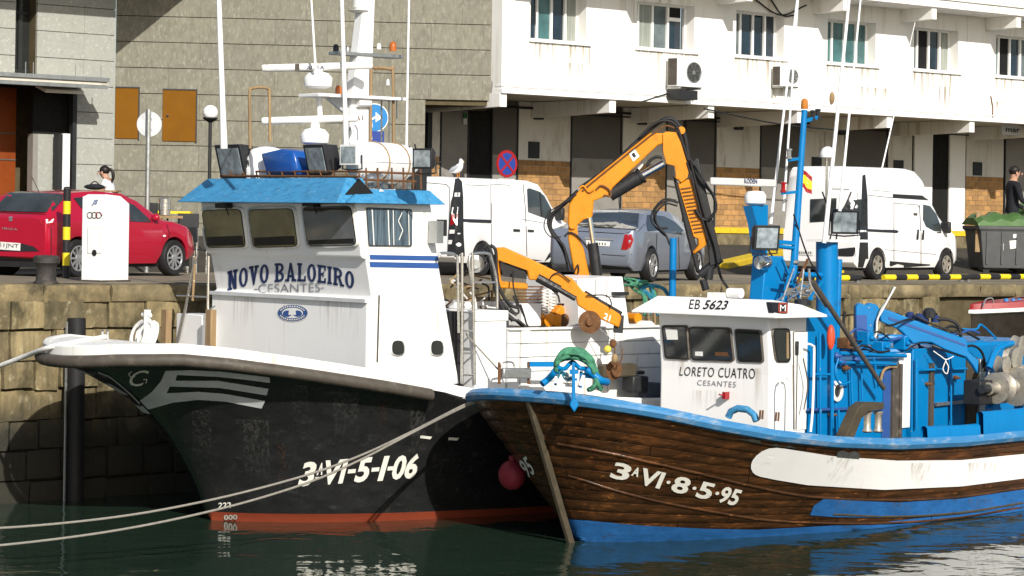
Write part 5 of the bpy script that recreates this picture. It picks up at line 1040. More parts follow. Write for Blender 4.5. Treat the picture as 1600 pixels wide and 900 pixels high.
c = CR.x(*ZC([(164,545)])[0], 0); G().tube([c + Vector((-.18, 0, 0)), c + Vector((.18, 0, 0))], .06, 12).build('pivot_pin', MT['orange'], CR)
# lower stowed crane with its winch and hook
LC = Thing('deck_crane', 'low orange crane lowered across the white deck, winch and hook at its tip', 'crane', B1.w((1.6, pa(800, 435, 1.6).y, 2.0)), 0, 'orange deck cranes')
ZL = lambda pts: Z(680, 370, 3.6, pts)
slab_px(LC, 'boom', 'orange', ZL([(332,62),(388,58),(545,128),(700,205),(772,235),(830,305),(925,365),(1035,432),(1046,455),(1032,510),(905,452),(800,385),(790,345),(640,248),(525,242),(516,188),(355,130),(362,214),(338,214)]), -.1, .1)
slab_px(LC, 'boom_slot', 'blackp', ZL([(365,142),(510,200),(516,238),(380,222)]), -.05, .05, bevel=0); slab_px(LC, 'column', 'orange', ZL([(332,60),(360,62),(372,250),(520,262),(520,295),(350,290),(335,210)]), -.14, -.02)
G().tube([LC.x(*ZL([(575,230)])[0], .13), LC.x(*ZL([(700,298)])[0], .13)], .065, 10).tube([LC.x(*ZL([(700,298)])[0], .13), LC.x(*ZL([(790,350)])[0], .13)], .04, 10).build('lift_cylinder', MT['blackp'], LC)
G().bar(LC.x(*ZL([(835,318)])[0], .02), LC.x(*ZL([(1045,440)])[0], .02), .09, .1).build('extension_cylinder', MT['blackp'], LC, bevel=.015); G().bar(LC.x(*ZL([(1035,440)])[0], .0), LC.x(*ZL([(1028,540)])[0], 0), .14, .09).build('boom_tip', MT['plast'], LC, bevel=.01)
c = LC.x(*ZL([(868,478)])[0], .1); G().lathe(c, [(.03, -.2), (.155, -.18), (.155, -.14), (.12, -.13), (.12, .06), (.165, .07), (.165, .11), (.06, .12), (.05, .16), (0, .16)], 20, 'x').build('winch', MT['rust'], LC, smooth=40)
G().tube([LC.x(*ZL([(900,490)])[0], .05), LC.x(*ZL([(1000,590)])[0], .05)], .006, 5).tube([LC.x(*ZL([(1012,540)])[0], .05), LC.x(*ZL([(1005,600)])[0], .05)], .008, 5).build('hoist_cable', MT['steel'], LC)
hk = LC.x(*ZL([(1000,600)])[0], .05); G().ball(hk, .055, 10, 8, (.6, 1, 1.2)).build('hook_block', MT['rust'], LC); hose(LC, ZL([(1010,620),(1012,680),(1030,720),(1050,680),(1052,630)]), .05, .014, 'rust', 'hook')
c = LC.x(*ZL([(970,632)])[0], .1); G().ball(c, .055, 12, 10).build('float', MT['yellowb'], LC); c = LC.x(*ZL([(1010,685)])[0], .1); G().ball(c, .05, 12, 10, (1, 1, 1.4)).build('pulley_block', MT['wood'], LC)
for pts, r_ in (([(300,50),(320,120),(330,220),(350,330),(390,420),(440,470)], .05), ([(290,60),(310,150),(325,240),(345,320),(400,400),(460,440)], .03), ([(310,45),(340,80),(345,200),(365,300),(420,380),(470,400)], .035), ([(340,220),(380,330),(440,420),(470,420),(440,330)], .022), ([(440,190),(440,280),(470,380),(510,470)], .016), ([(640,250),(660,215),(700,205),(760,250)], .014), ([(850,330),(960,330),(990,370),(985,400)], .014), ([(660,300),(690,330),(700,370)], .02), ([(350,330),(370,420),(420,460),(480,480),(540,540)], .03), ([(480,380),(500,440),(520,500),(560,520),(620,500)], .02)):
    hose(LC, ZL(pts), .14, r_)
for u_, v_ in ((295, 60), (300, 90), (305, 130)): c = LC.x(*ZL([(u_, v_)])[0], 0); G().tube([c + Vector((-.1, 0, 0)), c + Vector((.1, 0, 0))], .05, 10).build('hose_clamp', MT['blackp'], LC)
c = LC.x(*ZL([(228,152)])[0], -.2); G().lathe(c, [(.0, .0), (.1, 0), (.13, .02), (.13, .05), (.07, .06), (.07, .1), (0, .1)], 18, 'x').build('hose_flange', MT['metal'], LC)
c = LC.x(*ZL([(545,560)])[0], .05); G().lathe(c - Vector((0, 0, .06)), [(.05, 0), (.06, .08), (.03, .16), (0, .16)], 10).build('swivel', MT['rust'], LC); G().tube([LC.x(*ZL([(460,470)])[0], .05), LC.x(*ZL([(545,550)])[0], .05)], .03, 8).build('arm_link', MT['blackp'], LC)
letter('boom_number', '21', MT['letw'], LC, bvh_of([o for o in LC.o.children if o.name.startswith('boom')][:1], LC), ZL([(955,425),(990,442),(980,478),(945,458)]), .008, bold=.03)
# ---------------------------------------------------------------- brown boat bow: anchor on its stand, green rope, folding crane
AN = Thing('anchor', 'blue folding anchor hanging over the brown boat rail by its spade point', 'anchor', B2.w(H2.P(.093, 1, 1, .14, .0)), 0, None)
_k = AN.x(893, 640); ZA = lambda pts: Z(690, 540, 5, pts)
slab_px(AN, 'shank', 'blue2', ZA([(1018,130),(1042,130),(1046,430),(1016,430)]), -.03, .03, .008); slab_px(AN, 'fluke', 'blue2', ZA([(1030,415),(1060,435),(1072,465),(1036,522),(998,465),(1006,435)]), -.05, .04, .015)
G().bar(AN.x(*ZA([(1000,205)])[0]), AN.x(*ZA([(1070,205)])[0]), .05, .05).bar(AN.x(*ZA([(1010,260)])[0], -.05), AN.x(*ZA([(1060,265)])[0], -.05), .03, .03).build('stock', MT['blue2'], AN)
ST = Thing('anchor_stand', 'blue tubular stand on the bow rail with green rope heaped over it', 'stand', B2.w(H2.P(.093, 1, 1, -.10, .12)), 0)
for pts, r_ in (([(905,170),(880,210),(830,265),(785,300)], .045), ([(1130,185),(1180,220),(1240,270),(1290,285)], .05), ([(900,170),(960,180),(1020,130),(1080,175),(1140,180)], .03), ([(905,175),(900,240),(890,310)], .02), ([(1090,200),(1085,330)], .02), ([(1100,230),(1240,250)], .03)):
    G().tube(curve([ST.x(u, v, rng.uniform(-.1, .1)) for u, v in ZA(pts)], 5), r_, 8).build('stand_tube', MT['blue2'], ST, smooth=60)
G().bar(ST.x(*ZA([(890,290)])[0], .05), ST.x(*ZA([(900,240)])[0], .05), .05, .04).bar(ST.x(*ZA([(1080,310)])[0], .05), ST.x(*ZA([(1110,230)])[0], .05), .05, .04).bar(ST.x(*ZA([(900,300)])[0], .0), ST.x(*ZA([(1090,312)])[0], 0), .06, .05).build('stand_plate', MT['bwhite2'], ST)
for k in range(8):
    pts = [(900 + rng.uniform(-15, 15), 215 + k * 8), (930 + rng.uniform(-20, 20), 200), (985 + rng.uniform(-25, 25), 210 + rng.uniform(0, 70)), (1010, 250 + rng.uniform(-40, 40))]
    G().tube(curve([ST.x(u, v, rng.uniform(-.1, .1)) for u, v in ZA(pts)], 4), .012, 6).build('thin_line', MT['ropeb' if k % 2 else 'ropew'], ST)
GR = Thing('rope_heap', 'green rope bundle draped over the blue anchor stand', 'rope', ST.o.location, 0)
for k in range(16):
    o_ = k * 4.6 - 36; j = lambda: rng.uniform(-8, 8)
    pts = [(895 + j(), 190 + j()), (905 + j(), 120 + o_ * .5), (960 + j(), 72 + o_), (1040 + j(), 62 + o_), (1110 + j(), 80 + o_), (1165 + j(), 130 + o_ * .8), (1195 + j(), 190 + o_ * .7), (1215 + j(), 270 + j())] + ([(1240 + j(), 345 + j())] if k % 2 else [(1180 + j(), 330 + j()), (1150 + j(), 345)])
    G().tube(curve([GR.x(u, v, rng.uniform(-.14, .14)) for u, v in ZA(pts)], 4), rng.uniform(.02, .034), 6).build('rope_strand', MT['ropeg'], GR, smooth=60)
# green and teal ropes spilling behind the pilothouse
RP = Thing('rope_tangle', 'tangle of green and blue ropes on the deck behind the white housing', 'rope', B1.w((1.0, pa(1000, 480, 1.0).y, 2.2)), 0)
for k in range(12):
    m = 'ropeg' if k % 3 else 'ropeb'; u0 = 975 + rng.uniform(0, 25); j = lambda: rng.uniform(-6, 6)
    G().tube(curve([RP.x(u0, 440 + j(), rng.uniform(-.3, .3)), RP.x(u0 + 18 + j(), 446 + j(), 0), RP.x(u0 + 28 + j(), 465 + j(), 0), RP.x(u0 + 36 + j(), 490 + j(), .1)], 4), .022, 6).build('rope_strand', MT[m], RP, smooth=60)
G().tube(curve([RP.x(u, v) for u, v in [(1000,452),(1015,446),(1035,450),(1045,462)]], 4), .03, 7).build('rope_strand', MT['ropeb'], RP)
BP = G().tube([(0, 0, 0), (0, 0, (B1.x(1050, 372, 1.5) - B1.x(1050, 500, 1.5)).z)], .055, 10); p = B1.x(1050, 500, 1.5); bp_ = BP.build('davit_post', MT['blue2'], B1, smooth=50); bp_.location = p
BC = Thing('folding_crane', 'blue hydraulic crane folded down over the brown boat blue casing', 'crane', B2.w((.3, B2.x(1345, 560, .3).y, zc2)), 0)
slab_px(BC, 'column', 'blue2', C2([(285,175),(300,158),(335,170),(350,158),(388,168),(402,200),(352,352),(352,420),(285,420)]), -.14, .12); slab_px(BC, 'column_panel', 'navy2', C2([(288,215),(338,215),(338,340),(290,345)]), .122, .14, 0)
slab_px(BC, 'boom', 'blue2', C2([(395,185),(425,188),(805,330),(812,385),(862,428),(858,492),(832,450),(800,412),(690,372),(640,345),(590,345),(556,352),(512,305),(482,280),(402,245)]), -.1, .1)
slab_px(BC, 'boom_groove', 'navy2', C2([(440,222),(800,352),(800,362),(440,236)]), .1, .108, 0)
for a, b, r_, m in (((395,322),(530,325),.055,'blue2'), ((370,390),(555,385),.055,'blue2'), ((250,445),(470,438),.05,'blue2'), ((200,350),(390,380),.03,'blue2'), ((650,360),(800,410),.03,'plast')): G().tube([BC.x(*C2([a])[0], .05), BC.x(*C2([b])[0], .05)], r_, 10).build('cylinder', MT[m], BC)
for u, v, r_ in ((545, 220, .07), (590, 232, .08), (635, 215, .1), (665, 235, .07), (610, 245, .08)): c = BC.x(*C2([(u, v)])[0]); G().lathe(c - Vector((0, 0, .05)), [(r_, 0), (r_, r_), (r_ * .6, r_ * 1.5), (0, r_ * 1.6)], 10).build('valve', MT['navy' if r_ < .1 else 'plast'], BC)
hose(BC, C2([(670,235),(730,240),(770,265),(785,320)]), .05, .035); hose(BC, C2([(560,215),(640,255),(720,285),(790,310)]), .11, .02); hose(BC, C2([(210,400),(240,385),(265,410),(250,440),(215,430),(210,400)]), .1, .018); hose(BC, C2([(240,200),(235,250),(250,310),(270,340)]), .0, .03)
for k in range(3): hose(BC, C2([(468 + k * 4,85),(445,140),(408 + k * 5,190),(392,240),(378 + k * 4,310),(350,358)]), .15 + k * .02, .022, 'ropew' if k else 'ropeg', 'lashing')
hose(BC, C2([(655,385),(690,410),(715,425),(750,410)]), .13, .012, 'ropew', 'lashing'); hose(BC, C2([(715,425),(700,470),(718,492),(725,460),(712,430)]), .14, .012, 'ropew', 'lashing')
c = BC.x(*C2([(215,420)])[0], .1); G().lathe(c, [(.0, -.05), (.11, -.04), (.11, .03), (.06, .05), (0, .05)], 14, 'x').build('hose_reel', MT['navy'], BC)
for a, b in (((288,420),(288,600)), ((340,420),(340,600))): G().bar(BC.x(*C2([a])[0], -.1), BC.x(*C2([b])[0], -.1), .12, .1).build('crane_leg', MT['blue2'], BC)
# ---------------------------------------------------------------- vehicles
def place_vehicle(rear, front_u, wb, hw, yr):       # rear wheel contact pixel, column of the front wheel
    p = ground_hit(*rear); best = None
    for k in range(200, 880, 5):
        t = R(k / 10); q = p + Vector((wb * math.cos(t), wb * math.sin(t), 0)); u = CX + q.x / q.y * FPX
        if best is None or abs(u - front_u) < best[0]: best = (abs(u - front_u), k / 10)
    th = best[1]; a = Vector((math.cos(R(th)), math.sin(R(th)), 0)); b = Vector((a.y, -a.x, 0))
    return p - b * hw - a * yr, th
def body(T, paint, top, belt, W_, zb, y0, y1, wheels, rw, tumble=.17, endr=(.06, .16), nose=.5, name='body'):
    ra = rw + .055; ys = set([y0, y0 + .02, y0 + .05, y0 + .1, y1, y1 - .02, y1 - .06, y1 - .14])
    k = y0 + .15
    while k < y1 - .15: ys.add(round(k, 3)); k += .11
    for yw in wheels:
        for i in range(13): ys.add(round(yw + ra * math.cos(math.pi * i / 12) * .999, 4))
    for yy, _ in top: ys.add(yy)
    rings = []
    for y in sorted(ys):
        tz = lerp_tab(top, y); e0 = max(0, 1 - (y - y0) / .14); e1 = max(0, 1 - (y1 - y) / .5)
        w_ = W_ * (1 - endr[0] * e0 ** 2.2 - endr[1] * e1 ** 2.0); be = min(belt, tz - .05)
        k = min(1, max(0, (tz - be - .05) / .38)); wr = w_ * (.95 - tumble * k); za = zb + .10 * max(e0, e1) * 1.2
        for yw in wheels:
            d = abs(y - yw)
            if d < ra: za = max(za, rw + math.sqrt(ra * ra - d * d))
        z2 = max(zb + .16, za); zm = max(.55 * be + .45 * zb, za + .03); be2 = max(be, zm + .04)
        h = [(w_ * .93, za), (w_ * .985, z2), (w_, zm), (w_ * .99, be2), (w_ * .97 + (wr - w_ * .97) * .08, be2 + .025 * (1 if k > 0 else .3)), (wr, max(tz - .06 - .03 * k, be2 + .03)), (wr * .93, max(tz - .02, be2 + .035)), (wr * .6, max(tz, be2 + .04))]
        rings.append([Vector((x, y, z)) for x, z in h] + [Vector((-x, y, z)) for x, z in reversed(h)])
    o = G().loft(rings).build(name, MT[paint], T, smooth=38); return o
def wheel(T, x, y, r, wd=.2, rim='alloy', spokes=10, rimr=.68, nm='wheel'):
    c = Vector((x, y, r)); s = 1 if x > 0 else -1
    t = G().lathe(c, [(r * rimr, -wd * .5 * s), (r * .93, -wd * .5 * s), (r, -wd * .36 * s), (r, wd * .36 * s), (r * .93, wd * .5 * s), (r * rimr, wd * .46 * s), (r * rimr * .98, wd * .2 * s), (0, wd * .16 * s)], 28, 'x').build(nm, MT['rubber'], T, smooth=40)
    g = G(); rr = r * rimr
    g.tube([c + Vector((wd * .4 * s, rr * .96 * math.cos(k * math.pi / 12), rr * .96 * math.sin(k * math.pi / 12))) for k in range(24)], .018, 6, closed=True)
    for k in range(spokes):
        a = 2 * math.pi * k / spokes; d = Vector((0, math.cos(a), math.sin(a))); g.bar(c + Vector((wd * .34 * s, 0, 0)) + d * .03, c + Vector((wd * .40 * s, 0, 0)) + d * rr * .95, .035 if spokes > 6 else .09, .03, (s, 0, 0))
    g.lathe(c + Vector((wd * .33 * s, 0, 0)), [(.0, -.02), (.075, 0), (.07, .025 * s), (0, .03 * s)], 12, 'x')
    g.build('rim', MT[rim], t, smooth=35)
# --- red hatchback
loc, th = place_vehicle((120, 433), 271, 2.56, .80, -1.24)
RC_ = Thing('parked_car', 'red hatchback parked on the quay behind the white service post', 'car', loc, th, 'cars and vans parked along the quay')
red = body(RC_, 'red', [(-2.03,.98),(-1.97,1.03),(-1.90,1.06),(-1.58,1.36),(-1.40,1.42),(-.6,1.47),(.1,1.44),(.5,1.32),(1.02,1.03),(1.2,.99),(1.7,.88),(1.93,.74),(2.03,.58)], .92, .84, .22, -2.03, 2.03, (-1.24, 1.32), .315)
for x in (.75, -.75):
    for y in (-1.24, 1.32): wheel(RC_, x, y, .315, rim='alloy', spokes=10)
b_ = bvh_of([red], RC_); ZR = lambda p: Z(0, 225, 4, p)
G().box(-.7, .7, -1.95, 1.9, .16, .5).build('underbody', MT['rubber'], RC_)
drop('rear_window', MT['carglass2'], RC_, b_, [ZR([(0,372),(62,308),(130,302),(392,320),(388,350),(332,416),(280,432),(-60,422),(-60,380)])], .02)
drop('window', MT['carglass'], RC_, b_, [ZR([(458,338),(535,330),(550,420),(505,400)])], .008); drop('window', MT['carglass2'], RC_, b_, [ZR([(560,335),(780,355),(840,385),(940,478),(945,492),(700,480),(575,440)])], .008)
drop('pillar', MT['red'], RC_, b_, [ZR([(770,350),(800,360),(812,486),(786,486)])], .012)
drop('tail_lamp', MT['lamp'], RC_, b_, [ZR([(248,474),(300,462),(345,460),(332,500),(300,522),(262,500)])], .012); drop('tail_lamp_glint', MT['lampw'], RC_, b_, [ZR([(285,476),(335,470),(325,490),(290,496)])], .016)
pl = drop('number_plate', MT['bwhite2'], RC_, b_, [ZR([(-60,606),(132,620),(130,667),(-60,655)])], .014); letter('plate_number', '9311JNT', MT['blackink'], RC_, b_, ZR([(-55,615),(122,627),(120,658),(-55,646)]), .018, parent=pl)
drop('bumper_grille', MT['plast'], RC_, b_, [ZR([(-60,690),(140,622),(210,640),(248,670),(150,672),(-60,668)])], .010); drop('bumper_skirt', MT['plast'], RC_, b_, [ZR([(-60,700),(200,712),(330,700),(330,745),(-60,745)])], .01)
letter('emblem', 'S', MT['alloy'], RC_, b_, ZR([(58,455),(82,456),(82,482),(58,481)]), .012, bold=.04); letter('model_lettering', 'IBIZA', MT['alloy'], RC_, b_, ZR([(18,520),(114,528),(114,540),(18,533)]), .012)
drop('panel_gap', MT['rubber'], RC_, b_, stroke(ZR([(320,520),(318,690)]), 1.2) + stroke(ZR([(800,490),(805,760)]), .8) + stroke(ZR([(1040,500),(1060,560),(1045,620)]), .8) + stroke(ZR([(0,430),(280,440),(330,425)]), 1), .006)
drop('side_repeater', MT['lampw'], RC_, b_, [ZR(ell(1025, 574, 10, 6))], .01); drop('sill_line', MT['rubber'], RC_, b_, stroke(ZR([(700,770),(985,745)]), 2), .006)
h = b_.ray_cast(EYEP, ray(*ZR([(955,470)])[0]).normalized())[0]; p = RC_.I @ h + Vector((.08, -.02, .03)); G().ball(p, .09, 14, 10, (.9, .7, .75)).build('mirror', MT['red'], RC_, smooth=60)
c = Vector((.05, -1.35, 1.41)); G().tube([c, c + Vector((.02, -.22, .26))], .006, 5).build('aerial', MT['plast'], RC_)
# --- white vans
def van(nm, label, rear, fu, H, traced):
    loc, th = place_vehicle(rear, fu, 3.10, .86, -1.42)
    T = Thing(nm, label, 'van', loc, th, 'cars and vans parked along the quay')
    if H < 2.1: top = [(-2.33,H-.09),(-2.30,H-.03),(-2.2,H),(.5,H),(.95,H-.07),(1.25,H-.28),(1.85,1.10),(2.1,1.0),(2.33,.78),(2.42,.55)]
    else: top = [(-2.33,H-.2),(-2.30,H-.08),(-2.2,H-.02),(0,H),(.45,H-.05),(.75,H-.2),(1.05,1.88),(1.3,1.66),(1.88,1.10),(2.12,1.0),(2.33,.78),(2.42,.55)]
    bd = body(T, 'vanw', top, 1.06, .95, .26, -2.33, 2.42, (-1.42, 1.68), .325, tumble=.10, endr=(.05, .18))
    for x in (.84, -.84):
        for y in (-1.42, 1.68): wheel(T, x, y, .325, .22, 'netw' if traced == 'R' else 'dkalloy', 5, .62)
    G().box(-.8, .8, -2.2, 2.2, .2, .62).build('underbody', MT['rubber'], T)
    return T, bd, bvh_of([bd], T)
V1, vb1, bV = van('parked_van', 'low white van with black tail trim parked behind the blue roofed wheelhouse', (748, 431), 874, 1.95, 'L')
Z6 = lambda p: Z(400, 225, 4, p); Z7 = lambda p: Z(800, 225, 4, p)
drop('tail_trim', MT['plast'], V1, bV, [Z6([(1240,222),(1262,216),(1282,235),(1290,330),(1292,560),(1300,700),(1200,695),(1206,560),(1226,330)])], .022)
for q, m in (([(1238,305),(1268,305),(1266,330),(1235,330)], 'lampw'), ([(1232,395),(1258,395),(1254,440),(1226,440)], 'lampw'), ([(1226,442),(1256,442),(1252,510),(1218,505)], 'lamp'), ([(1216,536),(1248,536),(1245,560),(1212,560)], 'lampw'), ([(1208,600),(1232,600),(1228,626),(1205,626)], 'lampw')): drop('tail_lamp', MT[m], V1, bV, [Z6(q)], .030)
drop('slide_rail', MT['plast'], V1, bV, [Z6([(1294,468),(1470,474),(1470,494),(1294,488)])], .012)
drop('panel_gap', MT['rub'], V1, bV, stroke(Z6([(1467,222),(1467,470)]), .9) + stroke(Z6([(1050,240),(1190,252),(1212,275),(1205,640)]), .9) + stroke(Z6([(1310,255),(1460,262)]), .7) + stroke(Z7([(-130,250),(-10,258)]), .7) + stroke(Z7([(68,250),(84,420),(92,700)]), 1) + stroke(Z7([(-130,370),(-130,640)]), .8) + stroke(Z7([(60,470),(230,500)]), .6), .006)
cw = drop('cab_window', MT['carglass2'], V1, bV, [Z7([(92,282),(105,276),(165,296),(200,325),(245,410),(238,476),(180,455),(98,425)])], .010); drop('window_divider', MT['plast'], V1, bV, stroke(Z7([(172,300),(182,455)]), 2), .014, 14, cw)
for q in ([(4,530),(46,534),(46,548),(6,546)], [(94,534),(134,538),(132,550),(96,548)]): drop('door_handle', MT['plast'], V1, bV, [Z7(q)], .02)
drop('side_skirt', MT['plast'], V1, bV, [Z7([(-120,690),(90,715),(190,728),(185,750),(-120,740)])], .008); drop('wheel_lip', MT['plast'], V1, bV, [Z7([(200,735),(225,690),(250,655),(290,640),(290,655),(258,672),(238,705),(225,750)])], .012)
h = bV.ray_cast(EYEP, ray(*Z7([(262,440)])[0]).normalized())[0]
if h: G().box(*(lambda p: (p.x, p.x + .2, p.y, p.y + .12, p.z - .12, p.z + .14))(V1.I @ h)).build('mirror', MT['plast'], V1, bevel=.03)
V2, vb2, bV2 = van('parked_van', 'white high roofed van nose towards the green lidded bin', (1366, 437), 1475, 2.46, 'R')
Z8 = lambda p: Z(1200, 225, 4, p)
drop('tail_trim', MT['plast'], V2, bV2, [Z8([(588,196),(606,190),(620,330),(622,560),(626,770),(560,770),(575,560),(584,300)])], .010)
for q in ([(265,345),(430,338),(425,480),(262,490)], [(470,400),(500,350),(620,342),(600,560),(470,560),(430,520)]): drop('rear_window', MT['carglass'], V2, bV2, [Z8(q)], .010)
drop('rear_bumper', MT['plast'], V2, bV2, [Z8([(440,655),(545,645),(545,705),(440,700)])], .012); pl = drop('number_plate', MT['bwhite2'], V2, bV2, [Z8([(186,662),(286,668),(284,697),(186,692)])], .014); drop('plate_number', MT['blackink'], V2, bV2, sum([stroke(Z8([(198 + k * 12, 672), (198 + k * 12, 688)]), 1.3) for k in range(7)], []), .018, 14, pl)
drop('slide_rail', MT['plast'], V2, bV2, [Z8([(612,530),(805,540),(815,548),(805,556),(612,546)])], .012); drop('roof_trim', MT['plast'], V2, bV2, [Z8([(778,312),(960,322),(1000,350),(778,336)])], .012)
drop('panel_gap', MT['rub'], V2, bV2, stroke(Z8([(786,355),(786,780)]), .9) + stroke(Z8([(945,380),(955,560),(955,790)]), .9) + stroke(Z8([(790,370),(930,380),(950,400)]), .7) + stroke(Z8([(625,650),(1050,690)]), .6) + stroke(Z8([(625,285),(770,300)]), .6) + stroke(Z8([(625,320),(770,335),(1000,350)]), .9) + stroke(Z8([(400,280),(540,285),(560,310),(556,640)]), .8), .006)
drop('cab_window', MT['carglass2'], V2, bV2, [Z8([(968,378),(1010,388),(1050,440),(1078,515),(1082,556),(1060,558),(985,515),(966,470)])], .010)
for q in ([(928,535),(940,535),(936,598),(924,598)], [(962,538),(973,538),(970,598),(958,598)]): drop('door_handle', MT['plast'], V2, bV2, [Z8(q)], .02)
drop('side_skirt', MT['plast'], V2, bV2, [Z8([(728,728),(1052,755),(1046,798),(724,780)])], .010); drop('door_badge', MT['rub'], V2, bV2, [Z8([(908,430),(932,432),(932,448),(908,446)])], .008)
drop('headlamp', MT['lampw'], V2, bV2, [Z8([(1112,560),(1130,590),(1138,640),(1120,620)])], .012); drop('front_bumper', MT['plast'], V2, bV2, [Z8([(1138,650),(1150,700),(1146,760),(1130,740)])], .012)
h = bV2.ray_cast(EYEP, ray(*Z8([(1082,530)])[0]).normalized())[0]
if h: G().box(*(lambda p: (p.x - .02, p.x + .2, p.y, p.y + .12, p.z - .1, p.z + .16))(V2.I @ h)).build('mirror', MT['plast'], V2, bevel=.03)
# --- silver blue saloon
loc, th = place_vehicle((1014, 441), 1085, 2.72, .80, -1.28)
SV = Thing('parked_car', 'blue silver saloon car behind the orange crane', 'car', loc, th, 'cars and vans parked along the quay')
sv = body(SV, 'silver', [(-2.30,.93),(-2.24,1.0),(-2.0,1.04),(-1.86,1.06),(-1.15,1.31),(-.9,1.35),(-.2,1.385),(.4,1.35),(.8,1.25),(1.35,1.03),(1.5,1.0),(2.0,.88),(2.25,.72),(2.32,.58)], .95, .855, .22, -2.30, 2.32, (-1.28, 1.44), .32, endr=(.12, .16))
for x in (.79, -.79):
    for y in (-1.28, 1.44): wheel(SV, x, y, .32, rim='alloy', spokes=7)
G().box(-.72, .72, -2.2, 2.2, .18, .5).build('underbody', MT['rubber'], SV); bS = bvh_of([sv], SV)
drop('rear_window', MT['carglass2'], SV, bS, [Z7([(405,515),(450,480),(520,438),(700,432),(795,440),(785,528),(770,538),(560,525)])], .022)
drop('window', MT['carglass'], SV, bS, [Z7([(842,445),(868,442),(905,540),(850,545),(838,500)])], .008); drop('window', MT['carglass2'], SV, bS, [Z7([(885,445),(950,452),(1020,490),(1075,545),(1085,570),(925,548)])], .008)
drop('tail_lamp', MT['lamp'], SV, bS, [Z7([(705,565),(745,562),(758,600),(740,650),(715,662),(682,660)])], .010)
pl = drop('number_plate', MT['bwhite2'], SV, bS, [Z7([(462,600),(615,610),(610,640),(468,632)])], .012); drop('plate_number', MT['blackink'], SV, bS, sum([stroke(Z7([(482 + k * 17, 611 + k * 1.2), (482 + k * 17, 626 + k * 1.2)]), 1.6) for k in range(7)], []), .016, 14, pl)
drop('boot_trim', MT['alloy'], SV, bS, [Z7([(455,582),(640,592),(636,602),(455,596)])], .012); drop('panel_gap', MT['rubber'], SV, bS, stroke(Z7([(400,545),(690,560),(790,545),(830,500)]), .9) + stroke(Z7([(560,690),(700,700),(790,680)]), 1.0) + stroke(Z7([(905,560),(900,680),(885,740)]), .8) + stroke(Z7([(1040,580),(1045,780)]), .8), .006)
drop('bumper_skirt', MT['plast'], SV, bS, [Z7([(560,752),(700,770),(780,772),(775,800),(560,775)])], .01)
c = SV.I @ (bS.ray_cast(EYEP, ray(*Z7([(672,412)])[0]).normalized())[0] or EYEP); G().tube([c, c + Vector((0, -.1, .28))], .006, 5).build('aerial', MT['plast'], SV) if c.z < 3 else None
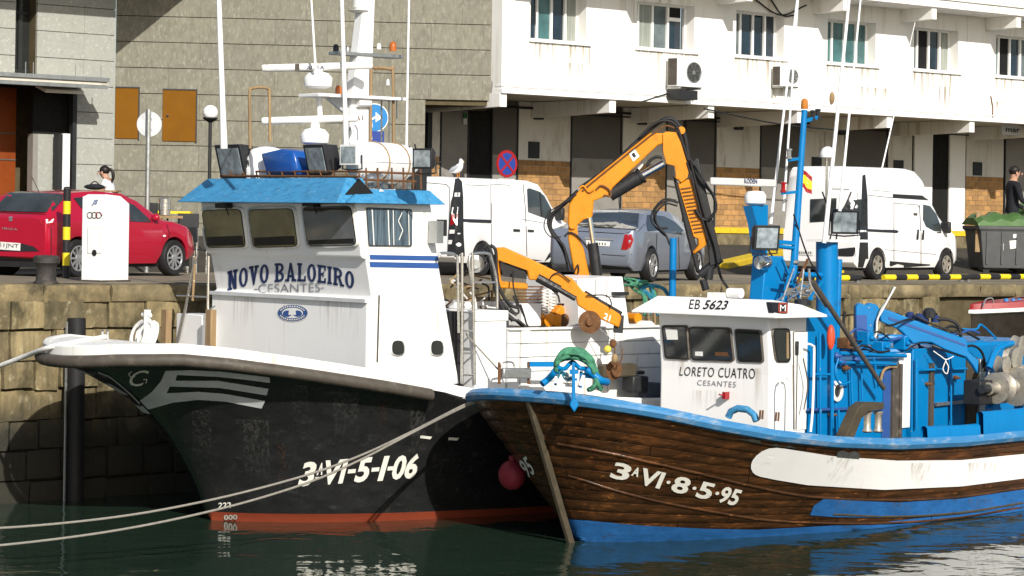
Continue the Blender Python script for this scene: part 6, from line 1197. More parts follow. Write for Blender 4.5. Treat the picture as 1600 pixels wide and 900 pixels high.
# ---------------------------------------------------------------- people
def person(label, loc, th, h, pose, cloth, sleeve='skin', hairlen=0):
    """pose: joint name -> (x, y, z) in metres for a 1.7 m figure facing +y; grown as one continuous surface"""
    T = Thing('person', label, 'person', loc, th); s = h / 1.7
    J = dict(pel=(0,0,.92), spi=(0,.01,1.10), che=(0,.01,1.30), nek=(0,.01,1.44), hed=(0,.03,1.53), top=(0,.03,1.64),
             ls=(-.17,.01,1.38), le=(-.23,.0,1.10), lw=(-.22,.1,.87), lh=(-.22,.13,.79), rs=(.17,.01,1.38), re=(.23,0,1.10), rw=(.22,.1,.87), rh=(.22,.13,.79),
             lhp=(-.09,0,.90), lk=(-.10,.02,.49), la=(-.10,-.01,.09), lt=(-.11,.13,.03), rhp=(.09,0,.90), rk=(.10,.02,.49), ra=(.10,-.01,.09), rt=(.11,.13,.03)); J.update(pose)
    rad = dict(pel=(.15,.11), spi=(.125,.095), che=(.155,.105), nek=(.05,.05), hed=(.072,.088), top=(.062,.075), ls=(.06,.06), le=(.042,.042), lw=(.029,.026), lh=(.034,.02), rs=(.06,.06), re=(.042,.042), rw=(.029,.026), rh=(.034,.02), lhp=(.088,.088), lk=(.058,.058), la=(.038,.042), lt=(.04,.028), rhp=(.088,.088), rk=(.058,.058), ra=(.038,.042), rt=(.04,.028))
    E_ = [('pel','spi'),('spi','che'),('che','nek'),('nek','hed'),('hed','top'),('che','ls'),('ls','le'),('le','lw'),('lw','lh'),('che','rs'),('rs','re'),('re','rw'),('rw','rh'),('pel','lhp'),('lhp','lk'),('lk','la'),('la','lt'),('pel','rhp'),('rhp','rk'),('rk','ra'),('ra','rt')]
    names = list(J); V = [Vector(J[n]) * s for n in names]; ed = [(names.index(a), names.index(b)) for a, b in E_]; rr = [rad[n] for n in names]
    for sd in 'lr':                                 # five fingers rooted in each hand
        w_, hnd = Vector(J[sd + 'w']), Vector(J[sd + 'h']); d = (hnd - w_).normalized(); side = d.cross(Vector((0, 1, 0))); side = side.normalized() if side.length > .1 else Vector((1, 0, 0))
        for k, L_ in enumerate((.07, .08, .075, .06, .05)):
            if k == 4: b0 = w_ + d * .03 + side * .035; e0 = b0 + d * .03 + side * .03; e1 = e0 + d * .025
            else: b0 = hnd + side * (.024 - .016 * k); e0 = b0 + d * L_ * .5; e1 = e0 + d * L_ * .4 + Vector((0, -.012, -.01))
            i = len(V); V += [b0 * s, e0 * s, e1 * s]; rr += [(.011,.011), (.009,.009), (.007,.007)]; ed += [(names.index(sd + 'h'), i), (i, i + 1), (i + 1, i + 2)]
    me = bpy.data.meshes.new('body'); me.from_pydata([tuple(v) for v in V], ed, []); o = bpy.data.objects.new('body', me); COL.objects.link(o)
    sk = o.modifiers.new('skin', 'SKIN'); sk.use_smooth_shade = True
    for v, r_ in zip(me.skin_vertices[0].data, rr): v.radius = (r_[0] * s, r_[1] * s)
    me.skin_vertices[0].data[0].use_root = True; sb_ = o.modifiers.new('sub', 'SUBSURF'); sb_.levels = 1; sb_.render_levels = 1
    dg = bpy.context.evaluated_depsgraph_get(); dg.update(); m2 = bpy.data.meshes.new_from_object(o.evaluated_get(dg)); bpy.data.objects.remove(o)
    for m in (MT['skin'], MT[cloth[0]], MT[cloth[1]], MT['rubber']): m2.materials.append(m)
    kn, ch = J['nek'][2] * s, Vector(J['hed']) * s
    for p in m2.polygons:
        c = p.center; arm = min((c - Vector(J[k]) * s).length for k in ('lw', 'lh', 'rw', 'rh', 'le', 're')) < (.16 if sleeve == 'skin' else .0) * s; hand = min((c - Vector(J[k]) * s).length for k in ('lh', 'rh')) < .1 * s
        p.material_index = 0 if (c.z > kn - .02 * s and abs(c.x - ch.x) < .13 * s) or arm or hand else (1 if c.z > J['pel'][2] * s + .0 else (3 if c.z < .09 * s else 2))
    m2.shade_smooth(); bo = link('body', m2, T)
    hd = Vector(J['hed']) * s; f = Vector((0, .085 * s, 0)) ; up = Vector((0, 0, 1))
    g = G(); g.ball(hd + Vector((0, .10, .0)) * s, .016 * s, 6, 5, (.8, 1, 1.3)); g.build('nose', MT['skin'], bo, smooth=60)
    for sx in (-1, 1):
        G().ball(hd + Vector((sx * .028, .078, .035)) * s, .011 * s, 6, 5).build('eye', MT['blackink'], bo); G().ball(hd + Vector((sx * .078, .0, .01)) * s, .022 * s, 6, 5, (.4, .8, 1.3)).build('ear', MT['skin'], bo)
    G().ball(hd + Vector((0, .088, -.04)) * s, .018 * s, 6, 5, (1.3, .4, .3)).build('mouth', MT['lamp'], bo)
    g = G(); g.ball(hd + Vector((0, -.022, .055)) * s, .088 * s, 14, 10, (.93, 1.0, .92))
    if hairlen: g.tube(curve([hd + Vector(p) * s for p in ((0, -.10, .08), (0, -.16, .03), (0, -.17, -.08), (0, -.13, -.17))], 4), [.022 * s, .026 * s, .028 * s, .028 * s, .03 * s, .03 * s, .03 * s, .028 * s, .026 * s, .022 * s, .018 * s, .012 * s, .006 * s][:13], 8)
    g.build('hair', MT['hair'], bo, smooth=60)
    return T
def at_depth(u, v, y): p = EYEP + ray(u, v) * y; return p
p = at_depth(173, 300, 48.6); gzv = on_ground(p.x, p.y)
hh = (EYEP + ray(171, 258) * 48.6).z - gzv
person('woman with dark ponytail in white t-shirt bending over beside the red car', (p.x + .02, p.y, gzv), 172, hh * 1.03, dict(spi=(0,.02,1.10), che=(0,.05,1.30), nek=(0,.10,1.43), hed=(0,.15,1.51), top=(0,.17,1.61), ls=(-.16,.07,1.37), rs=(.16,.07,1.37), le=(-.2,.16,1.13), lw=(-.14,.36,1.07), lh=(-.12,.44,1.06), re=(.2,.16,1.13), rw=(.14,.36,1.07), rh=(.12,.44,1.06)), ('tee', 'jeans'), 'skin', 1)
p = at_depth(1581, 330, 65.5); gzv = on_ground(p.x, p.y); hh = (EYEP + ray(1580, 258) * 65.5).z - gzv
person('man in dark jacket standing behind the green lidded bin', (p.x, p.y, gzv), 5, hh * 1.02, dict(hed=(0,.05,1.53), top=(0,.06,1.64), ls=(-.18,.02,1.38), rs=(.18,.02,1.38), le=(-.24,.05,1.1), re=(.24,.08,1.12), rw=(.2,.3,1.02), rh=(.19,.38,1.02), lw=(-.2,.27,1.0), lh=(-.18,.35,1.0)), ('dkcloth', 'dkcloth'), 'long', 0)
# ---------------------------------------------------------------- things standing on the quay
def gthing(name, label, cat, u, v, th=41, group=None, y=None):
    p = ground_hit(u, v) if y is None else at_depth(u, v, y)
    if y is not None: p.z = on_ground(p.x, p.y)
    return Thing(name, label, cat, p, th, group), p
T, p = gthing('mooring_bollard', 'weathered black iron mooring bollard on the quay edge below the red car', 'bollard', 72, 443); s = p.y / FPX
G().lathe((0, 0, -.03), [(.19, 0), (.19, .05), (.155, .08), (.145, .26), (.165, .31), (.20, .34), (.20, .42), (.17, .45), (0, .46)], 20).build('body', MT['iron'], T, smooth=40)
T, p = gthing('striped_post', 'yellow and black banded post beside the white service post', 'post', 103, 435); s = p.y / FPX; hP = 141 * s; n = 7
for k in range(n): G().lathe((0, 0, hP * k / n), [(.062, 0), (.062, hP / n - .002)], 16).build('band', MT['blackp' if k % 2 == 0 else 'yellow2'], T)
G().lathe((0, 0, hP), [(.062, 0), (.05, .02), (0, .03)], 16).build('cap', MT['blackp'], T)
T, p = gthing('service_pillar', 'tall white quayside service pillar with blue logo and round lock', 'service pillar', 164, 440, 60); s = p.y / FPX
hT = 136 * s; pts = [(-.0, 0), (.0, 0)]
pr = G().prism([(-.34, 0), (.34, 0), (.34, hT * .90), (.12, hT * .985), (-.22, hT), (-.34, hT * .97)], 0, -.2, .2)
pr.v = [tuple(Matrix.Rotation(R(0), 3, 'Z') @ Vector(q)) for q in pr.v]; pb = pr.build('cabinet', MT['bwhite'], T, smooth=0, bevel=.015)
G().box(-.23, .23, -.36, .36, -.02, .03).build('plinth', MT['rub'], T); bp_ = bvh_of([pb], T); ZR2 = lambda q: Z(0, 225, 4, q)
drop('access_panel', MT['white2'], T, bp_, [ZR2([(552,525),(632,525),(632,680),(552,680)])], .008); drop('panel_gap', MT['palegrey'], T, bp_, stroke(ZR2([(550,524),(634,524),(634,682),(550,682),(550,524)]), .7), .010)
drop('lock', MT['blackink'], T, bp_, [ZR2(ell(592, 680, 15, 20))], .011); letter('blue_logo', 'JS', MT['navy2'], T, bp_, ZR2([(584,348),(616,348),(608,385),(574,385)]), .01, bold=.03, shear=.2)
drop('ring_logo', MT['rub'], T, bp_, sum([stroke([ZR2([(cx + 17*math.cos(R(a)), 445 + 19*math.sin(R(a)))])[0] for a in range(0, 361, 30)], 1.2) for cx in (564, 592, 620)], []), .01); drop('ring_logo', MT['lamp'], T, bp_, stroke([ZR2([(618 + 17*math.cos(R(a)), 445 + 19*math.sin(R(a)))])[0] for a in range(90, 361, 30)], 1.0), .012)
T, p = gthing('road_sign', 'back of a round traffic sign on a galvanised pole', 'road sign', 230, 330, 85, 'road signs', 47.5); s = p.y / FPX
zc_ = (EYEP + ray(230, 194) * 47.5).z - p.z
G().tube([(0, 0, 0), (0, 0, zc_ + 23 * s)], .045, 12).build('pole', MT['metal'], T); sg = G().lathe((.0, .06, zc_), [(0, -.008), (19.5 * s, -.008), (20 * s, .0), (19.5 * s, .012), (0, .012)], 28, 'y').build('sign_plate', MT['palegrey'], T)
G().box(-.05, .05, .035, .055, zc_ - .12, zc_ - .08).box(-.05, .05, .035, .055, zc_ + .08, zc_ + .12).build('clamp', MT['metal'], T)
T, p = gthing('globe_lamp', 'white globe lamp on a thin dark post by the clad wall', 'street lamp', 327, 300, 41, None, 52.0); s = p.y / FPX; zc_ = (EYEP + ray(327, 176) * 52).z - p.z
G().tube([(0, 0, 0), (0, 0, zc_ - .12)], .035, 10).lathe((0, 0, zc_ - .2), [(.04, 0), (.15, .07), (.16, .1), (0, .11)], 16).build('post', MT['plast'], T); G().ball((0, 0, zc_), .155, 18, 12).build('globe', MT['bwhite'], T, smooth=60)
T, p = gthing('road_sign', 'blue round direction sign with white arrows above a small blue plate, behind the mast', 'road sign', 583, 300, 93, 'road signs', 55); s = p.y / FPX; zc_ = (EYEP + ray(583, 184) * 55).z - p.z; z2 = (EYEP + ray(584, 216) * 55).z - p.z
def face(T, cx, zc, r_, m, y=-.03, n=28): return G().lathe((cx, y, zc), [(0, -.006), (r_, -.006), (r_, .0), (0, .004)], n, 'y').build('sign_face', MT[m], T)
MT['signblue'] = mat('sign blue', (.02, .19, .47), .4, var=.04); MT['signnavy'] = mat('sign navy', (.02, .05, .25), .4, var=.04)
G().tube([(0, .03, 0), (0, .03, zc_ + .2)], .035, 10).build('pole', MT['metal'], T)
sf = face(T, 0, zc_, 21 * s, 'signblue'); G().lathe((0, -.026, zc_), [(0, 0), (22.5 * s, 0), (22.5 * s, .012), (0, .012)], 28, 'y').build('sign_rim', MT['bwhite2'], T)
bs = bvh_of([sf], T); drop('arrows', MT['bwhite'], T, bs, stroke([(574, 178), (580, 187), (581, 199)], 3) + stroke([(580, 187), (590, 181)], 3) + [[(587, 175), (597, 184), (587, 191)], [(570, 175), (577, 174), (575, 181)]], .006, 14, sf)
pl = G().box(-16 * s, 16 * s, -.04, -.02, z2 - 11 * s, z2 + 11 * s).build('lower_plate', MT['signnavy'], T); letter('plate_letter', 'D', MT['bwhite'], T, bvh_of([pl], T), [(573, 209), (582, 209), (582, 223), (573, 223)], .006, bold=.03, parent=pl)
p0 = WB.w(WB.x(792, 256, -1.0)); T = Thing('no_parking_sign', 'round red rimmed blue no parking sign with crossed bars on white van side', 'traffic sign', (p0.x, p0.y, on_ground(p0.x, p0.y)), 41); s = p0.y / FPX; zc_ = p0.z - T.o.location.z
G().tube([(-.04, 0, 0), (-.04, 0, zc_ + .2)], .03, 8).build('pole', MT['metal'], T)
rr_ = 21.5 * s; ring_ = G().lathe((0, 0, zc_), [(rr_ * .78, .006), (rr_, .006), (rr_, -.012), (0, -.012)], 28, 'x').build('rim', MT['lamp'], T); G().lathe((0, 0, zc_), [(rr_ * .8, .0085), (0, .009)], 28, 'x').build('sign_face', MT['signnavy'], T)
G().bar((.012, -rr_ * .57, zc_ - rr_ * .57), (.012, rr_ * .57, zc_ + rr_ * .57), .01, .055).bar((.014, -rr_ * .57, zc_ + rr_ * .57), (.014, rr_ * .57, zc_ - rr_ * .57), .01, .055).build('cross', MT['lamp'], T)
G().box(-.01, .005, -.26, .26, zc_ - rr_ - .16, zc_ - rr_ - .03).build('lower_plate', MT['bwhite2'], T)
# gull on the van roof
gp = V1.I @ (bV.ray_cast(EYEP, ray(714, 279).normalized())[0] or V1.w((0, 0, 1.95)))
gw_ = V1.w(gp); T = Thing('seagull', 'white and grey seagull standing on the roof of the low white van', 'bird', gw_ + Vector((0, .25, -.0)), 0); s = gw_.y / FPX
T.o.location.z = gw_.z - .01
def gl(u, v, x=0): q = EYEP + ray(u, v) * (gw_.y + .25); return T.I @ q
T.I = (Matrix.Translation(T.o.location) @ Matrix.Rotation(R(-90), 4, 'Z')).inverted()
cpts = [gl(u, v) for u, v in ((702, 269), (706, 267.5), (711, 266), (716, 263), (719.5, 258), (720.5, 254), (721, 250.5), (722, 249))]
G().tube(curve(cpts, 3), [.008, .014, .025, .035, .045, .055, .065, .072, .078, .08, .076, .068, .058, .05, .046, .044, .046, .048, .048, .044, .034, .02][:len(curve(cpts, 3))], 12).build('body', MT['tee'], T, smooth=60)
G().tube(curve([gl(u, v) + Vector((.06, 0, .012)) for u, v in ((701, 269), (706, 266), (712, 263), (717, 261))], 3), [.006, .018, .03, .04, .045, .045, .04, .035, .025, .012], 8).build('wing', mat('gull grey', (.32,.34,.37), .8), T, smooth=60)
G().tube([gl(721.5, 252), gl(726, 254)], [.016, .004], 6).build('beak', MT['yellow2'], T)
for d in (-1.6, 1.4): G().tube([gl(716.5 + d, 268), gl(716 + d, 277)], .007, 5).build('leg', MT['orange'], T)
# bins, timber, barriers
def bin_(name, label, loc, th, w_, d_, h_, hump=True, tub='bin'):
    T = Thing(name, label, 'wheelie bin', loc, th)
    G().loft([[Vector((sx * d_ * k, sy * w_ * k, z)) for sx, sy in ((-1,-1),(1,-1),(1,1),(-1,1))] for z, k in ((.14, .43), (.2, .44), (h_ * .72, .49), (h_ * .74, .52), (h_ * .80, .52))]).build('tub', MT[tub], T, bevel=.03)
    n = 14; rows = []
    for i in range(n + 1):
        y = -w_ * .53 + w_ * 1.06 * i / n; k = .09 * (math.sin(i * math.pi / n) ** .5) + (.05 * math.sin(i * 1.9) if hump else 0)
        rows.append([Vector((d_ * .53, y, h_ * .80)), Vector((d_ * .5, y, h_ * .84 + k)), Vector((d_ * .2, y, h_ * .93 + k * 1.3)), Vector((-d_ * .2, y, h_ * .93 + k * 1.3)), Vector((-d_ * .53, y, h_ * .82))])
    G().loft(rows, closed=True).build('lid', MT['lid'], T, smooth=45)
    for k in range(5): y = -w_ * .4 + w_ * .2 * k; G().bar((d_ * .47, y, .25), (d_ * .505, y, h_ * .7), .02, .05, (0, 1, 0)).build('rib', MT['bin'], T)
    for sx in (-.33, .33):
        for sy in (-.38, .38): G().lathe((sx * d_ - .03, sy * w_, .09), [(.0, 0), (.09, 0), (.09, .06), (0, .06)], 14, 'x').build('wheel', MT['rubber'], T)
    return T
pb_ = ground_hit(1560, 428); T = bin_('waste_bin', 'large dark grey waste container with humped green lid', pb_ + Vector((.35, .5, 0)), 14, 2.05, 1.0, 1.52)
bb = bvh_of([o for o in T.o.children if o.name.startswith('tub')], T); drop('label', MT['bwhite2'], T, bb, [Z8([(1508,605),(1558,600),(1560,650),(1512,656)])], .01); drop('label', MT['bwhite2'], T, bb, [Z8([(1455,625),(1472,622),(1470,665),(1456,655)])], .01); drop('label', MT['bwhite2'], T, bb, [Z8([(1530,565),(1555,560),(1556,585),(1532,588)])], .01)
h = T.w((.62, -.55, .2)); q0_, q1_ = at_depth(1527, 394, pb_.y - .05), at_depth(1529, 331, pb_.y + .0)
solo('timber_post', G().bar(q0_, q1_, .13, .06, (0, 1, 0)), MT['wood'], 'pale timber plank standing against the grey bin', 'plank', bevel=.008)
bin_('waste_bin', 'all green bin at the right edge beside the man', at_depth(1606, 420, 66.5), 41, .9, .8, 1.78, False, 'lid').o.location.z = on_ground(at_depth(1606, 420, 66.5).x, 66.5)
bars = [((1313, 433), (1340, 433)), ((1380, 434), (1483, 433)), (((1498), 433), (1597, 432))]
proto = None
Lb = (ground_hit(1483, 440) - ground_hit(1380, 441)).length
def make_bar():
    T = Thing('parking_barrier', 'yellow and black low parking barrier in front of the high roofed van', 'barrier', (0, 0, 0), 41, 'low striped parking barriers')
    n = 8
    for k in range(n): G().tube([(0, Lb * k / n + .001, .10), (0, Lb * (k + 1) / n - .001, .10)], .06, 12).build('band', MT['yellow2' if k % 2 == 0 else 'blackp'], T, smooth=50)
    for y in (.08, Lb - .08): G().box(-.04, .04, y - .04, y + .04, 0, .05).build('foot', MT['metal'], T)
    return T
PB = make_bar(); dirv = Vector((math.cos(R(41)), math.sin(R(41)), 0))
PB.o.location = ground_hit(1380, 441); c = dup(PB.o, ground_hit(1497, 440), None, 'yellow and black low parking barrier in front of the grey bin'); c2_ = dup(PB.o, ground_hit(1343, 442) - dirv * Lb, None, 'yellow and black low parking barrier partly behind the blue column')
# bar furniture by the clad wall: keg, crates, chairs
T, p = gthing('beer_keg', 'upright metal keg beside the sign pole', 'keg', 257, 345, 41, None, 49.0); zt_ = (EYEP + ray(257, 309) * 49).z - p.z
zb_ = zt_ - .34
G().lathe((0, 0, zb_), [(.09, 0), (.11, .01), (.11, .1), (.12, .11), (.12, .23), (.11, .24), (.11, .32), (.09, .34), (0, .335)], 18).build('barrel', MT['steel'], T, smooth=40); G().box(-.25, .25, -.45, .25, zb_ - .05, zb_ - .002).build('table_top', MT['wood'], T); 
for sx, sy in ((-.2, -.4), (.2, -.4), (.2, .2), (-.2, .2)): G().tube([(sx, sy, 0), (sx, sy, zb_ - .05)], .02, 6).build('table_leg', MT['plast'], T)
T.o['label'] = 'upright metal keg on a small table behind the sign pole'
q = T.o.location + Vector((-.24, 0, zb_)); solo('plastic_crate', G().box(q.x - .12, q.x + .10, q.y - .1, q.y + .1, q.z + .0, q.z + .24), MT['plast'], 'black plastic crate beside the metal keg', 'crate', bevel=.015)
def chair(u, y, rot, label):
    p = at_depth(u, 380, y); T = Thing('cafe_chair', label, 'chair', (p.x, p.y, on_ground(p.x, p.y)), rot, 'cafe chairs by the clad wall')
    G().box(-.21, .21, -.21, .21, .43, .46).build('seat', MT['plast'], T, bevel=.01); G().box(-.21, .21, -.23, -.20, .58, .86).build('backrest', MT['plast'], T, bevel=.01)
    for sx, sy, h_ in ((-.19, -.21, .85), (.19, -.21, .85), (.19, .19, .44), (-.19, .19, .44)): G().tube([(sx, sy, 0), (sx, sy, h_)], .014, 6).build('leg', MT['steel'], T)
chair(283, 48.0, 30, 'black cafe chair close to the metal keg'); chair(301, 47.4, 70, 'black cafe chair hard against the blue wheelhouse roof'); chair(293, 51, 100, 'black cafe chair further back near the lamp')
p = at_depth(272, 330, 51.0); solo('yellow_bench', G().box(p.x - .35, p.x + .35, p.y - .2, p.y + .2, p.z - .05, p.z + .0).box(p.x - .3, p.x - .25, p.y - .15, p.y + .15, on_ground(p.x, p.y), p.z - .05).box(p.x + .25, p.x + .3, p.y - .15, p.y + .15, on_ground(p.x, p.y), p.z - .05), MT['yellow2'], 'yellow bench behind the black cafe chairs', 'bench')
bt = RC_.I @ (b_.ray_cast(EYEP, ray(150, 297).normalized())[0] or RC_.w((0, 0, 1.47)))
q = at_depth(148, 292, 47.3); solo('bag', G().ball((q.x, q.y, q.z), .16, 12, 8, (1.25, .7, .35)).tube(curve([q + Vector((-.1, 0, .03)), q + Vector((0, 0, .1)), q + Vector((.1, 0, .03))], 4), .012, 6), MT['dkcloth'], 'black bag under the hands of the woman', 'bag', smooth=60)
solo('table', G().box(q.x - .5, q.x + .45, q.y - .3, q.y + .3, q.z - .09, q.z - .06).box(q.x - .45, q.x - .4, q.y - .2, q.y + .2, on_ground(q.x, q.y), q.z - .09).box(q.x + .35, q.x + .4, q.y - .2, q.y + .2, on_ground(q.x, q.y), q.z - .09), MT['wood'], 'table with the black bag on it, behind the red car roof', 'table')
# painted and raised yellow kerbs on the apron
k0 = [ground_hit(u, v) for u, v in ((1122, 418), (1236, 392))]
solo('yellow_kerb', G().bar(k0[0] + Vector((0, 0, .02)), k0[1] + Vector((0, 0, .05)), .5, .16), MT['yellow'], 'raised yellow painted kerb running up to the loading dock', 'kerb', bevel=.02)
k1 = [ground_hit(u, v) for u, v in ((1236, 425), (1312, 425))]
solo('yellow_kerb', G().bar(k1[0] + Vector((0, 0, .02)), k1[1] + Vector((0, 0, .02)), .3, .12), MT['yellow'], 'short yellow kerb behind the blue exhaust column', 'kerb', bevel=.02)
p = ground_hit(1486, 437); T = Thing('yellow_bollard', 'yellow topped concrete bollard by the nose of the high roofed van', 'bollard', p + Vector((.05, 1.0, 0)), 41); zt_ = (EYEP + ray(1486, 357) * (p.y + 1)).z - p.z
G().tube([(0, 0, 0), (0, 0, zt_)], .11, 12).build('post', MT['coping'], T); G().lathe((0, 0, zt_ - .18), [(.115, 0), (.115, .18), (.06, .23), (0, .24)], 12).build('cap', MT['yellow2'], T)
# ---------------------------------------------------------------- pile, ropes, small red boat, flag
p = QY.x(118, 640, .16); zt_ = QY.x(118, 497, .16).z
T = Thing('mooring_pile', 'black round mooring pile standing against the quay wall by the black bow', 'pile', QY.w((.16, p.y, -1.5)), 41)
G().tube([(0, 0, 0), (0, 0, zt_ + 1.5)], .135, 18).build('post', MT['rubber'], T, smooth=50); G().box(-.2, .0, -.04, .04, zt_ + .9, zt_ + 1.0).build('bracket', MT['rust'], T)
G().tube([(.05, -.2, 1.2), (.05, -.2, zt_ + 1.45)], .02, 6).build('guide_rod', MT['metal'], T)
def rope_(name, label, pts, r_, m='rope'):
    return solo(name, G().tube(curve(pts, 10), r_, 7), MT[m], label, 'rope', 'mooring ropes' if name == 'mooring_rope' else None, smooth=60)
bt_ = B2.w(H2.P(.12, 1, -1, .12, .05)); y0_ = bt_.y
def rp(pts): return [at_depth(u, v, y) for u, v, y in pts]
rope_('mooring_rope', 'upper of two long slack ropes sweeping from the brown bow to the left', rp([(745, 625, y0_ + .1), (716, 637, y0_ - .05), (640, 676, 32.9), (560, 713, 32.7), (470, 745, 32.4), (330, 781, 31.8), (180, 808, 31.2), (0, 825, 30.5), (-160, 826, 30)]), .016)
rope_('mooring_rope', 'lower of two long slack ropes sweeping from the brown bow to the left', rp([(748, 627, y0_ + .1), (718, 639, y0_ - .05), (650, 673, 32.8), (560, 720, 32.5), (470, 758, 32.2), (340, 796, 31.5), (180, 829, 30.9), (0, 852, 30.2), (-160, 862, 29.8)]), .016)
rope_('bow_rope', 'thick pale rope from the black bow to the quay at the far left', [B1.w(B1.x(165, 526, -.3)), at_depth(84, 541, 34.2), at_depth(40, 556, 34.8), at_depth(0, 571, 35.2), at_depth(-120, 612, 36.4)], .034, 'ropew')
rope_('side_rope', 'thin rope hanging from the steel ladder to the roller on the rail', [B1.w(pa(728, 520)), B1.w(pa(735, 530)), B1.w(B1.x(778, 577, 2.4))], .013)
_c = QY.w((2.0, QY.x(1520, 490, 2.0).y, 0)); T = Thing('motor_boat', 'dark hulled motor boat with red rail at the right edge', 'motor boat', (_c.x, _c.y, 0), 30)
zt_ = T.x(1522, 492, 0).z
hm = Hull(-.05, 4.5, hb_fn(-.05, 1.15, 5, 1.8, .85), lambda s: .35 * (1 - math.exp(-max(0, s) / 2.2)), lambda s: zt_ + .06 * max(0, s) + .06, lambda h: h * .6 + .4 * h * h, lambda h: h ** 2.2)
hm_o = strip(G(), [hm.ring(h, n=30) for h in (-.2, 0, .2, .4, .6, .8, .93, 1)]).build('hull', mat('dark varnish', (.02,.016,.012), .3, var=.3), T, smooth=60)
strip(G(), [hm.ring(1, .02, -.05, 30), hm.ring(1, .06, -.03, 30), hm.ring(1, .06, .02, 30), hm.ring(1, .03, .04, 30)]).build('white_rail', MT['bwhite2'], T); strip(G(), [hm.ring(1, .03, .041, 30), hm.ring(1, .01, .15, 30), hm.ring(1, -.1, .17, 30), hm.ring(1, -.4, .2, 30)]).build('red_deck', mat('dark red paint', (.26,.012,.016), .35, var=.1), T)
G().tube(curve([T.x(u, v, .2) for u, v in ((1536, 480), (1540, 468), (1550, 466), (1552, 475))], 4), .016, 6).build('bow_rail', MT['steel'], T)
for u_ in (1572, 1583, 1592): q = T.x(u_, 470, .2); G().ball((.2, q.y, q.z), .05, 8, 6).build('deck_fitting', MT['signblue'], T)
fp = B2.w(B2.x(1252, 275, 0)); T = Thing('flag', 'small faded red and yellow flag tied to the blue mast', 'flag', fp, 20)
for k, m in enumerate(('lamp', 'yellow2', 'yellow2', 'lamp')):
    g = G(); z0 = .12 - k * .07; rows = []
    for i in range(7): y = i * .028; dz = -.02 * i - .012 * math.sin(i * 1.4 + k); rows.append([Vector((.02 * math.sin(i * 1.3), y, z0 + dz)), Vector((.02 * math.sin(i * 1.3 + .4), y, z0 - .07 + dz))])
    g.loft(rows, closed=False).build('stripe', MT[m], T, smooth=60)
# ---------------------------------------------------------------- air conditioners and fittings on the white building
def aircon():
    T = Thing('air_conditioner', 'large white air conditioner under the second window, drip tray below', 'air conditioner', (0, 0, 0), 41, 'air conditioners on the facade')
    c = G().box(.12, .50, -.46, .46, -.38, .38).build('case', MT['bwhite'], T, bevel=.02)
    G().box(.15, .47, -.468, -.461, -.34, .34).build('side_grille', MT['rub'], c); G().lathe((.502, .12, 0), [(.0, .004), (.06, .004), (.062, .0), (.24, .0), (.25, .015), (.27, .015), (.275, 0)], 24, 'x').build('fan_guard', MT['metal'], c, smooth=30)
    for k in range(8): a = 2 * math.pi * k / 8; G().bar((.512, .12 + .06 * math.cos(a), .06 * math.sin(a)), (.512, .12 + .25 * math.cos(a), .25 * math.sin(a)), .012, .012).build('fan_blade', MT['rub'], c)
    for y in (-.36, .36): G().box(0, .52, y - .02, y + .02, -.43, -.385).box(0.001, .04, y - .02, y + .02, -.8, -.386).build('bracket', MT['metal'], T)
    return T
AC = aircon(); q = WB.x(1079, 113, .5); AC.o.location = WB.w((0, q.y, q.z))
AC2 = dup(AC.o, WB.w((0, WB.x(1239, 119, .5).y, WB.x(1239, 119, .5).z)), None, 'small white air conditioner under the third window, behind the whip antennas')
AC2.scale = (.8, .8, .72)
solo('drip_tray', G().box(.05, .45, -.4, .32, -.70, -.46).tube([(.05, -.2, -.5), (.05, -1.3, -.8)], .02, 6), MT['plast'], 'black tray with pipes hanging under the large air conditioner', 'tray').matrix_world = AC.M if False else Matrix.Translation(AC.o.location) @ Matrix.Rotation(R(41 - 90), 4, 'Z')
p = WB.x(1298, 153, 0); solo('wall_lamp', G().ball((0, 0, 0), .12, 12, 8, (.6, .7, 1.4)), MT['wood'], 'small oval lamp on the white facade under the fourth window', 'wall lamp').location = WB.w((.05, p.y, p.z))
a, b = WB.x(1567, 196, .06), WB.x(1640, 214, .06); T = Thing('shop_sign', 'grey sign board with dark lettering under the soffit at the right edge', 'sign', WB.w((XG + 2.0, 0, 0)), 41)
def ts_(u, v): q = T.x(u, v, 0); return q
a, b = ts_(1566, 195), ts_(1660, 217); bd_ = G().box(-.06, 0, a.y, b.y, ts_(1600, 212).z, ts_(1600, 194).z).build('board', MT['palegrey'], T)
letter('sign_lettering', 'maris', MT['blackink'], T, bvh_of([bd_], T), [(1571, 198), (1601, 200), (1601, 208), (1571, 206)], .01, bold=.02); G().bar((-.03, a.y + .1, ts_(1600, 194).z), (-.03, a.y + .1, ts_(1600, 180).z), .04, .04).build('hanger', MT['plast'], T)
p = WB.x(727, 185, XG + .03); T = Thing('exit_sign', 'small green and white emergency sign beside the dark doorway', 'sign', WB.w((XG + .03, p.y, p.z)), 41)
G().box(-.02, 0, -.06, .06, .0, .14).build('green_plate', mat('sign green', (.01,.13,.04), .5), T); G().box(-.02, .001, -.06, .06, -.15, -.002).build('white_plate', MT['palegrey'], T)
for (u0, v0), (u1, v1) in (((1548, 150), (1551, 184)), ): q0_, q1_ = WB.x(u0, v0, .02), WB.x(u1, v1, .02); solo('wall_cable', G().tube([q0_, q0_.lerp(q1_, .5) + Vector((0, .05, 0)), q1_], .018, 5), MT['rust'], 'short rusty cable hanging on the white facade near the right edge', 'cable').matrix_world = WB.M

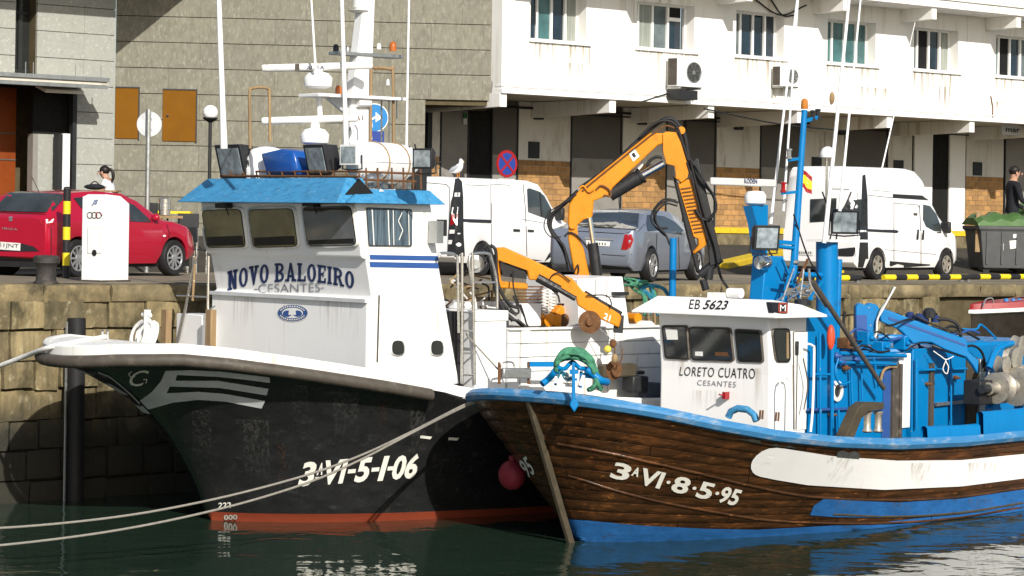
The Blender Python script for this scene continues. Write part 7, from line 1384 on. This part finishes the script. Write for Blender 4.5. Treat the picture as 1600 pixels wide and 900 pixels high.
for k, (u0, v0, u1, v1, sg) in enumerate(((1178, -2, 1260, 8, .35), (1205, 0, 1240, 24, .2), (1100, 170, 1330, 205, .1))):
    q0_, q1_ = WB.x(u0, v0, .05), WB.x(u1, v1, .05); m_ = q0_.lerp(q1_, .5) - Vector((0, 0, sg))
    solo('wall_cable', G().tube(curve([q0_, m_, q1_], 8), .022, 5), MT['rubber'], ('black cable sagging under the balcony left of the whip antennas', 'shorter black cable looping under the balcony', 'black cable sagging along the soffit edge')[k], 'cable').matrix_world = WB.M

_b = at_depth(800, 742, B2.w(H2.P(.1, .55, -1)).y + .55); T = Thing('fender_buoy', 'dull red round fender buoy hanging between the two bows', 'fender', _b, 0)
G().ball((0, 0, 0), .19, 18, 12, (1, 1, 1.08)).lathe((0, 0, .19), [(.05, 0), (.05, .07), (0, .08)], 10).build('ball', mat('faded crimson buoy', (.22,.022,.035), .55, var=.12), T, smooth=60)
G().tube(curve([(0, 0, .26), (.02, .03, .6), (.05, .05, 1.1)], 4), .012, 6).build('rope', MT['rope'], T)

# ---------------------------------------------------------------- runs of rust and dirt, densest at the top where they start
def stain_mat(name, col, thr, amt, sc=(9, 9, .6)):
    m = bpy.data.materials.new(name); m.use_nodes = True; nt = m.node_tree; N, L = nt.nodes, nt.links; b = N['Principled BSDF']
    b.inputs['Base Color'].default_value = (*col, 1); b.inputs['Roughness'].default_value = .85; b.inputs['Specular IOR Level'].default_value = .1
    tc = N.new('ShaderNodeTexCoord'); mp = N.new('ShaderNodeMapping'); mp.inputs['Scale'].default_value = sc; L.new(tc.outputs['Object'], mp.inputs[0])
    n = N.new('ShaderNodeTexNoise'); n.inputs['Scale'].default_value = 1; n.inputs['Detail'].default_value = 5; L.new(mp.outputs[0], n.inputs['Vector'])
    r_ = N.new('ShaderNodeMapRange'); r_.inputs[1].default_value = thr; r_.inputs[2].default_value = thr + .18; L.new(n.outputs[0], r_.inputs[0])
    sx = N.new('ShaderNodeSeparateXYZ'); L.new(tc.outputs['Generated'], sx.inputs[0]); k = N.new('ShaderNodeMath'); k.operation = 'MULTIPLY'; L.new(r_.outputs[0], k.inputs[0]); L.new(sx.outputs[2], k.inputs[1])
    k2 = N.new('ShaderNodeMath'); k2.operation = 'MULTIPLY'; k2.inputs[1].default_value = amt; L.new(k.outputs[0], k2.inputs[0])
    tr = N.new('ShaderNodeBsdfTransparent'); mx = N.new('ShaderNodeMixShader'); L.new(k2.outputs[0], mx.inputs[0]); L.new(tr.outputs[0], mx.inputs[1]); L.new(b.outputs[0], mx.inputs[2]); L.new(mx.outputs[0], N['Material Output'].inputs[0]); return m
SD = stain_mat('dirt runs', (.32, .26, .17), .46, .62); SB = stain_mat('faint dirt runs', (.34, .26, .17), .48, .34, (14, 14, .7)); SR = stain_mat('rust runs', (.26, .13, .06), .50, .42, (30, 30, 1.2)); SG = stain_mat('pale salt runs', (.15, .145, .135), .46, .30, (26, 26, 1.1)); SH = stain_mat('hull rust runs', (.14, .06, .03), .5, .4, (40, 40, 1.3))
for i, (a, b) in enumerate(wy):
    h_ = (.75, .45, .9, .55, 1.1, .6, .5)[i]
    for y0_, y1_ in ((a - .05, a + (b - a) * .45), (a + (b - a) * .55, b + .15)):
        G().add([(.004, y0_, wz0 - .062 - h_), (.004, y1_, wz0 - .062 - h_), (.004, y1_, wz0 - .062), (.004, y0_, wz0 - .062)], [(0, 1, 2, 3)]).build('stain', SD, WB, smooth=0)
for y_, w_, h_ in ((2.1, .5, .8), (6.0, .8, .6), (9.6, .5, 1.0), (13.0, 1.1, .7), (16.2, .6, .9), (18.6, .7, .5)):
    G().add([(.006, y_, zf + .2), (.006, y_ + w_, zf + .2), (.006, y_ + w_, zf + .2 + h_ * .8), (.006, y_, zf + .2 + h_ * .8)], [(0, 1, 2, 3)]).build('stain', SD, WB, smooth=0)
def run(T, bv, u0, u1, v0, v1, m, off=.01): return drop('stain', m, T, bv, [[(u0, v0), (u1, v0), (u1 + 2, v1), (u0 + 2, v1)]], off, 14, smooth=0)
for u0, u1, v0, v1 in ((614, 632, 558, 580), (675, 692, 558, 584), (640, 660, 420, 470), (598, 625, 420, 520), (668, 700, 470, 560), (360, 400, 464, 515), (500, 560, 464, 535), (575, 590, 322, 392), (655, 672, 330, 395)): run(B1, bw, u0, u1, v0, v1, SR if (u1 - u0) < 20 else SB)
for u0, u1, v0, v1, m in ((455, 480, 600, 660, SG), (520, 560, 612, 690, SG), (590, 604, 625, 700, SH), (640, 664, 640, 720, SG), (300, 330, 640, 720, SG), (380, 420, 655, 760, SG), (434, 446, 690, 780, SH)): run(B1, bv1, u0, u1, v0, v1, m)
for u0, u1, v0, v1 in ((1046, 1072, 562, 600), (1150, 1190, 575, 640), (1080, 1120, 610, 640), (1232, 1240, 570, 640)): run(B2, bp2, u0, u1, v0, v1, SR if u0 > 1200 else SB)
for u0, u1, v0, v1 in ((1290, 1330, 712, 752), (1420, 1450, 722, 760), (1510, 1560, 722, 752)): run(B2, bv2, u0, u1, v0, v1, SB, .033)
for u0, u1, v0, v1 in ((1300, 1340, 780, 804), (1390, 1420, 785, 806), (1510, 1550, 778, 798)): run(B2, bv2, u0, u1, v0, v1, SG, .031)
